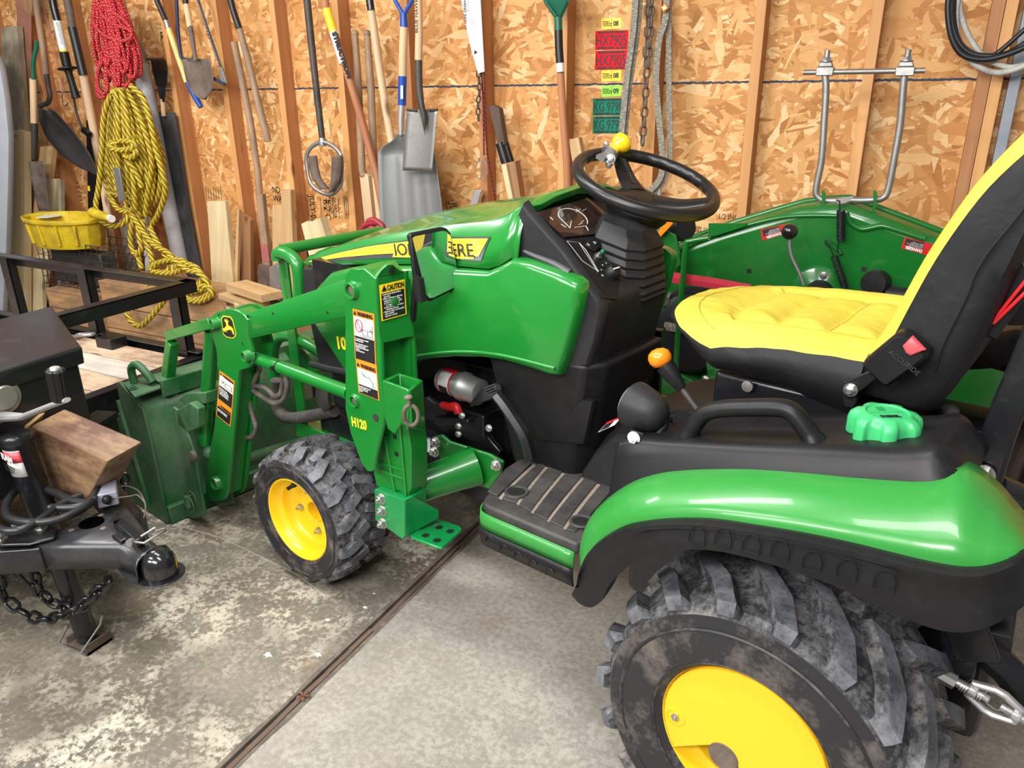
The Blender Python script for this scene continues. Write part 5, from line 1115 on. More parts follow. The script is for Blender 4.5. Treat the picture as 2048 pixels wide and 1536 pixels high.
# grille guard
m = MB(); gpth = [L(600, 600, y=.16), L(599, 560, y=.16), L(595, 530, y=.16), L(583, 514, y=.16), L(568, 506, y=.16), L(556, 508, y=.16), L(556, 520, y=.16)]
m.tube(smooth_path(gpth, 4), .022, 14); gg = m.build('grille_guard', M['loader'], TR, smooth=80)
p = L(563, 500, y=.16); m = MB(); q = V((p.x, -.28, p.z)); m.tube([p, q], .019, 14); m.tube([L(556, 512, y=.16), L(574, 600, y=.16)], .004, 4); m.build('guard_crossbar', M['loader'], TR, smooth=80)
m = MB(); a_, b_ = L(566, 515, y=.14), L(572, 700, y=.14); m.beam(a_, V((a_.x, a_.y, .3)), .05, .010, (1, 0, 0)); m.beam(V((a_.x, -.26, a_.z)), V((a_.x, -.26, .3)), .05, .010, (1, 0, 0)); m.box((a_.x - .3, -.26, .28), (a_.x + .02, .16, .34)); m.build('guard_upright', M['loader'], TR, bevel=.002)
m = MB(); m.prism(lp([(637, 770), (660, 775), (664, 815), (655, 822), (645, 812), (636, 795)], y=.16), (0, .012, 0)); m.build('frame_plate', M['darksteel'], TR)
m = MB(); m.prism(lp([(668, 785), (698, 795), (715, 880), (690, 890), (672, 850)], y=.10), (0, -.1, 0)); m.build('front_weight_bracket', M['blackpaint'], TR)
# ---------------------------------------------------------------- mirror
XM = .955
MN = V((-.955, .215, .07)).normalized(); MC = L(870, 530, x=.955)
def LM(px, py, h=0):
    d = TRI.to_3x3() @ ray(px, py); c = TRI @ CAMP; return c + d * ((MC + MN * h - c).dot(MN) / d.dot(MN))
mo = [LM(p, q) for p, q in ((818, 470), (824, 466), (885, 454), (895, 456), (903, 466), (921, 552), (922, 565), (917, 577), (864, 603), (856, 603), (849, 596))]
m = MB(); m.prism(mo, MN * -.018); mi = m.build('mirror_housing', M['black'], TR, bevel=.006, smooth=50)
cm = sum(mo, V((0, 0, 0))) / len(mo); m = MB(); m.prism([cm + (p - cm) * .90 + MN * .0006 for p in mo], MN * .0008); gl_ = m.build('mirror_glass', M['mirror'], mi, smooth=0)
m = MB(); m.prism([LM(p, q) for p, q in ((820, 472), (826, 470), (840, 545), (850, 590), (848, 606), (835, 604), (830, 560))], MN * -.014); m.build('mirror_shell', M['black'], mi, bevel=.004)
m = MB(); m.tube([L(836, 556, y=.37), L(843, 602, y=.37)], .014, 14); m.tube([L(832, 552, y=.36), L(826, 640, y=.34)], .008, 8); m.build('mirror_arm', M['black'], mi)
# ---------------------------------------------------------------- bucket
YB = .573; yfar = 2 * YC - YB
def bk(px, py): return L(px, py, y=YB)
bs_ = [bk(*p) for p in ((233, 768), (238, 764), (285, 819), (300, 880), (335, 1049), (318, 1046), (290, 1035), (262, 1015), (243, 965), (228, 905), (232, 850), (240, 822), (238, 795))]
bs_ = [V((p.x, p.y, max(.004, p.z))) for p in bs_]
m = MB(); m.prism(bs_, (0, -.010, 0)); bu = m.build('loader_bucket', M['dustgreen'], TR, bevel=.002)
m = MB(); m.prism([V((p.x, yfar, p.z)) for p in bs_], (0, .010, 0)); m.build('bucket_side', M['dustgreen'], bu, bevel=.002)
btop, bbot = bs_[2], bs_[4]; fx = bs_[0]
# curved back, top deck and bottom
prof = [V((fx.x + .0, 0, fx.z - .004)), V((btop.x + .012, 0, btop.z + .010)), V((btop.x, 0, btop.z - .02)), V((btop.x - .004, 0, btop.z - .2)), V((bbot.x + .012, 0, .05)), V((bbot.x + .0, 0, .012)), V((bbot.x + .30, 0, .006)), V((bbot.x + .48, 0, .004))]
m = MB(); m.grid([[V((p.x, y, p.z)) for p in prof] for y in (YB - .006, YB - .4, yfar + .4, yfar + .006)]); m.build('bucket_shell', M['dustgreen'], bu, solid=.006, smooth=30)
m = MB(); p_ = [L(p, q, y=.52) for p, q in ((247, 770), (262, 764), (322, 745), (325, 778), (270, 795))]
zt = btop.z + .045; pl_ = [L(p, q, z=fx.z + .004) for p, q in ((248, 770), (318, 756), (322, 778), (270, 797))]
m.prism(pl_, (0, 0, .008)); hkp = m.build('hook_plate', M['dustgreen'], bu, bevel=.002)
c = L(283, 768, z=fx.z + .012); m = MB(); m.tube(smooth_path([c + V((.03, .01, 0)), c + V((.035, .01, .05)), c + V((.01, .0, .07)), c + V((-.02, -.01, .05)), c + V((-.045, -.02, .012))], 4), .014, 10); m.build('chain_hook', M['dustgreen'], bu, smooth=80)
for px, py in ((266, 777), (306, 766)): m = MB(); m.bolt(L(px, py, z=fx.z + .014), (0, 0, 1), .011, .010); m.build('hook_bolt', M['dustgreen'], bu)
ra, rb_ = L(324, 778, y=.50), V((L(326, 782, y=.42).x, yfar + .02, L(326, 782, y=.42).z + .005)); m = MB(); m.beam(ra, rb_, .012, .06, (1, 0, 0)); m.beam(ra + V((.04, 0, .022)), rb_ + V((.04, 0, .022)), .08, .008, (1, 0, 0)); m.build('bucket_rail', M['dustgreen'], bu, bevel=.002)
m = MB(); m.tube([bk(238, 800) + V((0, .004, 0)), bk(262, 880) + V((0, .004, 0)), bk(300, 1010) + V((0, .004, 0))], .007, 6); m.build('side_rib', M['dustgreen'], bu)
m = MB(); m.box((bbot.x - .012, yfar, .004), (bbot.x + .02, YB - .01, .07)); m.build('wear_strip', M['dustgreen'], bu, bevel=.003)
# bucket brackets for the arm and the tilt link
brk = lp([(350, 812), (362, 820), (375, 850), (392, 900), (402, 960), (412, 1010), (415, 1028), (395, 1036), (368, 1028), (372, 985), (385, 960), (384, 915), (366, 870), (350, 830)], y=.49)
m = MB(); m.prism(brk, (0, .010, 0)); bk1 = m.build('bucket_bracket', M['dustgreen'], bu, bevel=.003)
m = MB(); m.prism([p + V((-.0, -.11, 0)) for p in brk], (0, .010, 0)); m.build('bucket_bracket', M['dustgreen'], bu, bevel=.003)
m = MB(); c = L(384, 912, y=.505); m.lathe([(.018, -.01), (.018, .004), (.01, .005)], c, (0, 1, 0), 18); m.build('bracket_pin', M['rust'], bk1)
for c, r in ((L(378, 1008, y=.515), .032), ):
    m = MB(); m.tube([c + V((r * math.cos(t * PI / 12), 0, r * math.sin(t * PI / 12))) for t in range(24)], .0026, 6, closed=True); m.tube([c + V((0, 0, r)), c + V((0, 0, -.01))], .012, 8); m.tube([c + V((-.03 + .028 * math.cos(t * PI / 10), 0, r + .03 * math.sin(t * PI / 10))) for t in range(11)], .0018, 5); m.build('lynch_pin', M['dustgreen'], bk1)
m = MB(); m.prism(lp([(370, 815), (395, 800), (412, 812), (412, 850), (392, 860), (372, 845)], y=.47), (0, .03, 0)); m.prism(lp([(356, 800), (372, 786), (410, 785), (412, 808), (375, 812)], y=.46), (0, -.08, 0)); m.build('pivot_block', M['dustgreen'], bu, bevel=.004)
# level indicator rod
m = MB(); a_, b_, c_ = L(343, 672, y=.45), L(428, 645, y=.455), L(333, 782, y=.45)
m.beam(a_ + V((.012, 0, .0)), b_, .035, .035, (0, 1, 0)); m.beam(a_ + V((0, 0, -.02)), c_, .035, .035, (0, 1, 0)); m.build('square_rail', M['loader'], bu, bevel=.003)
# tubes and labels low on the bucket back
for a_, b_, r, mt in (((440, 925), (600, 868), .014, 'dustgreen'), ((480, 925), (675, 862), .026, 'dustgreen'), ((420, 965), (560, 900), .030, 'darksteel')):
    m = MB(); p = L(*a_, y=.30); q = L(*b_, y=-.22); m.tube([p, q], r, 14); m.build('cross_tube', M[mt], bu)
m = MB(); p = L(680, 864, y=-.22); m.tube([p + V((0, .028 * math.cos(t * PI / 10), .028 * math.sin(t * PI / 10))) for t in range(20)], .003, 5, closed=True); m.build('tube_end_ring', M['white'], bu)
bx_ = btop.x - .006
for pts, mt in ((((592, 766), (622, 760), (626, 795), (597, 803)), 'greywood'), (((622, 760), (648, 756), (652, 790), (626, 795)), 'ink'), (((594, 770), (606, 767), (609, 783), (597, 786)), 'paper')):
    m = MB(); m.prism([L(p, q, x=bx_ - (.001 if mt == 'paper' else 0)) for p, q in pts], (-.0008, 0, 0)); m.build('bucket_label', plain('worn label', (.22, .22, .14), .6) if mt != 'ink' else M['ink'], bu, smooth=0)
FRAME[0] = Matrix.Identity(4)
# ================================================================== utility trailer
def wp(pts, **k): return [W(a, b, **k) for a, b in pts]
def chain(m, path, ll, r, w=None, tw=0):
    "links laid along a path, every second one turned"
    P = curve_at(smooth_path(path, 6), 200); d = [0]
    for a, b in zip(P, P[1:]): d.append(d[-1] + (b - a).length)
    step = ll - 2.1 * r; n = int(d[-1] / step); w = w or ll * .36; k = 0
    for i in range(n + 1):
        t = i * step
        while k < len(d) - 2 and d[k + 1] < t: k += 1
        c = P[k].lerp(P[k + 1], (t - d[k]) / max(1e-9, d[k + 1] - d[k])); ax = (P[min(k + 2, 199)] - P[max(k - 1, 0)]).normalized()
        _, u, v = rect_ax(ax); a = math.radians(tw + 45 + 90 * (i % 2)); s = u * math.cos(a) + v * math.sin(a)
        hl = ll / 2 - w; pts = []
        for q in range(16):
            t_ = 2 * PI * q / 16; pts.append(c + ax * (hl * (1 if math.cos(t_) > 0 else -1) + (w - r) * math.cos(t_)) + s * (w - r) * math.sin(t_))
        m.tube(pts, r, 6, closed=True)
TL = thing('utility_trailer', 'black steel utility trailer with wood plank deck, jack and toolbox on its tongue', 'trailer', (-2.5, 1.02, 0))
XT, YT, ZD, ZR = -2.50, 2.06, .45, .775
bl_ = M['blackpaint']
m = MB(); m.box((XT - .05, -.02, ZD - .085), (XT, YT, ZD + .012)); m.build('front_beam', bl_, TL, bevel=.002)
m = MB(); m.box((XT - 3, YT - .05, ZD - .085), (XT, YT, ZD - .03)); m.box((XT - 3, YT - .006, ZD - .03), (XT, YT, ZD + .03)); m.box((XT - 3, YT - .045, ZD + .024), (XT, YT, ZD + .03)); m.build('side_beam', bl_, TL, bevel=.002)
m = MB(); m.box((XT - 3, YT - .05, ZR - .006), (XT, YT, ZR)); m.box((XT - 3, YT - .006, ZR - .05), (XT, YT, ZR)); m.build('side_rail', bl_, TL, bevel=.0015)
m = MB(); m.box((XT - .05, -.02, ZR - .006), (XT, YT, ZR)); m.box((XT - .006, -.02, ZR - .05), (XT, YT, ZR)); m.build('front_rail', bl_, TL, bevel=.0015)
for px, py in ((362, 575), (182, 548), (28, 528)):
    x = W(px, py, y=YT).x; m = MB(); m.box((x - .03, YT - .045, ZD - .05), (x + .03, YT - .039, ZR - .004)); m.box((x + .024, YT - .045, ZD - .05), (x + .03, YT - .006, ZR - .004)); m.build('rail_post', bl_, TL, bevel=.001)
m = MB(); m.box((XT - .05, .9, ZD), (XT - .0, .95, ZR)); m.build('rail_post', bl_, TL)
y = YT - .055; k = 0
while y > 0:
    w_ = .14; m = MB(); m.beam((XT - .052, y - w_ / 2, ZD - .012), (XT - 3, y - w_ / 2, ZD - .012), w_ - .008, .036, (0, 1, 0)); m.build('deck_plank', M['deckwood'] if k != 1 else wood('bleached plank', (.50, .44, .36), (.72, .67, .58), dirt=.3), TL, bevel=.002, smooth=0); y -= w_ ; k += 1
c = W(166, 676, z=ZD + .012); m = MB()
m.tube(smooth_path([c + V((-.03, -.015, .008)), c + V((.02, -.02, .02)), c + V((.055, 0, .022)), c + V((.05, .025, .02)), c + V((0, .025, .012)), c + V((-.04, .012, .008))], 4, True), .007, 8, closed=True); m.box((c.x - .06, c.y - .03, c.z - .004), (c.x - .02, c.y + .02, c.z + .006)); m.build('tie_down_ring', M['steel'], TL, smooth=80)
x = W(232, 660, y=YT - .06).x; m = MB(); m.box((x - .05, YT - .13, ZD), (x + .05, YT - .05, ZD + .05)); m.build('stake_pocket', bl_, TL, bevel=.003)
m = MB(); p = W(361, 720, x=XT + .003); m.box((XT - .0, p.y - .03, ZD - .07), (XT + .003, p.y + .02, ZD - .005)); m.build('reflector_label', M['paper'], TL)
# tongue
ZT = .44; HC = V((-1.61, 1.02, 0))
for s in (1, -1):
    m = MB(); a = V((-1.70, 1.02 + s * .055, ZT - .04)); b = V((-2.50, 1.02 + s * .36, ZT - .04)); m.beam(a, b, .05, .075, (0, 0, 1)); m.beam(a + V((0, 0, .0)), b, .075, .05, (0, 0, 1)); m.build('tongue_rail', bl_, TL, bevel=.003)
# coupler
def csec(x, y0, y1, zt, zb, r=.012):
    return [V((x, y0, zb)), V((x, y0, zt - r)), V((x, y0 + r * .35, zt - r * .3)), V((x, y0 + r, zt)), V((x, (y0 + y1) / 2, zt + .0005)), V((x, y1 - r, zt)), V((x, y1 - r * .35, zt - r * .3)), V((x, y1, zt - r)), V((x, y1, zb))]
nA, nB, fA, fB = W(64, 1093, z=ZT), W(234, 1092, z=ZT), W(250, 1000, z=ZT), W(289, 1054, z=ZT)
DC = W(318, 1127, z=ZT - .035)
yn = lambda x: nA.y + (nB.y - nA.y) * (x - nA.x) / (nB.x - nA.x)
yf_ = lambda x: fA.y + (fB.y - fA.y) * (x - fA.x) / (fB.x - fA.x)
x0, x1 = nA.x, nB.x; xs = [x0, x0 + (x1 - x0) * .4, x0 + (x1 - x0) * .75, x1, x1 + .02, DC.x - .045, DC.x - .02]
zts = [ZT, ZT, ZT, ZT, ZT - .002, ZT - .010, ZT - .004]; zbs = [ZT - .066, ZT - .066, ZT - .066, ZT - .068, ZT - .07, ZT - .066, ZT - .064]; S_ = []
for i, x in enumerate(xs):
    y0, y1 = yn(x), yf_(x)
    if i > 3: f = (i - 3) / 3; y0, y1 = y0 + (DC.y - .050 - y0) * f, y1 + (DC.y + .050 - y1) * f
    S_.append(csec(x, y0, y1, zts[i], zbs[i], .012 + (.012 if i > 3 else 0)))
m = MB(); m.loft(S_, False, False); WP_ = dusty('lit black paint', (.026, .026, .029), (.12, .12, .12), .3, .35, sc=10, coat=.1, lo=.5, hi=.8)  # black paint lightened to give the plate its lit grey
cp_o = m.build('coupler', WP_, TL, solid=.004, off=-1, smooth=50)
m = MB(); rings = []
for k in range(10):
    t = math.radians(90 * k / 9); rings.append([DC + V((.041 * math.cos(t) * math.cos(q * PI / 16), .041 * math.cos(t) * math.sin(q * PI / 16), .046 * math.sin(t) ** .9 - .006)) for q in range(32)])
m.loft([[p + V((0, 0, -.024)) for p in rings[0]]] + rings, True, True); m.build('ball_socket', plain('glossy black', (.010, .010, .012), .16, coat=.5), TL, smooth=60)
m = MB(); fl_ = []
for q in range(-9, 10): a_ = math.radians(q * 10.5); fl_.append(V((DC.x + .055 * math.cos(a_), DC.y + .055 * math.sin(a_), ZT - .068)))
fl_ = [V((x1 - .02, yn(x1) - .002, ZT - .070))] + [V((DC.x - .05, DC.y - .052, ZT - .071))] + fl_ + [V((DC.x - .05, DC.y + .052, ZT - .069)), V((x1 - .02, yf_(x1), ZT - .069))]
m.prism(fl_, (0, 0, .004)); m.build('coupler_lip', bl_, TL, bevel=.0015, smooth=40)
m = MB(); mt_ = S_[0]; m.beam(V((x0 + .005, yn(x0) + .028, ZT - .036)), V((XT, .40, ZT - .036)), .056, .066, (0, 1, 0)); m.build('tongue_channel', bl_, TL, bevel=.004)
c = W(183, 1045, z=ZT + .0012); m = MB(); m.lathe([(.030, -.001), (.030, .0), (.029, .0008), (0, .0008)], c, (0, 0, 1), 36); m.build('coupler_hole_shade', plain('hole dark', (.001, .001, .001), .9, spec=0), cp_o)  # pure black disc paints the darkness inside the hole
for px, py in ((143, 1060), (201, 1030), (206, 1056)): m = MB(); m.lathe([(.0075, 0), (.006, .001), (0, .001)], W(px, py, z=ZT + .001), (0, 0, 1), 14); m.build('rusty_hole', M['rust'], cp_o)
# latch
m = MB(); a, b = W(236, 1046, z=ZT + .012), W(282, 1084, z=ZT + .018); m.beam(a, b, .024, .020, (.4, .9, 0)); m.beam(W(244, 1068, z=ZT), W(262, 1080, z=ZT), .05, .02, (.4, .9, 0)); m.build('latch_lever', bl_, TL, bevel=.003)
m = MB(); m.tube([a + V((-.03, .022, .012)), a + V((-.012, .010, .016)), a + V((.0, -.006, .012)), a + V((.008, -.02, .018))], [.006, .010, .010, .006], 8, sy=.5); m.build('latch_thumb', bl_, TL)
m = MB(); m.prism([W(272, 1092, z=ZT + .001), W(296, 1085, z=ZT + .001), W(305, 1096, z=ZT - .01), W(286, 1104, z=ZT - .006)], (0, 0, .002)); m.build('latch_slot', M['ink'], TL)
sp0 = W(264, 1083, z=ZT + .035); pts = [sp0, W(288, 1086, z=ZT + .04), W(332, 1060, z=ZT + .05), W(328, 1057, z=ZT + .06), W(312, 1062, z=ZT + .06), W(311, 1055, z=ZT + .06), W(282, 1073, z=ZT + .05)]
m = MB(); m.tube(pts, .0028, 6); m.lathe([(.009, 0), (.009, .012)], sp0, (.3, -1, .2), 12); m.build('safety_clip', M['steel'], TL, smooth=60)
# jack
JX, JY = -1.905, 1.005; JT = W(30, 872, y=1.0); JAX = (JT - V((JX, JY, 0))).normalized(); zt_ = JT.length and (JT - V((JX, JY, 0))).length
def JP(h): return V((JX, JY, 0)) + JAX * h
m = MB(); m.lathe([(.036, .30), (.036, zt_ - .025), (.040, zt_ - .02), (.040, zt_), (.034, zt_ + .008), (0, zt_ + .01)], (JX, JY, 0), JAX, 32); jk = m.build('jack_tube', bl_, TL, smooth=50)
m = MB(); m.lathe([(.029, .015), (.029, .30)], (JX, JY, 0), JAX, 28); m.build('jack_leg', bl_, TL, bevel=.008)
m = MB(); m.box((JX - .045, JY - .04, 0.001), (JX + .045, JY + .04, .012)); m.box((JX - .045, JY - .04, 0.001), (JX - .04, JY + .04, .035)); m.box((JX + .04, JY - .04, 0.001), (JX + .045, JY + .04, .035)); m.build('jack_foot', M['rust'], TL, bevel=.002)
m = MB(); m.tube([V((JX - .055, JY + .0, .07)), V((JX - .052, JY - .055, .022)), V((JX + .05, JY - .055, .03)), V((JX + .052, JY + .01, .075)), V((JX + .04, JY + .03, .09))], .003, 6); m.build('foot_clip', M['steel'], TL, smooth=60)
m = MB(); q = wp([(0, 1095), (60, 1093), (110, 1080), (115, 1060), (95, 1050), (60, 1045), (0, 1060)], z=ZT + .004); m.prism(q, (0, 0, .008)); m.build('jack_plate', bl_, TL, bevel=.003)
for px, py in ((33, 1054), (83, 1058), (2, 1079)):
    m = MB(); m.bolt(W(px, py, z=ZT + .012), (0, 0, 1), .011, .012); m.build('plate_bolt', M['chrome'], TL)
ja = [W(-6, 842, y=JY), W(4, 834, y=JY), W(46, 834, y=JY - .02), W(100, 812, y=JY - .05), W(134, 800, y=JY - .06)]
m = MB(); m.tube(ja, [.020, .022, .014, .011, .010], 8, up=(0, 1, 0), sy=.6); ck_ = m.build('jack_crank', M['alu'], TL, smooth=40, bevel=.001)
m = MB(); a, b = W(121, 801, y=JY - .06), W(110, 738, y=JY - .06); d = (b - a)
rings = []
for t in (0, .05, .5, .95, 1):
    _, u, v = rect_ax(d); rings.append([a + d * t + (u * math.cos(2 * PI * k / 32) + v * math.sin(2 * PI * k / 32)) * ((.0165 if t in (0, 1) else .0185 + .002 * t) - (.0022 if k % 4 == 0 else 0)) for k in range(32)])
m.loft(rings); m.build('crank_grip', M['black'], ck_, smooth=30)
m = MB(); m.lathe([(.012, 0), (.010, .004), (0, .005)], b, d.normalized(), 14); m.build('grip_pin', M['steel'], ck_)
# maker's sticker wrapped on the jack tube
def wrap(z0, z1, r, a0, a1, mt, nm, par=jk):
    m = MB(); rows = [[JP(z) + V((r * math.cos(math.radians(t)), r * math.sin(math.radians(t)), 0)) for z in (z0, z1)] for t in range(a0, a1 + 1, 10)]
    m.grid(rows); return m.build(nm, mt, par, solid=.0004)
wrap(.545, .618, .0366, 190, 330, M['white'], 'jack_sticker'); wrap(.585, .616, .0371, 200, 330, M['pink'], 'sticker_band')
va = V((math.cos(math.radians(262)), math.sin(math.radians(262)), 0)); vr = V((-va.y, va.x, 0)); cz = JP(.590) + va * .0385
text('RAM', cz - vr * .024, vr, (0, 0, 1), .026, M['white'], jk, bold=.001, sx=1.2)
text('2000 LB CAPACITY\nTOPWIND JACK\nMADE IN USA', cz - vr * .024 + V((0, 0, -.016)), vr, (0, 0, 1), .0075, M['ink'], jk, sx=1.1)
# toolbox on the tongue
zb, zl = .455, .795
def trap(z, e=0, dz=0): 
    return [V((-2.055 + e, 1.245 + e, z)), V((-2.055 + e, .80 - e, z)), V((-2.49 - e, .58 - e, z + dz)), V((-2.49 - e, 1.46 + e, z + dz))]
m = MB(); m.loft([trap(zb), trap(zl)]); tb_ = m.build('tongue_toolbox', bl_, TL, bevel=.004)
m = MB(); m.loft([trap(zl - .045, .012), trap(zl, .014), trap(zl + .006, .010, .012)]); m.build('toolbox_lid', M['blackpaint'], tb_, bevel=.005)
p = W(6, 795, x=-2.05); m = MB(); m.lathe([(.045, 0), (.045, .004), (.035, .006), (.03, .012), (0, .012)], p, (1, 0, 0), 24); m.build('toolbox_latch', M['steel'], tb_)
# breakaway battery box
c = W(201, 868, y=1.40); ux, uy = V((.95, .30, 0)), V((-.30, .95, 0))
def bbox(c, hx, hy, z0, z1): return [c + ux * sx * hx + uy * sy * hy + V((0, 0, z)) for z in (z0, z1) for sx, sy in ((-1, -1), (1, -1), (1, 1), (-1, 1))]
m = MB(); m.hexa(bbox(c, .036, .05, -.075, .055)); bt_ = m.build('battery_box', M['black'], TL, bevel=.006)
m = MB(); m.hexa(bbox(c, .040, .054, .04, .062)); m.build('battery_lid', M['black'], bt_, bevel=.004)
for a, b in ((196, 887), (200, 893), (195, 899)): m = MB(); p = W(a, b, y=1.348); m.box((p.x - .007, p.y - .004, p.z - .004), (p.x + .007, p.y, p.z + .004)); m.build('red_marking', M['red'], bt_)
# breakaway switch and thin wires
p = W(221, 985, z=ZT + .03); m = MB(); m.beam(p + V((-.04, .02, .0)), p + V((.03, -.03, .0)), .05, .04, (.5, .8, 0)); sw2 = m.build('breakaway_switch', plain('pale grey plastic', (.3, .3, .36), .4), TL, bevel=.003)
m = MB(); m.ball(p + V((.035, -.035, .005)), .013, 10); m.build('switch_plug', M['black'], sw2)
for pts in (((224, 985), (245, 972), (265, 975), (280, 985), (291, 1010), (288, 1035)), ((224, 998), (240, 995), (262, 992), (275, 990), (290, 1005)), ((196, 970), (215, 963), (235, 965), (243, 975))):
    m = MB(); m.tube(smooth_path([W(a, b, z=ZT + .03) for a, b in pts], 4), .0018, 5); m.build('trip_wire', M['rust'], sw2)
# wiring loom over the tongue
for pts in (((163, 990), (120, 1010), (80, 1040), (40, 1060), (5, 1060), (-20, 1040)), ((28, 985), (12, 1010), (18, 1035), (60, 1045), (100, 1042), (140, 1030), (180, 1005), (198, 975)), ((80, 975), (110, 985), (140, 1000), (175, 1008)), ((100, 1015), (150, 1015), (190, 998))):
    m = MB(); m.tube(smooth_path([W(a, b, z=ZT + .045) for a, b in pts], 5), .0105, 8); m.build('wiring_cable', M['cable'], TL, smooth=80)
# safety chains
m = MB(); chain(m, [W(0, 1165, y=.93), W(10, 1195, y=.93), W(40, 1220, y=.94), W(80, 1238, y=.95), W(120, 1232, y=.96), W(150, 1220, y=.96), W(185, 1190, y=.97), W(215, 1165, y=.98)], .052, .0058); m.build('safety_chain', bl_, TL, smooth=60)
m = MB(); chain(m, [W(72, 1155, y=.96), W(76, 1180, y=.96), W(100, 1200, y=.96), W(125, 1215, y=.96), W(160, 1215, y=.97), W(190, 1195, y=.98), W(200, 1165, y=.99)], .052, .0058, tw=30); m.tube([W(40, 1150, y=.96), W(64, 1175, y=.96)], .0045, 6); m.build('safety_chain', bl_, TL, smooth=60)
m = MB(); chain(m, [W(212, 925, y=1.25), W(228, 945, y=1.25), W(236, 965, y=1.25), W(250, 985, y=1.25), W(252, 960, y=1.25), W(240, 935, y=1.25)], .044, .005); m.build('coiled_chain', bl_, TL, smooth=60)
# timber blocks on the tongue
def hull_block(name, face, yb, dep, mt, label, group=None):
    m = MB(); P = [W(a, b, y=yb) for a, b in face]; n = len(P); o = random.random() * 3
    ax = (P[1] - P[0]).normalized(); up = V((0, 1, 0)).cross(ax)
    vs_ = P + [p + V(dep) for p in P]; g = [((p - P[0]).dot(up) + o, (p.y) + o, (p - P[0]).dot(ax)) for p in vs_]
    m.add(vs_, [tuple(range(n))[::-1], tuple(range(n, 2 * n))] + [(i, (i + 1) % n, n + (i + 1) % n, n + i) for i in range(n)], 0, g)
    return m.build(name, mt, bevel=.004, smooth=0, label=label, cat='wood block', group=group)
hull_block('wood_block', ((61, 852), (216, 922), (174, 1001), (85, 972), (50, 905), (43, 891)), 1.065, (.02, .09, .02), M['block'], 'big stained square timber block lying tilted behind the jack post')
hull_block('wood_block', ((30, 857), (60, 850), (42, 889), (22, 900)), 1.06, (.0, .05, .02), M['pine2'], 'pale end of a timber block beside the jack crank')
hull_block('wood_block', ((105, 868), (146, 869), (152, 890), (110, 880)), 1.31, (-.02, .06, .0), M['pine2'], 'small yellowish block wedged between toolbox and big stained block')
hull_block('wood_block', ((-30, 930), (12, 950), (38, 990), (0, 1030), (-40, 1040)), 1.06, (-.0, .08, 0), M['block'], 'brown plank piece at the left edge under the jack sticker')
# ================================================================== mower deck leaning at the wall
MD = thing('mower_deck', 'green mower deck stood on edge against the wall with springs and a steel hanger', 'mower deck', (-.35, 2.95, 0))
DK = M['deckgreen']; YD = 2.88
def dp(pts, y=YD): return [W(a, b, y=y) for a, b in pts]
out = dp([(1322, 512), (1345, 497), (1440, 462), (1540, 432), (1600, 415), (1645, 410), (1690, 408), (1740, 425), (1800, 448), (1870, 475), (1950, 505), (2010, 540), (2060, 600), (2060, 700), (2040, 860), (1900, 880), (1500, 880), (1330, 800), (1296, 760), (1300, 640)])
out = [V((p.x, p.y, max(p.z, .275))) for p in out]
def offp(P, d):
    n = len(P); A = sum(P[i].x * P[(i + 1) % n].z - P[(i + 1) % n].x * P[i].z for i in range(n)); sg = 1 if A > 0 else -1; o = []
    for i in range(n):
        a = (P[i] - P[i - 1]).normalized(); b = (P[(i + 1) % n] - P[i]).normalized(); k = V((-a.z - b.z, 0, a.x + b.x)) * sg * .5; o.append(P[i] + k * d)
    return o
m = MB(); i1 = offp(out, .012); i2 = offp(out, .035)
m.loft([[p + V((0, .14, 0)) for p in out], [p + V((0, .02, 0)) for p in out], [p + V((0, .004, 0)) for p in i1], i2], True, False); m.add(i2, [tuple(range(len(i2)))])
m.build('deck_shell', DK, MD, smooth=50)
m = MB(); m.tube([p + V((0, .15, .004)) for p in out], .011, 8, closed=True); m.build('edge_rod', DK, MD, smooth=80)
# bulge around the spindle and shallow pressings
for px, py, r in ((1640, 585, .10), (1900, 640, .10)):
    c = W(px, py, y=YD); m = MB(); m.lathe([(r, 0), (r * .92, .012), (r * .6, .014), (r * .55, .02), (0, .02)], c, (0, -1, 0), 40); b_ = m.build('spindle_boss', DK, MD, smooth=60)
    m = MB(); m.lathe([(r * .5, .015), (r * .5, .05), (r * .46, .055), (0, .055)], c, (0, -1, 0), 32); m.build('pulley', M['darkplastic'], b_, smooth=40)
m = MB(); m.bolt(W(1647, 550, y=YD - .02), (0, -1, 0), .011, .012); m.build('boss_bolt', M['chrome'], MD)
for px, py in ((1498, 542), (1728, 538), (1619, 550)): m = MB(); p = W(px, py, y=YD - .001); m.box((p.x - .008, p.y - .001, p.z - .008), (p.x + .008, p.y, p.z + .008)); m.build('square_hole', M['ink'], MD)
# soft channel in the top edge
m = MB(); m.tube(smooth_path([W(a, b, y=YD - .001) for a, b in ((1692, 425), (1700, 445), (1722, 458), (1745, 455), (1765, 452), (1800, 462), (1850, 478))], 4), .010, 8); m.build('pressed_rib', DK, MD, smooth=80)
m = MB(); m.tube(smooth_path([W(a, b, y=YD - .001) for a, b in ((1358, 500), (1430, 470), (1520, 444), (1580, 433), (1640, 431), (1680, 432))], 4), .008, 8); m.build('pressed_rib', DK, MD, smooth=80)
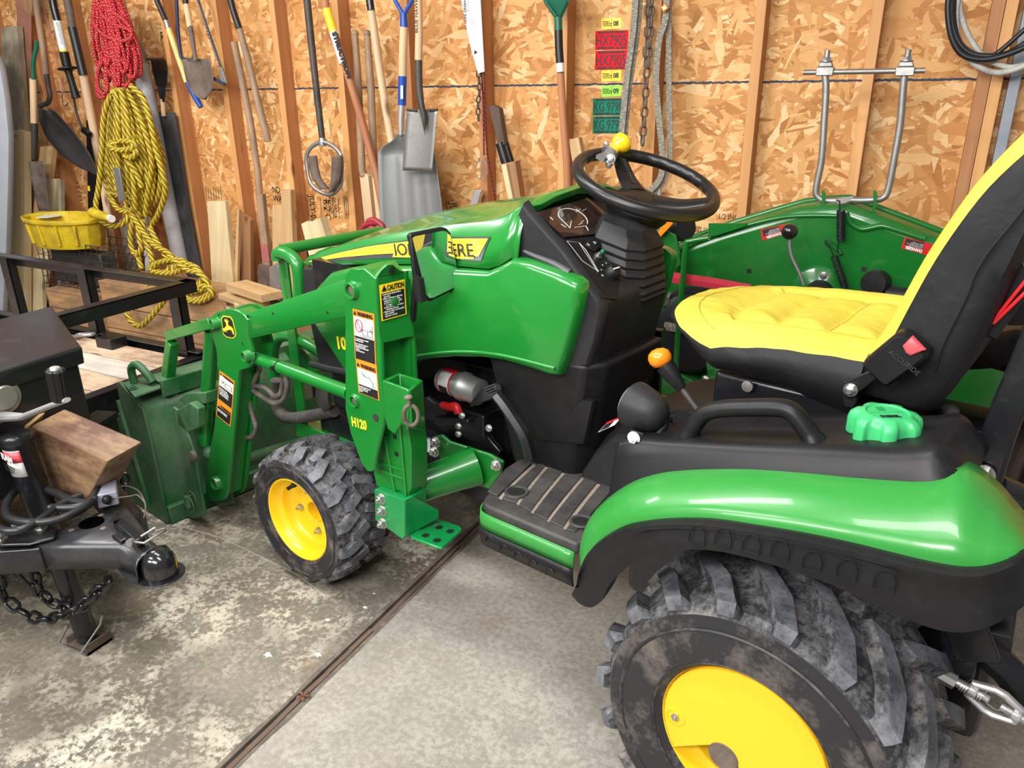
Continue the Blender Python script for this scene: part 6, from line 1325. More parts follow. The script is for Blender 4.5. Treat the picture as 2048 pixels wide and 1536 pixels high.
# steel U hanger with its cross pin
m = MB(); yu = 2.93
up_ = smooth_path([W(a, b, y=yu) for a, b in ((1650, 150), (1652, 180), (1648, 250), (1643, 320), (1632, 378), (1636, 394), (1652, 401), (1700, 401), (1742, 400), (1765, 396), (1776, 380), (1788, 320), (1800, 250), (1806, 180), (1809, 150))], 4)
m.tube(up_, .0115, 12); uh = m.build('hanger_bar', M['steel'], MD, smooth=80)
m = MB(); m.tube([W(1607, 145, y=yu), W(1850, 141, y=yu)], .0085, 12); m.build('cross_pin', M['steel'], MD, smooth=80)
for px in (1650, 1810):
    c = W(px, 143, y=yu); m = MB(); m.box((c.x - .028, c.y - .014, c.z - .014), (c.x + .028, c.y + .014, c.z + .014)); m.loft([[c + V((x, y, z)) for x, y in ((-w_, -.012), (w_, -.012), (w_, .012), (-w_, .012))] for w_, z in ((.024, .014), (.018, .03))]); m.build('clevis', M['steel'], MD, bevel=.003)
    m = MB(); m.bolt(c + V((0, 0, .03)), (0, 0, 1), .015, .014); m.lathe([(.009, .01), (.009, .035)], c + V((0, 0, .03)), (0, 0, 1), 12); m.build('clevis_nut', M['steel'], MD)
for px in (1643, 1746):
    m = MB(); m.prism(dp([(px, 382), (px + 5, 380), (px + 9, 388), (px + 6, 412), (px + 2, 435), (px - 6, 432), (px + 1, 410)], yu - .03), (0, .006, 0)); m.build('hanger_tab', DK, MD)
# springs
def spring(a, b, r, wire, turns, yy, nm='coil_spring'):
    p, q = W(*a, y=yy), W(*b, y=yy); d = q - p; ax, u, v = rect_ax(d); n = turns * 10
    m = MB(); m.tube([p + d * (i / n) + (u * math.cos(2 * PI * i / 10) + v * math.sin(2 * PI * i / 10)) * r for i in range(n + 1)], wire, 5); return m.build(nm, M['ink'] if False else M['blackpaint'], MD, smooth=80)
spring((1682, 420), (1682, 482), .013, .0022, 22, 2.84); spring((1668, 512), (1690, 575), .012, .0022, 18, 2.84)
m = MB(); m.tube([W(a, b, y=2.84) for a, b in ((1678, 482), (1674, 500), (1680, 508), (1684, 502))], .0022, 6); m.tube([W(a, b, y=2.84) for a, b in ((1668, 514), (1660, 495), (1650, 486), (1652, 478), (1664, 484))], .0022, 6); m.tube([W(a, b, y=2.86) for a, b in ((1680, 420), (1679, 402), (1672, 400))], .003, 6); m.build('spring_hook', M['blackpaint'], MD, smooth=80)
m = MB(); m.tube([W(1652, 478, y=2.865), W(1682, 508, y=2.865)], .007, 6); m.build('spring_anchor', DK, MD)
m = MB(); m.prism(dp([(1672, 398), (1708, 392), (1700, 402), (1690, 406), (1676, 408)], 2.86), (0, .01, 0)); m.build('spring_plate', M['steel'], MD)
# lever with a black ball
m = MB(); m.tube(smooth_path([W(a, b, y=2.70) for a, b in ((1607, 570), (1598, 545), (1586, 520), (1580, 500), (1579, 475))], 4), .006, 8); lv_ = m.build('deck_lever', M['steel'], MD, smooth=80)
m = MB(); m.ball(W(1579, 463, y=2.70), .027, 20); m.build('ball_knob', plain('ball black', (.012, .01, .01), .12, coat=.5), lv_, smooth=80)
# danger labels, upside down
for pts in (((1525, 481), (1589, 463), (1521, 459), (1580, 446)), ((1802, 496), (1870, 515), (1810, 474), (1872, 490))):
    a, b, c, d_ = [W(p, q, y=YD - .0008) for p, q in pts]; m = MB(); m.prism([a, b, d_, c], (0, -.0004, 0)); dl = m.build('danger_sticker', M['red'], MD, smooth=0)
    f = lambda u, v: a.lerp(b, u).lerp(c.lerp(d_, u), v) + V((0, -.0008, 0))
    m = MB(); m.prism([f(.06, .36), f(.62, .36), f(.62, .92), f(.06, .92)], (0, -.0003, 0)); m.build('sticker_field', M['ink'], dl, smooth=0)
    text('DANGER', f(.62, .30) + V((0, -.0006, 0)), a - b, a - c, .013, M['white'], dl, bold=.0006)
    text('ROTATING BLADE\nDo not put hands or feet\nunder mower when\nengine is running', f(.60, .46) + V((0, -.0008, 0)), a - b, a - c, .0050, M['white'], dl, space=.8)
# left end: orange-tipped lever, black wheel, rods, strap
m = MB(); m.prism(dp([(1417, 447), (1492, 446), (1492, 452), (1430, 472), (1417, 472)], 2.86), (0, .01, 0)); m.build('deck_flap', DK, MD)
m = MB(); m.tube(smooth_path([W(a, b, y=2.72) for a, b in ((1418, 476), (1380, 483), (1372, 492), (1366, 560), (1358, 640), (1353, 720), (1350, 790))], 4), .011, 10); m.build('lift_rod', DK, MD, smooth=60)
m = MB(); m.prism(dp([(1330, 460), (1352, 470), (1362, 530), (1345, 545), (1328, 535), (1318, 480)], 2.80), (0, .02, 0)); m.build('lever_bracket', DK, MD, bevel=.003)
m = MB(); m.tube([W(1316, 482, y=2.78), W(1322, 466, y=2.78)], .007, 8); lo_ = m.build('release_lever', M['steel'], MD)
m = MB(); m.loft([dp([(1315, 466), (1326, 472), (1324, 474), (1314, 468)], 2.78), dp([(1334, 440), (1346, 442), (1346, 446), (1335, 446)], 2.77)]); m.beam(W(1320, 468, y=2.78), W(1341, 446, y=2.78), .032, .02, (0, 1, 0)); m.build('orange_grip', M['orange'], lo_, bevel=.004)
c = W(1362, 455, y=2.86); m = MB(); m.lathe([(.02, -.03), (.048, -.028), (.052, 0), (.048, .028), (.02, .03)], c, (.8, -.5, .2), 28); m.build('caster_wheel', M['darkplastic'], MD, smooth=45)
m = MB(); p = smooth_path([W(a, b, y=2.74) for a, b in ((1316, 552), (1368, 558), (1430, 567), (1500, 580))], 3); m.tube(p, .020, 4, up=(0, 0, 1), sy=.12); m.build('red_strap', plain('red webbing', (.62, .03, .06), .7), MD, smooth=0)
m = MB(); m.tube(smooth_path([W(a, b, y=2.76) for a, b in ((1306, 650), (1330, 652), (1360, 657), (1390, 657))], 3), .017, 4, up=(0, 0, 1), sy=.15); m.build('grey_strap', M['strap'], MD, smooth=0)
c = W(1385, 660, y=2.84); m = MB(); m.lathe([(.05, -.05), (.14, -.05), (.165, -.03), (.170, 0), (.165, .03), (.14, .05), (.05, .05)], c, (.35, -1, .1), 48); m.build('gauge_wheel', M['darkplastic'], MD, smooth=50)
m = MB(); m.prism(dp([(1395, 588), (1440, 580), (1520, 600), (1520, 800), (1420, 780), (1388, 615)], 2.80), (0, .06, 0)); m.build('gearbox_shield', DK, MD, bevel=.006)
for px, py in ((1410, 593), (1404, 610)): m = MB(); m.lathe([(.008, 0), (.008, .001)], W(px, py, y=2.799), (0, -1, 0), 10); m.build('shield_hole', M['ink'], MD)
m = MB(); m.prism(dp([(1334, 585), (1343, 586), (1338, 598), (1325, 608), (1318, 604)], 2.78), (0, .012, 0)); m.lathe([(.02, -.02), (.02, .02)], W(1326, 600, y=2.78), (.6, -1, 0), 16); m.build('idler_arm', M['steel'], MD)
m = MB(); m.prism(dp([(1290, 760), (1320, 735), (1345, 742), (1400, 768), (1470, 780), (1450, 800), (1340, 790), (1300, 790)], 2.78), (0, .05, 0)); m.build('lower_bracket', DK, MD, bevel=.004)
c = W(1752, 566, y=2.80); m = MB(); m.lathe([(.03, -.03), (.042, -.025), (.046, 0), (.042, .025), (0, .028)], c, (-.4, -1, .1), 28); m.build('anti_scalp_roller', M['black'], MD, smooth=50)
m = MB(); m.tube([W(1770, 588, y=2.80), W(1850, 598, y=2.80)], .03, 14); m.build('roller_tube', M['darkplastic'], MD)
m = MB(); m.bolt(W(1411, 758, y=2.76), (-.3, -1, .2), .012, .012); m.build('shield_bolt', M['chrome'], MD)
# plywood dolly under the deck
DL = thing('plywood_dolly', 'plywood dolly board with a round hole under the mower deck', 'dolly', (-.45, 2.5, 0))
zz = .24; q = [W(a, b, z=zz) for a, b in ((1325, 790), (1400, 772), (1530, 790), (1640, 800), (1620, 880), (1330, 830))]
q = [V((-1.0, 2.52, zz)), V((-.9, 3.1, zz)), V((.6, 3.1, zz)), (V((.6, 2.52, zz)))]
m = MB(); m.prism(q, (0, 0, .019)); m.build('dolly_board', M['brown'], DL, smooth=0)
m = MB(); m.lathe([(.05, 0), (.05, .001)], W(1343, 803, z=zz + .02), (0, 0, 1), 24); m.build('dolly_hole', M['ink'], DL)
for x, y in ((-.85, 2.60), (-.8, 3.0), (.5, 2.6), (.5, 3.0)):
    m = MB(); m.lathe([(.03, -.02), (.05, -.02), (.05, .02), (.03, .02)], (x, y, .05), (1, 0, 0), 20); m.box((x - .03, y - .03, .10), (x + .03, y + .03, zz)); m.tube([(x, y, .05), (x, y, .12)], .012, 8); m.build('caster', M['darksteel'], DL)
# narrow things seen between the column and the deck
m = MB(); m.beam(W(1268, 700, y=2.6), W(1268, 735, y=2.6), .03, .02, (1, 0, 0)); 
# orange decal on a jack stand handle
S2 = thing('orange_handled_stand', 'black stand with an orange hand grip beside the steering column', 'stand', (-.9, 2.3, 0))
p = W(1292, 655, y=2.2); m = MB(); m.beam(V((p.x + .04, 2.2, .0)), V((p.x + .03, 2.2, p.z)), .05, .03, (1, 0, 0)); m.box((p.x - .06, 2.1, 0), (p.x + .12, 2.3, .02)); m.build('stand_post', M['blackpaint'], S2, bevel=.003)
m = MB(); m.prism(wp([(1281, 672), (1286, 643), (1304, 646), (1306, 652), (1298, 666), (1284, 674)], y=2.19), (0, .03, 0)); m.build('orange_grip', M['orange'], S2, bevel=.004)
m = MB(); m.beam(W(1268, 712, y=2.35), W(1266, 748, y=2.35), .022, .02, (1, 0, 0)); m.build('red_bar', M['red'], S2)
m = MB(); m.beam(W(1312, 715, y=2.3), W(1262, 772, y=2.3), .03, .02, (1, 0, 0)); m.beam(W(1285, 690, y=2.3), W(1322, 745, y=2.3), .02, .015, (1, 0, 0)); m.build('scissor_arm', M['blackpaint'], S2)
# ================================================================== tools hanging on the wall
YT_ = 3.22
def P3(p, y=YT_): return W(p[0], p[1], y=(p[2] if len(p) > 2 else y))
def rod(name, pts, r, mt, par, y=YT_, n=12, sy=1.0, sm=60, sub=3):
    P = [P3(p, y) for p in pts]
    if len(P) > 2 and sub: 
        k = len(P); P = smooth_path(P, sub)
        if isinstance(r, (list, tuple)): r = [r[min(len(r) - 1, int(i / sub))] + (r[min(len(r) - 1, int(i / sub) + 1)] - r[min(len(r) - 1, int(i / sub))]) * ((i % sub) / sub) for i in range(len(P))]
    m = MB(); m.tube(P, r, n, sy=sy); return m.build(name, mt, par, smooth=sm)
def flat(name, pts, th, mt, par, y=YT_, bevel=.0015, back=False, sm=30):
    m = MB(); m.prism([P3(p, y) for p in pts], (0, th, 0)); return m.build(name, mt, par, bevel=bevel, smooth=sm)
def tool(name, label, cat, px, py, group=None, y=YT_): return thing(name, label, cat, W(px, py, y=y), group)
def sheet(name, outline_l, outline_r, mt, par, bulge=.02, y=YT_, th=.002, cols=8, f=None):
    "curved metal blade between two edges"
    A = curve_at([P3(p, y) for p in outline_l], 16); B = curve_at([P3(p, y) for p in outline_r], 16); rows = []
    for i, (a, b) in enumerate(zip(A, B)):
        rows.append([a.lerp(b, j / cols) + V((0, bulge * (1 - (2 * j / cols - 1) ** 2) * (f(i / 15) if f else 1), 0)) for j in range(cols + 1)])
    m = MB(); m.grid(rows); return m.build(name, mt, par, solid=th, off=0, smooth=60)
HP, HG, HR, HH = M['handle_pale'], M['handle_grey'], M['handle_red'], M['handle']
# hand saw, far left
t = tool('hand_saw', 'old hand saw with rusty red-brown blade and dark wooden grip, far left', 'saw', 48, 100)
flat('saw_blade', [(29, -10), (62, 20), (63, 120), (61, 216), (55, 216), (43, 120)], .002, plain('rusty blade', (.33, .14, .09), .6), t, bevel=0)
flat('saw_grip', [(28, -40), (60, -40), (63, 10), (61, 34), (50, 24), (40, 12), (34, -4)], .022, M['brown'], t, y=3.205, bevel=.004)
# drain spade with green pipe
t = tool('trenching_spade', 'narrow rusty trenching spade with green metal handle clip', 'spade', 70, 300)
rod('green_handle', [(73, 82), (73, 95), (69, 112), (66, 130), (67, 160)], .012, M['toolgreen'], t, y=3.04)
rod('wood_shaft', [(66, 158), (67, 200), (68, 248)], .019, HP, t, y=3.04); rod('socket', [(68, 245), (69, 280), (67, 318)], [.019, .019, .013, .011], M['darksteel'], t, y=3.04)
sheet('blade', [(57, 323), (63, 360), (77, 422)], [(86, 322), (92, 360), (98, 422)], M['rust'], t, .02, y=3.04)
# round point shovel seen from the side, big black scoop
t = tool('scoop_shovel', 'big black scoop shovel with bent neck and long wooden handle', 'shovel', 110, 230)
rod('wood_shaft', [(70, -20), (76, 30), (86, 95), (93, 150)], .019, HG, t, y=3.18); rod('bent_neck', [(93, 148), (97, 175), (100, 192), (96, 205), (86, 210), (80, 212)], .015, M['darksteel'], t, y=3.17)
A = [(76, 216), (76, 240), (90, 275), (120, 310), (155, 335), (196, 352)]; B_ = [(87, 212), (108, 222), (133, 250), (160, 285), (182, 320), (197, 351)]
a_ = [W(p[0], p[1], y=3.12) for p in A]; b_ = [W(p[0], p[1], y=3.00) for p in B_]; a_ = curve_at(a_, 18); b_ = curve_at(b_, 18); rows = []
for i, (p, q) in enumerate(zip(a_, b_)): rows.append([p.lerp(q, j / 8) + V((.01, .09 * math.sin(PI * j / 8) * math.sin(PI * min(1, .15 + i / 17 * .85)), -.02 * math.sin(PI * j / 8))) for j in range(9)])
m = MB(); m.grid(rows); m.build('scoop', plain('black scoop', (.03, .028, .027), .32), t, solid=.003, off=0, smooth=70)
# bungee with a hook
t = tool('thin_cord', 'thin pinkish elastic cord hanging with a wire hook', 'cord', 115, 120)
rod('elastic', [(84, 0), (90, 25), (100, 60), (110, 110), (120, 150), (125, 185)], .0045, plain('pink cord', (.45, .2, .16), .7), t, y=3.24, n=6)
rod('hook', [(125, 185), (125, 195), (126, 208), (131, 212), (136, 206)], .0028, M['darksteel'], t, y=3.24, n=6)
# electric pole tool
t = tool('pole_trimmer', 'black pole trimmer with white label, grip flange and cord', 'trimmer', 140, 150)
rod('pole', [(102, -20), (108, 15), (115, 42)], .022, M['blackpaint'], t, y=3.16, sub=2); rod('pole_label', [(114, 40), (120, 70), (127, 101)], .0225, M['white'], t, y=3.16); rod('yellow_band', [(127, 100), (128, 104)], .023, M['sticker_yellow'], t, y=3.16, sub=0)
rod('collar', [(128, 104), (134, 132)], .026, M['black'], t, y=3.16, sub=0)
m = MB(); c = W(135, 136, y=3.16); d_ = (W(148, 180, y=3.16) - c).normalized(); m.lathe([(.020, -.01), (.055, .0), (.055, .006), (.024, .015), (.020, .03), (.019, .10), (.024, .15), (.026, .17)], c, d_, 28); m.build('grip', M['black'], t, smooth=50)
rod('power_cord', [(147, 185), (149, 205), (154, 228), (162, 250), (170, 262)], .0065, M['cable'], t, y=3.16, n=8)
m = MB(); m.beam(W(166, 258, y=3.16), W(180, 270, y=3.16), .03, .03, (0, 1, 0)); m.build('plug', M['black'], t, bevel=.004)
text('ELECTRIC POLE TOOL', W(112, 45, y=3.136), W(126, 100, y=3.136) - W(112, 45, y=3.136), (1, 0, .3), .012, M['ink'], t)
t = tool('black_chain_bar', 'long flat black blade cover standing behind the yellow rope', 'blade cover', 185, 330)
flat('cover', [(172, 240), (176, 262), (193, 345), (195, 425), (176, 425), (174, 330)], .04, M['black'], t, y=3.24); flat('yellow_mark', [(175, 372), (179, 372), (180, 382), (176, 382)], .002, M['sticker_yellow'], t, y=3.237, bevel=0)
# taped handle running down behind the ropes
t = tool('taped_shaft', 'long wooden shaft with black taped grip beside the red rope', 'tool handle', 160, 100)
rod('iron_end', [(131, -20), (139, 20), (145, 56)], .022, M['rust'], t, y=3.20, sub=1); rod('tape', [(144, 54), (155, 100), (167, 150)], .025, M['cable'], t, y=3.20, sub=1)
rod('wood_shaft', [(166, 148), (182, 230), (200, 330), (215, 420), (235, 560)], .024, HP, t, y=3.21, sub=1)
# ------------------------------------------------ ropes
def hank(name, mt, strands, r, label, cat, loc, n=8):
    t = thing(name, label, cat, loc)
    for pts in strands:
        P = smooth_path([W(p[0], p[1], y=p[2]) for p in pts], 5); m = MB(); m.tube(P, r, n); m.build('strand', mt, t, smooth=80)
    return t
random.seed(11)
S = []
for k in range(17):
    f = k / 16; x0 = 190 + 42 * f; xm = 188 + 74 * f; top_ = -15; yb = random.uniform(130, 178) if f < .5 else random.uniform(120, 165); dx = random.uniform(3, 7)
    y = 3.10 - .05 * math.sin(PI * f) + random.uniform(-.02, .02); xb = 200 + 62 * f + random.uniform(-6, 6)
    S.append([(x0, top_, y), (xm - 4 + random.uniform(-5, 5), 50, y), (xm + random.uniform(-7, 7), 95, y - .01), (xb, yb - 12, y), (xb + dx, yb, y - .006), (xb + 2.2 * dx, yb - 14, y), (xm + 11 + random.uniform(-5, 5), 80, y - .01), (x0 + 6, 10, y), (x0 + 6, top_, y)])
for k in range(5):
    xb = (203, 236, 250, 206, 262)[k]; yb = (196, 176, 172, 188, 156)[k]; y = 3.06
    S.append([(210 + k * 6, 90, y), (xb - 8, yb - 50, y), (xb - 9, yb - 14, y), (xb, yb, y - .01), (xb + 10, yb - 12, y), (xb + 8, yb - 50, y), (218 + k * 6, 80, y)])
S.append([(196, 0, 3.05), (205, 30, 3.04), (230, 50, 3.03), (258, 60, 3.03), (262, 76, 3.03), (240, 82, 3.03), (210, 72, 3.03), (190, 52, 3.05), (188, 40, 3.08)])
S.append([(200, -5, 3.05), (214, 18, 3.04), (240, 34, 3.03), (258, 52, 3.03), (264, 70, 3.03), (254, 90, 3.04)])
hank('red_rope', M['rope_red'], S, .0100, 'red rope with yellow flecks, hung in a long hank above the yellow rope', 'rope', W(225, 200, y=3.1), 6)
S = []; random.seed(5)
for k in range(19):
    f = k / 18; xt = 218 + 46 * f; xm = 204 + 124 * f; yt = 176 + 18 * abs(f - .45); y = 3.08 - .09 * math.sin(PI * f) + random.uniform(-.035, .03); xb = 236 + 70 * f; yb = 440 + random.uniform(-40, 20) - 50 * abs(f - .5)
    S.append([(xt, yt, y + .02), (xm + (xt - xm) * .45 + random.uniform(-3, 3), 240, y), (xm + random.uniform(-3, 3), 320, y), (xm + (xb - xm) * .35 + random.uniform(-4, 4), 385, y), (xb, yb, y + .01)])
S += [[(262, 172, 3.0), (285, 195, 2.99), (300, 240, 2.98), (312, 300, 2.98), (326, 350, 2.98), (330, 385, 2.99), (318, 425, 3.0), (304, 450, 3.02)],
      [(222, 190, 2.99), (208, 230, 2.98), (204, 300, 2.97), (198, 370, 2.96), (192, 410, 2.94), (200, 438, 2.93), (222, 452, 2.93), (245, 448, 2.95), (257, 432, 2.97), (250, 415, 2.99)],
      [(236, 290, 2.95), (222, 286, 2.94), (226, 298, 2.93), (250, 300, 2.93), (268, 294, 2.93), (262, 284, 2.94), (240, 282, 2.95)],
      [(250, 312, 2.95), (262, 316, 2.93), (272, 306, 2.93), (266, 298, 2.94), (252, 306, 2.94), (258, 322, 2.94), (272, 345, 2.96), (284, 375, 2.97)],
      [(224, 400, 3.0), (236, 418, 2.98), (256, 424, 2.97), (270, 412, 2.98), (262, 395, 3.0)],
      [(258, 420, 2.98), (280, 455, 2.95), (308, 490, 2.92), (335, 505, 2.9), (350, 525, 2.88), (345, 542, 2.86)],
      [(268, 432, 2.98), (262, 460, 2.97), (262, 490, 2.96), (272, 510, 2.95), (282, 498, 2.95), (278, 470, 2.96), (276, 440, 2.98)],
      [(300, 455, 2.98), (312, 480, 2.95), (330, 510, 2.92), (340, 530, 2.90), (330, 545, 2.88), (310, 540, 2.9)],
      [(285, 440, 3.0), (290, 475, 2.97), (300, 505, 2.95), (305, 525, 2.93)], [(276, 500, 2.96), (278, 520, 2.95), (284, 538, 2.94)],
      [(305, 530, 2.88), (330, 522, 2.87), (360, 520, 2.86), (372, 530, 2.85), (350, 545, 2.86), (320, 546, 2.86), (300, 538, 2.87), (312, 530, 2.87)],
      [(350, 520, 2.84), (375, 540, 2.83), (395, 545, 2.82), (412, 560, 2.82), (414, 575, 2.82), (390, 583, 2.82), (372, 590, 2.82), (382, 600, 2.81), (405, 596, 2.81), (424, 580, 2.81), (400, 572, 2.82), (380, 582, 2.82)],
      [(365, 525, 2.86), (392, 535, 2.84), (405, 555, 2.84), (395, 570, 2.84), (370, 572, 2.85)],
      [(290, 572, 2.9), (262, 568, 2.9), (238, 570, 2.9), (234, 580, 2.88), (248, 588, 2.86), (270, 578, 2.86), (300, 572, 2.86)],
      [(335, 592, 2.75), (320, 612, 2.74), (300, 636, 2.73), (280, 652, 2.73), (262, 642, 2.73), (254, 622, 2.74), (256, 600, 2.76)],
      [(370, 600, 2.8), (400, 603, 2.8), (424, 590, 2.8), (420, 575, 2.8)]]
yr = hank('yellow_rope', M['rope_yellow'], S, .0160, 'thick twisted yellow rope, hung in a big hank and trailing over the crates', 'rope', W(270, 450, y=3.05), 8)
m = MB(); m.prism([W(a, b, y=2.90) for a, b in ((226, 335), (238, 336), (248, 400), (237, 405))], (0, .012, 0)); m.build('metal_strip', M['steel'], label=None, cat='strip') if False else m.build('metal_strip', M['steel'], cat='strip', label='short galvanised metal strip tucked into the yellow rope hank', bevel=.002)
# pipe behind the ropes
t = tool('grey_pipe', 'long pale grey pipe with dark cap leaning behind the yellow rope', 'pipe', 300, 300)
rod('pipe_cap', [(264, 82), (272, 105), (281, 130)], .050, M['steel'], t, y=3.20, sub=1, n=18); rod('pipe_body', [(279, 125), (310, 270), (335, 400), (362, 530)], .046, M['pipewhite'], t, y=3.20, sub=1, n=18)
# hand rake
t = tool('hand_rake', 'small black plastic hand rake with a short wooden handle', 'rake', 325, 190)
rod('wood_shaft', [(325, 198), (328, 232)], .013, HP, t, sub=0); 
m = MB(); m.loft([[W(a, b, y=y_) for a, b, y_ in ((x0, yy, 3.21), (x1, yy, 3.21), (x1, yy, 3.225), (x0, yy, 3.225))] for yy, x0, x1 in ((204, 321, 329), (185, 317, 331), (170, 314, 333))]); m.build('rake_head', M['black'], t, bevel=.002)
for k in range(10):
    x = 314.5 + k * 2; x2 = 304 + k * 3.1; rod('tine', [(x, 172, 3.205), (x2 + 2, 140, 3.19), (x2, 125, 3.16), (x2 - 4, 118, 3.12), (x2 - 9, 117, 3.09), (x2 - 13, 120, 3.07)], .0042, M['black'], t, n=5, sub=2)
# rubber flap
m = MB(); m.prism([W(a, b, y=3.23) for a, b in ((316, 224), (348, 225), (360, 300), (378, 420), (400, 535), (408, 560), (378, 560), (364, 530), (338, 400), (322, 280))], (0, .012, 0)); m.build('rubber_flap', M['rubber'], cat='rubber mat', label='long dark grey rubber flap leaning beside the grey pipe', bevel=.002)
# blue tipped tool
t = tool('yellow_handled_tool', 'slim tool with yellow shaft, blue tip and black grip', 'tool', 360, 110)
rod('grip', [(305, -20), (320, 15), (332, 42)], .015, M['cable'], t, y=3.19, sub=1); rod('ferrule', [(332, 41), (337, 58)], .016, M['steel'], t, y=3.19, sub=0); rod('shaft', [(337, 57), (355, 110), (374, 165)], .0155, plain('yellow shaft', (.75, .58, .2), .4), t, y=3.19, sub=1); rod('blue_tip', [(374, 163), (386, 186), (402, 214)], [.013, .017, .015], M['blue'], t, y=3.19, sub=2)
# spade with round dark blade
t = tool('small_spade', 'small digging spade with worn round dark blade', 'spade', 400, 120)
rod('grip', [(369, -25), (372, 10)], .015, M['cable'], t, y=3.15, sub=0); rod('wood_shaft', [(372, 8), (377, 35), (380, 54)], .0155, HP, t, y=3.15, sub=1); rod('socket', [(380, 52), (385, 80), (389, 105), (392, 120)], [.015, .013, .010, .012], M['rust'], t, y=3.15, sub=1)
sheet('blade', [(365, 118), (368, 140), (372, 160), (380, 180), (394, 194), (404, 199)], [(418, 117), (424, 140), (427, 155), (426, 175), (417, 190), (406, 199)], M['rust'], t, .03, y=3.15)
rod('neck', [(389, 105), (384, 116), (376, 120)], .004, M['rust'], t, y=3.15, sub=2)
# bow saw
t = tool('bow_saw', 'bow saw with dark blue tube frame and toothed blade', 'saw', 420, 100)
rod('frame_tube', [(352, -20), (354, 20), (356, 60), (360, 100), (364, 116), (380, 120)], .009, M['darkblue'], t, y=3.17)
flat('saw_blade', [(393, -5), (397, -5), (415, 50), (440, 122), (445, 140), (441, 140), (412, 60)], .002, M['darksteel'], t, y=3.18, bevel=0)
m = MB()
for k in range(20):
    a = V((393 + 46 * k / 20, -5 + 135 * k / 20, 0)); m.prism([W(a.x, a.y, y=3.179), W(a.x - 2.5, a.y + 4, y=3.179), W(a.x + 2, a.y + 7, y=3.179)], (0, .001, 0))
m.build('saw_teeth', M['steel'], t, smooth=0)
flat('blade_clamp', [(437, 132), (443, 136), (453, 166), (448, 170), (440, 160)], .014, M['steel'], t, y=3.17); rod('frame_end', [(428, 157), (438, 163), (450, 168)], .008, M['darkblue'], t, y=3.17, sub=1)
# round-topped handles left of centre
t = tool('long_handled_tool', 'long wooden tool handle with black grip slanting down to the right', 'tool handle', 500, 150)
rod('grip', [(455, -25), (466, 20), (478, 56)], .017, M['cable'], t, y=3.19, sub=1); rod('wood_shaft', [(478, 54), (496, 120), (515, 200), (536, 283)], [.017, .018, .019, .020], HG, t, y=3.20, sub=1)
t = tool('old_shovel', 'old shovel with weathered grey handle, red paint patch and square dark blade at the bottom', 'shovel', 520, 480)
rod('wood_shaft', [(468, 84), (482, 150), (500, 240), (515, 340), (520, 395)], .019, HG, t, y=3.21, sub=1)
flat('flat_shaft', [(511, 392), (524, 388), (530, 450), (540, 536), (526, 538), (518, 460)], .03, M['handle_grey'], t, y=3.19); flat('red_patch', [(522, 490), (535, 488), (539, 522), (526, 524)], .002, plain('faded red', (.42, .12, .12), .7), t, y=3.187, bevel=0)
flat('blade', [(516, 530), (524, 526), (536, 534), (556, 528), (560, 610), (520, 610), (514, 545)], .006, M['rust'], t, y=3.17, bevel=.004); flat('grey_cloth', [(536, 535), (550, 527), (562, 535), (562, 605), (540, 600)], .03, plain('grey felt', (.2, .17, .15), .9), t, y=3.14, bevel=.01)
# iron hoop digger
t = tool('hoop_digger', 'post hole digger with dark steel shaft and rusty oval hoop blades', 'digger', 645, 330)
rod('steel_shaft', [(612, -20), (622, 80), (634, 190), (645, 282)], [.018, .018, .017, .016], M['darksteel'], t, y=3.19, sub=1)
ring = smooth_path([W(a, b, y=3.17) for a, b in ((645, 284), (668, 294), (683, 315), (683, 350), (680, 372), (664, 388), (640, 384), (620, 365), (614, 335), (613, 312), (624, 293))], 4, True)
m = MB(); m.tube(ring, .008, 8, closed=True, sy=1.4); m.build('hoop', M['steel'], t, smooth=70)
m = MB(); c = W(645, 284, y=3.18); m.lathe([(.018, .02), (.022, .0), (.020, -.02)], c, (0, 0, 1), 18); m.build('ferrule', M['steel'], t)
sheet('left_blade', [(617, 310), (618, 335), (625, 358), (640, 378)], [(634, 311), (637, 335), (643, 358), (660, 378)], M['rust'], t, -.02, y=3.16); sheet('right_blade', [(664, 314), (663, 340), (662, 362), (658, 386)], [(685, 310), (684, 340), (681, 362), (668, 382)], M['rust'], t, -.02, y=3.15)
# labelled reddish handle
t = tool('labelled_handle', 'reddish varnished handle with yellow and white sticker, slanting right', 'tool handle', 700, 200)
a, b = (650, 0), (768, 420)
rod('wood_shaft', [(648, -20), (652, 18), (690, 130), (722, 235), (752, 345), (766, 420)], .0185, HR, t, y=3.13, sub=1)
rod('yellow_label', [(653, 18), (667, 64)], .0205, M['sticker_yellow'], t, y=3.13, sub=0); rod('white_label', [(667, 64), (687, 127)], .0205, M['white'], t, y=3.13, sub=0)
text('STRUCTRON', W(664, 66, y=3.108), W(684, 125, y=3.108) - W(664, 66, y=3.108), W(690, 60, y=3.108) - W(670, 66, y=3.108), .036, M['ink'], t, bold=.002)
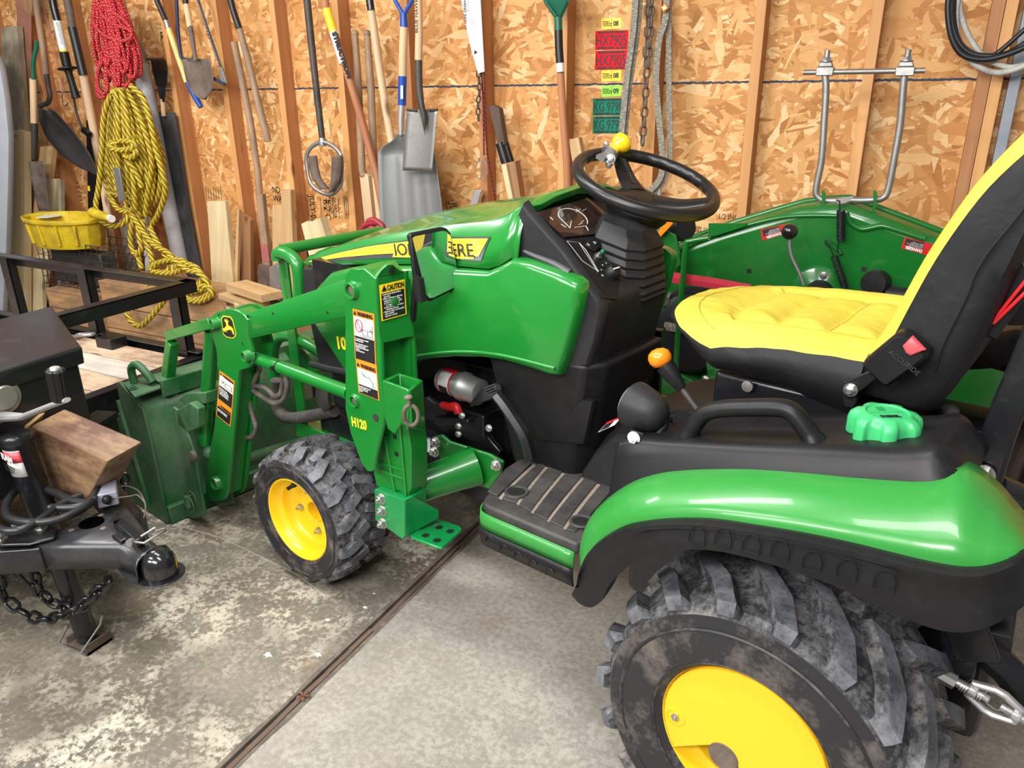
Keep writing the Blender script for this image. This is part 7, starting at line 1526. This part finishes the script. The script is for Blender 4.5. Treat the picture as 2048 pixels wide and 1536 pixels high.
# two round-topped digger handles
for i, (x0, x1, x2, lab) in enumerate(((710, 719, 733, 'left one of two round-topped wooden digger handles'), (734, 744, 757, 'right one of two round-topped wooden digger handles'))):
    t = tool('digger_handle', lab, 'tool handle', x1, 250, 'round-topped digger handles')
    rod('wood_shaft', [(x0, 66), (x1 - 2, 180), (x2 - 9, 340), (x2 - 5, 352)], [.015, .0185, .019, .02], HG, t, y=3.20, sub=1); m = MB(); m.ball(W(x0, 67, y=3.20), .018, 12); m.build('round_top', HG, t, smooth=80)
    flat('square_end', [(x2 - 14, 352), (x2 - 6, 345), (x2 + 3, 352), (x2 + 48, 752), (x2 + 30, 756)], .03, HP, t, y=3.19)
t = tool('straight_handle', 'long straight tan handle with dark grip left of the blue shovel', 'tool handle', 760, 150)
rod('grip', [(736, -25), (742, 20)], .018, M['blackpaint'], t, y=3.16, sub=0); rod('wood_shaft', [(742, 19), (755, 110), (770, 210), (784, 290), (795, 360)], .0185, HP, t, y=3.17, sub=1)
# snow scoop
t = tool('grain_scoop', 'wide grey aluminium scoop shovel with blue D-handle', 'shovel', 815, 350)
rod('d_handle', [(786, -25), (790, 0), (800, 18), (807, 30), (814, 18), (824, 0), (828, -25)], .009, M['blue'], t, y=3.10); rod('blue_socket', [(807, 26), (808, 55)], [.016, .018], M['blue'], t, y=3.10, sub=0); rod('wood_shaft', [(808, 54), (806, 100), (805, 152)], .0185, HP, t, y=3.10, sub=1)
rod('blue_sleeve', [(805, 152), (804, 210)], .0195, M['blue'], t, y=3.10, sub=0); flat('sleeve_label', [(801, 171), (806, 171), (806, 198), (801, 198)], .001, M['white'], t, y=3.079, bevel=0)
rod('alu_neck', [(804, 208), (802, 240), (802, 270)], [.018, .016, .012], M['alu'], t, y=3.10, sub=1)
A = [(798, 262), (785, 282), (765, 292), (756, 305), (756, 340), (758, 400), (762, 480)]; B_ = [(806, 262), (818, 280), (842, 292), (868, 305), (874, 340), (882, 400), (890, 480)]
aa = curve_at([W(p[0], p[1], y=3.10) for p in A], 26); bb = curve_at([W(p[0], p[1], y=3.10) for p in B_], 26); rows = []
for i, (p, q) in enumerate(zip(aa, bb)):
    row = []
    for j in range(25):
        u = j / 24; rib = sum(math.exp(-((u - c_) / .03) ** 2) for c_ in (.3, .5, .7)) * (.006 if 8 < i < 22 else 0)
        row.append(p.lerp(q, u) + V((0, .05 * (1 - (2 * u - 1) ** 4) * min(1, i / 7) - rib - (.012 * math.exp(-((u - .5) / .06) ** 2) if i < 12 else 0), 0)))
    rows.append(row)
m = MB(); m.grid(rows); m.build('scoop', dusty('scoop metal', (.36, .37, .37), (.2, .2, .19), .5, .38, .6, sc=4, streak=(1, 1, .3)), t, solid=.003, off=0, smooth=60)
# square shovel
t = tool('square_shovel', 'square steel shovel with printed pale wooden handle in front of the scoop', 'shovel', 840, 280)
rod('wood_shaft', [(836, -20), (838, 60), (837, 120)], .0165, HP, t, y=3.04, sub=1); rod('socket', [(837, 119), (838, 170), (842, 205), (848, 235), (849, 260)], [.0165, .016, .015, .012, .004], M['darksteel'], t, y=3.04)
sheet('blade', [(814, 219), (809, 280), (805, 341)], [(875, 219), (870, 280), (864, 343)], M['steel'], t, .012, y=3.05)
m = MB(); m.tube(smooth_path([W(a, b, y=3.045) for a, b in ((843, 222), (848, 250), (850, 272))], 4), [.020 - .0025 * i for i in range(9)][:9], 8, sy=.5); m.build('blade_rib', M['steel'], t, smooth=70)
m = MB(); m.tube([W(a, b, y=3.048) for a, b in ((814, 219), (833, 221))], .006, 6); m.build('tread', M['darksteel'], t); m = MB(); m.tube([W(a, b, y=3.048) for a, b in ((855, 220), (875, 219))], .006, 6); m.build('tread', M['darksteel'], t)
text('BLUE HAWK', W(835, 66, y=3.020), W(835, 14, y=3.02) - W(835, 66, y=3.02), (-1, 0, 0), .024, M['grey_ink'], t, sx=1.0)
# panel saw
t = tool('hand_saw', 'white-painted hand saw blade hanging point down in the middle of the wall', 'saw', 945, 70)
flat('saw_blade', [(918, -20), (960, -20), (969, 143), (956, 147), (940, 90)], .0015, plain('pale saw', (.66, .62, .64), .35), t, y=3.19, bevel=0)
text('- - - - -\nHAND SAW\n- - - - -', W(934, -2, y=3.188), (0, 0, -1), (1, 0, 0), .018, M['grey_ink'], t); text('►', W(948, 108, y=3.188), (1, 0, 0), (0, 0, 1), .02, M['ink'], t)
m = MB(); chain(m, [W(957, 148, y=3.20), W(959, 180, y=3.20), W(956, 210, y=3.20), W(957, 240, y=3.20)], .034, .0035); m.build('short_chain', M['darksteel'], cat='chain', label='short dark chain hanging below the white saw', smooth=60)
t = tool('fish_stringer', 'thin red cords with two wire loops hanging beside the saw', 'cord', 970, 250)
for pts in (((962, 120), (966, 200), (968, 310)), ((960, 10), (968, 150), (974, 310)), ((966, 180), (972, 280), (985, 370), (990, 400))): rod('red_cord', [(*p, 3.22) for p in pts], .0035, M['cord_red'], t, n=6)
for cx in (958, 969):
    m = MB(); m.tube([W(cx + 6.5 * math.cos(q * PI / 10), 340 + 18 * math.sin(q * PI / 10), y=3.21) for q in range(20)], .002, 5, closed=True); m.build('wire_loop', M['steel'], t, smooth=80); rod('crimp', [(cx, 316), (cx, 324)], .005, M['steel'], t, y=3.21, sub=0, n=8)
# dark handles and board, right of the saw
t = tool('black_tool_handle', 'dark brown wooden handle with black sleeve standing on a board', 'tool handle', 1000, 270)
flat('dark_handle', [(976, 214), (985, 210), (998, 216), (1010, 290), (996, 292)], .04, wood('dark wood', (.07, .04, .03), (.15, .09, .06)), t, y=3.18, bevel=.004); rod('sleeve', [(1000, 286), (1012, 326)], .022, M['blackpaint'], t, y=3.19, sub=0); rod('sleeve', [(1010, 286), (1022, 326)], .018, M['blackpaint'], t, y=3.21, sub=0)
def board(pts, y, th, mt, label, group=None, name='board', dep=None, floor_=True):
    m = MB(); P = [W(a, b, y=y) for a, b in pts]; n = len(P)
    top_ = max(P, key=lambda p: p.z); lo_ = sorted(P, key=lambda p: p.z)[:2]; ax = (top_ - (lo_[0] + lo_[1]) / 2).normalized(); cy_ = .001 if floor_ else None
    if floor_:
        e = V((ax.x, 0, ax.z)); P = [p - e * ((p.z - .001) / e.z) if p in lo_ else p for p in P]
    rt = V((0, 1, 0)).cross(ax); o = random.random() * 9
    vs_ = P + [p + V(dep or (0, th, 0)) for p in P]; g = [(v.dot(rt) + o, v.y + o * .7, v.dot(ax)) for v in vs_]
    m.add(vs_, [tuple(range(n))[::-1], tuple(range(n, 2 * n))] + [(i, (i + 1) % n, n + (i + 1) % n, n + i) for i in range(n)], 0, g)
    return m.build(name, mt, bevel=.002, smooth=0, label=label, cat='board', group=group)
board([(1003, 328), (1030, 322), (1052, 400), (1030, 410)], 3.16, .05, M['brown'], 'brown offcut board under the dark tool handle')
board([(1002, 330), (1012, 328), (1032, 405), (1022, 410)], 3.14, .03, M['pine'], 'narrow pale strip leaning against the brown offcut')
# green leaf rake
t = tool('leaf_rake', 'green leaf rake with long wooden handle, head at the top', 'rake', 1120, 120)
m = MB(); m.loft([[W(a, b, y=3.12) for a, b in ((1078, -30), (1146, -30), (1146, -28), (1078, -28))], [W(a, b, y=3.14) for a, b in ((1090, 5), (1136, 5), (1136, 7), (1090, 7))], [W(a, b, y=3.16) for a, b in ((1110, 34), (1123, 34), (1123, 37), (1110, 37))]]); m.build('rake_head', M['toolgreen'], t, solid=.004, smooth=30)
for a, b in (((1090, 2), (1112, 32)), ((1134, 2), (1120, 32))): rod('head_rib', [(*a, 3.12), (*b, 3.14)], .005, M['toolgreen'], t, sub=0, n=6)
rod('green_socket', [(1116, 34), (1117, 62)], .0165, M['toolgreen'], t, y=3.15, sub=0); rod('foam_grip', [(1117, 60), (1118, 95), (1120, 126)], .017, M['cable'], t, y=3.15, sub=1); rod('white_label', [(1120, 126), (1121, 144)], .0165, M['white'], t, y=3.15, sub=0); rod('wood_shaft', [(1121, 143), (1126, 230), (1133, 320), (1136, 400)], [.0155, .0165, .0165, .0165], HR, t, y=3.16, sub=1)
board([(1136, 279), (1157, 275), (1195, 400), (1165, 410)], 3.17, .04, M['pine2'], 'pale offcut leaning on the stud behind the steering wheel')
board([(937, 415), (948, 381), (963, 380), (962, 430), (930, 430)], 3.20, .03, M['alu'], 'pale ribbed metal extrusion standing behind the hood', name='metal_extrusion')['category'] = 'extrusion'
# ------------------------------------------------ registration stickers on the strand board
YS_ = YO - .0015
def plate_(nm, c, q, lab, cat, group=None):
    m = MB(); A, B_, C_, D_ = [W(a, b, y=YS_) for a, b in c]; m.prism([A, B_, C_, D_], (0, .0012, 0)); o = m.build(nm, M[q], smooth=0, cat=cat, label=lab, group=group)
    f = lambda u, v: A.lerp(B_, u).lerp(D_.lerp(C_, u), v) + V((0, -.0016, 0)); return o, f, (B_ - A).normalized(), (A - D_).normalized(), (B_ - A).length, (A - D_).length
for y0, lab in ((61, 'upper of two red registration stickers reading HX7905'), (101, 'lower of two red registration stickers reading HX7905')):
    o, f, u, v, w, h = plate_('registration_sticker', ((1191 + (101 - y0) * .0, y0 + 1), (1257 - (y0 - 61) * .05, y0 - 1), (1255 - (y0 - 61) * .05, y0 + 38), (1190, y0 + 39)), 'redsticker', lab, 'sticker', 'red and teal registration stickers')
    text('HX7905', f(.03, .78), u, v, h * .82, M['ink'], o, fit=w * .92); text('MICHIGAN SNOWMOBILE', f(.10, .13), u, v, h * .16, M['ink'], o, fit=w * .8, bold=.0006); text('EXPIRES SEPT. 30, 2009', f(.08, .95), u, v, h * .15, M['ink'], o, fit=w * .85, bold=.0006)
for y0, lab in ((196, 'upper of two teal registration stickers reading KG9798'), (232, 'lower of two teal registration stickers reading KG9798')):
    o, f, u, v, w, h = plate_('registration_sticker', ((1186, y0 + 1), (1247, y0), (1247, y0 + 35), (1185, y0 + 35)), 'tealsticker', lab, 'sticker', 'red and teal registration stickers')
    text('KG 9798', f(.05, .76), u, v, h * .80, M['ink'], o, fit=w * .92); text('MICHIGAN SNOWMOBILE', f(.10, .13), u, v, h * .15, M['ink'], o, fit=w * .82, bold=.0006); text('EXPIRES SEPT. 30, 2011', f(.08, .95), u, v, h * .15, M['ink'], o, fit=w * .82, bold=.0006)
for y0, mt, n_, lab in ((36, 'sticker_yellow', '08', 'small yellow 08 sticker above the red registrations'), (140, 'sticker_yellow', '08', 'small yellow 08 sticker below the red registrations'), (171, 'limesticker', '09', 'small lime green 09 sticker above the teal registrations')):
    o, f, u, v, w, h = plate_('year_sticker', ((1203, y0 + 1), (1243, y0 - 1), (1242, y0 + 21), (1203, y0 + 23)), mt, lab, 'sticker', 'small year stickers')
    text(n_, f(.60, .72), u, v, h * .62, M['ink'], o, sx=.9, bold=.0008); text('Michigan\nSnowmobile\nTrail Permit', f(.06, .38), u, v, h * .22, M['ink'], o, space=.8, sx=.9); m = MB(); m.tube([f(.52, .05), f(.52, .95)], .0005, 4); m.build('divider', M['ink'], o)
# webbing slings, chain and clip
t = tool('webbing_sling', 'long grey webbing sling looped behind the steering wheel', 'sling', 1300, 300)
def web(pts, y, w_=.0125, par=t, nm='webbing', mt='strap'):
    P = smooth_path([P3(p, y) for p in pts], 5); m = MB(); m.tube(P, w_, 4, up=(.7, -.7, 0) if False else None, sy=.18) if False else None
    rows = []; g = []; acc = 0
    for i, p in enumerate(P):
        t_ = (P[min(i + 1, len(P) - 1)] - P[max(i - 1, 0)]).normalized(); s_ = V((0, 1, 0)).cross(t_).normalized(); acc += (p - P[i - 1]).length if i else 0
        rows.append([p - s_ * w_, p + s_ * w_, p + s_ * w_ + V((0, .004, 0)), p - s_ * w_ + V((0, .004, 0))]); g += [(-w_, 0, acc), (w_, 0, acc), (w_, .004, acc), (-w_, .004, acc)]
    m.loft(rows, True, True, 0, g); return m.build(nm, M[mt], par, smooth=60)
web([(1272, -20), (1266, 60), (1254, 150), (1247, 220), (1240, 300), (1240, 340), (1262, 370), (1290, 385), (1318, 360), (1325, 320), (1318, 240), (1312, 160), (1318, 80), (1330, 40), (1334, -20)], 3.19)
web([(1281, -20), (1275, 60), (1262, 150), (1253, 230), (1248, 300)], 3.215, .011); web([(1338, -20), (1337, 100), (1338, 200), (1340, 300), (1332, 350), (1310, 385), (1288, 392), (1262, 375), (1246, 350)], 3.215, .011)
m = MB(); chain(m, [W(1303, -20, y=3.21), W(1300, 60, y=3.21), W(1294, 140, y=3.21), W(1289, 220, y=3.21), W(1285, 284, y=3.21)], .048, .0050); chain(m, [W(1296, -20, y=3.225), W(1296, 60, y=3.225), W(1291, 140, y=3.225)], .048, .0050); m.build('hanging_chain', M['rust'], cat='chain', label='rusty brown chain hanging between the grey slings', smooth=60)
m = MB(); m.beam(W(1325, 20, y=3.17), W(1335, 12, y=3.17), .022, .02, (1, 0, 1)); m.build('orange_clip', M['orange'], cat='clip', label='small orange plastic clip on the sling', bevel=.004)
t = tool('hanging_strip', 'thin silvery rod standing behind the steering wheel hub', 'rod', 1318, 385); m = MB(); p_ = W(1319, 378, y=3.22); m.tube([p_, V((p_.x, 3.22, 0))], .009, 10); m.build('steel_rod', M['alu'], t)
# cables top right
t = tool('cable_coil', 'coil of black and grey-white cables hanging at the top right', 'cable', 1930, 80)
for k, (pts, r, mt) in enumerate((([(1900, -20), (1896, 20), (1902, 70), (1920, 105), (1950, 118), (1990, 116), (2048, 95), (2100, 60)], .010, 'cable'), ([(1905, -20), (1903, 30), (1912, 75), (1938, 105), (1980, 112), (2020, 104), (2080, 66)], .009, 'cable'), ([(1910, -20), (1908, 40), (1920, 85), (1950, 108), (1985, 112), (2048, 60), (2080, 30)], .008, 'cable'), ([(1917, -20), (1912, 40), (1920, 90), (1945, 125), (1980, 143), (2010, 144), (2048, 132), (2090, 110)], .010, 'wcable'), ([(1916, -20), (1925, 40), (1945, 85), (1970, 115), (2000, 130), (2030, 134), (2080, 120)], .009, 'wcable'), ([(1906, -20), (1904, 60), (1915, 100), (1935, 115)], .009, 'wcable'))):
    rod('cable', [(*p, 3.16 + .008 * k) for p in pts], r, M[mt], t, n=8, sub=5)
# ------------------------------------------------ boards standing along the foot of the wall
G1 = 'offcut boards leaning at the foot of the wall'
for args in (
    (((2, 55), (33, 52), (50, 270), (48, 640), (12, 640)), 3.17, .04, 'greywood', 'tall weathered grey-green board at the far left'),
    (((14, 262), (33, 260), (48, 265), (50, 620), (17, 620)), 3.08, .05, 'pine', 'pale square post with printed stamp in front of the tall grey board'),
    (((80, 293), (104, 293), (92, 470), (66, 470)), 3.14, .04, 'pine2', 'short tan board behind the trenching spade'),
    (((92, 358), (112, 358), (110, 430), (96, 430)), 3.12, .03, 'pine', 'narrow pale offcut above the yellow tub'),
    (((112, 360), (121, 362), (118, 430), (110, 430)), 3.13, .03, 'greywood', 'greyish offcut beside the narrow pale one'),
    (((52, 380), (66, 360), (76, 560), (66, 640), (54, 640)), 3.16, .03, 'brown', 'brown board in shade beside the pale post'),
    (((68, 520), (84, 500), (86, 620), (66, 622)), 3.10, .03, 'pine', 'yellowish board behind the wire basket, left side'),
    (((0, 540), (12, 520), (16, 625), (0, 625)), 3.14, .03, 'pine2', 'tan board at the left edge behind the trailer rail'),
    (((238, 440), (256, 432), (280, 560), (262, 570)), 3.18, .03, 'greywood', 'grey wood strip behind the trailing yellow rope'),
    (((284, 430), (292, 430), (308, 548), (290, 548)), 3.19, .02, 'white', 'white painted strip behind the trailing yellow rope'),
    (((414, 403), (450, 402), (466, 560), (464, 592), (432, 592)), 3.10, .03, 'pine', 'pale cream board with knots right of the rubber flap'),
    (((474, 420), (478, 420), (476, 590), (466, 590)), 3.12, .02, 'pine2', 'thin light strip next to the cream board'),
    (((479, 425), (500, 440), (498, 575), (474, 575)), 3.17, .03, 'brown', 'rough brown board with bark behind the thin strip'),
    (((544, 412), (563, 408), (572, 520), (566, 560), (552, 520)), 3.18, .04, 'pine2', 'tan board left of the stud above the grille guard'),
    (((561, 381), (581, 380), (592, 500), (574, 500)), 3.16, .04, 'pine2', 'taller tan board beside the stud above the grille guard'),
    (((602, 448), (614, 442), (648, 490), (632, 502), (622, 500)), 3.02, .03, 'pine', 'slim pale offcut leaning left of the hood nose'),
    (((614, 446), (640, 436), (668, 478), (640, 500)), 2.99, .05, 'pine', 'wide pale two-by-four offcut leaning left of the hood nose'),
):
    board([p for p in args[0]], args[1], args[2], M[args[3]], args[4], G1)
text('SPF\nKD-HT', W(15, 266, y=3.078), (1, 0, 0), (0, 0, 1), .03, M['grey_ink'], bpy.data.objects['board.001'] if 'board.001' in bpy.data.objects else None)
m = MB(); p_, q_ = W(604, 446, y=3.06), W(640, 437, y=3.06); m.prism([p_, q_, V((q_.x + .05, 3.06, 0)), V((p_.x + .05, 3.06, 0))], (0, .02, 0)); m.build('black_board', M['black'], cat='board', label='black board behind the pale offcuts by the hood nose')
# red chain pile on something beyond the hood
m = MB()
for pts in (((722, 462), (728, 452), (742, 446), (758, 446), (766, 455), (760, 462), (744, 456), (736, 462), (726, 470)), ((735, 444), (748, 440), (762, 450), (764, 462), (750, 468), (736, 466))): m.tube(smooth_path([W(a, b, y=2.8) for a, b in pts], 5), .014, 8)
m.build('red_strap_bundle', plain('dark red', (.30, .02, .035), .45), cat='strap', label='bundle of dark red rubber straps behind the hood', smooth=70)
# grey curved panel at the very left edge
m = MB(); rows = []
for a, b, y_ in ((-30, 60, 2.9), (0, 138, 2.9), (10, 200, 2.9), (17, 270, 2.9), (16, 360, 2.9), (12, 500, 2.9), (4, 640, 2.9)): p = W(a, b, y=y_); rows.append([p + V((-.5, 0, 0)), p + V((-.05, -.02, 0)), p, p + V((0, .03, 0)), p + V((-.04, .06, 0))])
m.grid(rows); m.build('grey_body_panel', M['greyplastic'], cat='panel', label='smooth pale grey curved panel at the left edge', smooth=60)
# ------------------------------------------------ yellow tub, wire basket, crates
t = thing('yellow_tub', 'shallow yellow plastic tub with molded ribs and pour spout', 'tub', W(125, 475, y=2.92))
def ell(cx, cy, rx, ry, y, n=40, zs=1): 
    c = W(cx, cy, y=y); k = (W(cx + 10, cy, y=y) - c).length / 10
    return [c + V((rx * k * math.cos(2 * PI * q / n), rx * k * .62 * math.sin(2 * PI * q / n), 0)) for q in range(n)], k
c, k = ell(128, 436, 82, 0, 2.92); cz_ = c[0].z; R0 = 82 * k * .74; cen3 = W(128, 436, y=2.92)
def ringr(s, dz): return [cen3 + V(((R0 * s) * math.cos(2 * PI * q / 14 + .2), (R0 * s) * .62 * math.sin(2 * PI * q / 14 + .2), dz)) for q in range(14)]
m = MB(); m.loft([ringr(.0, -.155), ringr(.80, -.16), ringr(.83, -.165), ringr(.88, -.14), ringr(.97, -.02), ringr(1.03, -.01), ringr(1.04, .010), ringr(1.0, .014), ringr(.95, .0), ringr(.86, -.12), ringr(.0, -.13)], True, False); m.build('tub_body', M['yellowtub'], t, bevel=.004, smooth=30)
for q in (9.2, 10.2, 11.2, 12.2):
    a = 2 * PI * q / 14 + .2; p = cen3 + V((R0 * .985 * math.cos(a), R0 * .985 * .62 * math.sin(a), -.02)); p2 = cen3 + V((R0 * .905 * math.cos(a), R0 * .905 * .62 * math.sin(a), -.135)); m = MB(); m.tube([p, p2], .010, 8); m.build('tub_rib', M['yellowtub'], t, smooth=70)
m = MB(); m.tube([W(185, 425, y=2.9), W(205, 432, y=2.88), W(221, 437, y=2.86)], [.03, .026, .02], 12); m.build('spout', M['yellowtub'], t, smooth=60); m = MB(); m.lathe([(.021, -.012), (.021, .012), (0, .012)], W(222, 437, y=2.86), (.9, -.2, -.1), 14); m.build('spout_cap', M['white'], t)
m = MB(); zt2 = cen3.z - .01; m.prism([W(72, 436, z=zt2), W(92, 426, z=zt2), W(117, 423, z=zt2), (W(122, 432, z=zt2)), W(95, 436, z=zt2)], (0, 0, .003)); m.build('loose_paper', M['paper'], cat='paper', label='scrap of pale paper lying in the yellow tub', smooth=0)
t = thing('wire_basket', 'dark rusty wire basket under the yellow tub', 'basket', W(140, 570, y=2.95))
bT = [W(70, 478, y=2.86), W(226, 470, y=2.86), W(226, 470, y=2.86) + V((0, .25, 0)), W(70, 478, y=2.86) + V((0, .25, 0))]; bT = [V((p.x, p.y, bT[0].z)) for p in bT]
bB = [W(90, 566, y=2.88), W(205, 566, y=2.88)]; zB = bB[0].z; bB = [V((bB[0].x, 2.88, zB)), V((bB[1].x, 2.88, zB)), V((bB[1].x, 3.08, zB)), V((bB[0].x, 3.08, zB))]
for k in range(4):
    a0, a1, b0, b1 = bT[k], bT[(k + 1) % 4], bB[k], bB[(k + 1) % 4]; m = MB(); nv = 14 if k % 2 == 0 else 7
    for i in range(nv + 1): m.tube([a0.lerp(a1, i / nv), b0.lerp(b1, i / nv)], .0022, 4)
    for j in range(7): f = j / 6; m.tube([a0.lerp(b0, f), a1.lerp(b1, f)], .0028 if j in (0, 6) else .0018, 4)
    m.build('wire_side', M['darksteel'], t, smooth=0)
m = MB()
for i in range(9): m.tube([bB[0].lerp(bB[1], i / 8), bB[3].lerp(bB[2], i / 8)], .002, 4)
m.build('wire_bottom', M['darksteel'], t, smooth=0)
m = MB(); m.box((bB[0].x + .05, 2.93, zB + .01), (bB[1].x - .05, 3.03, zB + .22)); m.build('basket_content', M['darksteel'], cat='can', label='dark tins inside the wire basket', bevel=.01)
# wooden crates
def crate(name, x0, x1, y0, y1, z0, z1, label, nb=2, lid=True):
    t = thing(name, label, 'crate', ((x0 + x1) / 2, (y0 + y1) / 2, z0)); h = (z1 - z0) / nb
    for i in range(nb):
        for a, b in (((x0, y0), (x1, y0)), ((x1, y0), (x1, y1)), ((x1, y1), (x0, y1)), ((x0, y1), (x0, y0))):
            d = V((b[0] - a[0], b[1] - a[1], 0)).normalized(); n_ = V((d.y, -d.x, 0)); m = MB(); m.beam(V((a[0], a[1], z0 + h * (i + .5))) - n_ * .011, V((b[0], b[1], z0 + h * (i + .5))) - n_ * .011, h - .006, .02, (0, 0, 1)); m.build('side_slat', M['crate'], t, bevel=.002, smooth=0)
    if lid:
        m = MB(); m.beam((x0, (y0 + y1) / 2, z1 + .006), (x1, (y0 + y1) / 2, z1 + .006), y1 - y0, .018, (0, 1, 0)); m.build('crate_top', M['crate'], t, bevel=.002, smooth=0)
    for x, y in ((x0 + .03, y0 + .03), (x1 - .03, y0 + .03)):
        m = MB(); m.beam((x, y, z0 + .0), (x, y, z1), .04, .04, (1, 0, 0)); m.build('corner_post', M['crate'], t, smooth=0)
    return t
ca = W(452, 605, y=2.82); cz1 = ca.z
crate('wooden_crate', W(205, 605, y=2.82).x, ca.x, 2.82, 3.12, 0, cz1, 'long low wooden crate under the trailing yellow rope', 3)
cb2 = W(90, 575, y=2.80); crate('wooden_crate', cb2.x, W(205, 605, y=2.82).x - .03, 2.80, 3.14, 0, cb2.z - .02, 'wooden crate under the wire basket', 3)
# stacked offcuts
G2 = 'lumber offcuts stacked beside the loader arm'
for (a, b, h_, w_, mt, lab) in (((456, 575), (556, 590), .04, .12, 'pine2', 'thick tan offcut, topmost of the stack by the loader arm'), ((440, 590), (530, 610), .03, .12, 'pine2', 'thinner orange offcut second in the stack by the loader arm'), ((474, 606), (505, 614), .05, .10, 'pine', 'short pale block third in the stack by the loader arm'), ((458, 618), (500, 628), .03, .12, 'pine', 'pale plank at the bottom of the stack by the loader arm')):
    p, q = W(a[0], a[1], y=2.78), W(b[0], b[1], y=2.78); zc = (p.z + q.z) / 2; m = MB(); m.beam(V((p.x, p.y + w_ / 2, zc)), V((q.x, q.y + w_ / 2 - .1, zc)), w_, h_, (0, 1, 0)); m.build('lumber_offcut', M[mt], bevel=.002, smooth=0, label=lab, cat='board', group=G2)
zl_ = W(480, 628, y=2.78).z - .02
m = MB(); m.box((W(450, 640, y=2.78).x, 2.76, 0), (W(560, 640, y=2.78).x, 3.05, max(.05, zl_))); m.build('wood_box', M['crate'], cat='box', label='low wooden box under the stacked offcuts', bevel=.003)
# lettering becomes flat mesh outlines
dg = bpy.context.evaluated_depsgraph_get()
for o in [x for x in bpy.data.objects if x.type == 'FONT']:
    me = bpy.data.meshes.new_from_object(o.evaluated_get(dg)); nm = o.name
    c = bpy.data.objects.new(nm, me); o.name = nm + '_old'; c.name = nm; COL.objects.link(c)
    if 'fit' in o:
        xs = [v.co.x for v in me.vertices]; k = o['fit'] / max(1e-4, max(xs) - min(xs))
        for v in me.vertices: v.co.x = (v.co.x - min(xs)) * k
    if not me.materials: me.materials.append(o.data.materials[0])
    if o.parent: c.parent = o.parent; c.matrix_local = o.matrix_local.copy()
    else: c.matrix_world = o.matrix_world.copy()
    for k in ('kind', 'label', 'category'):
        if k in o: c[k] = o[k]
    bpy.data.objects.remove(o)
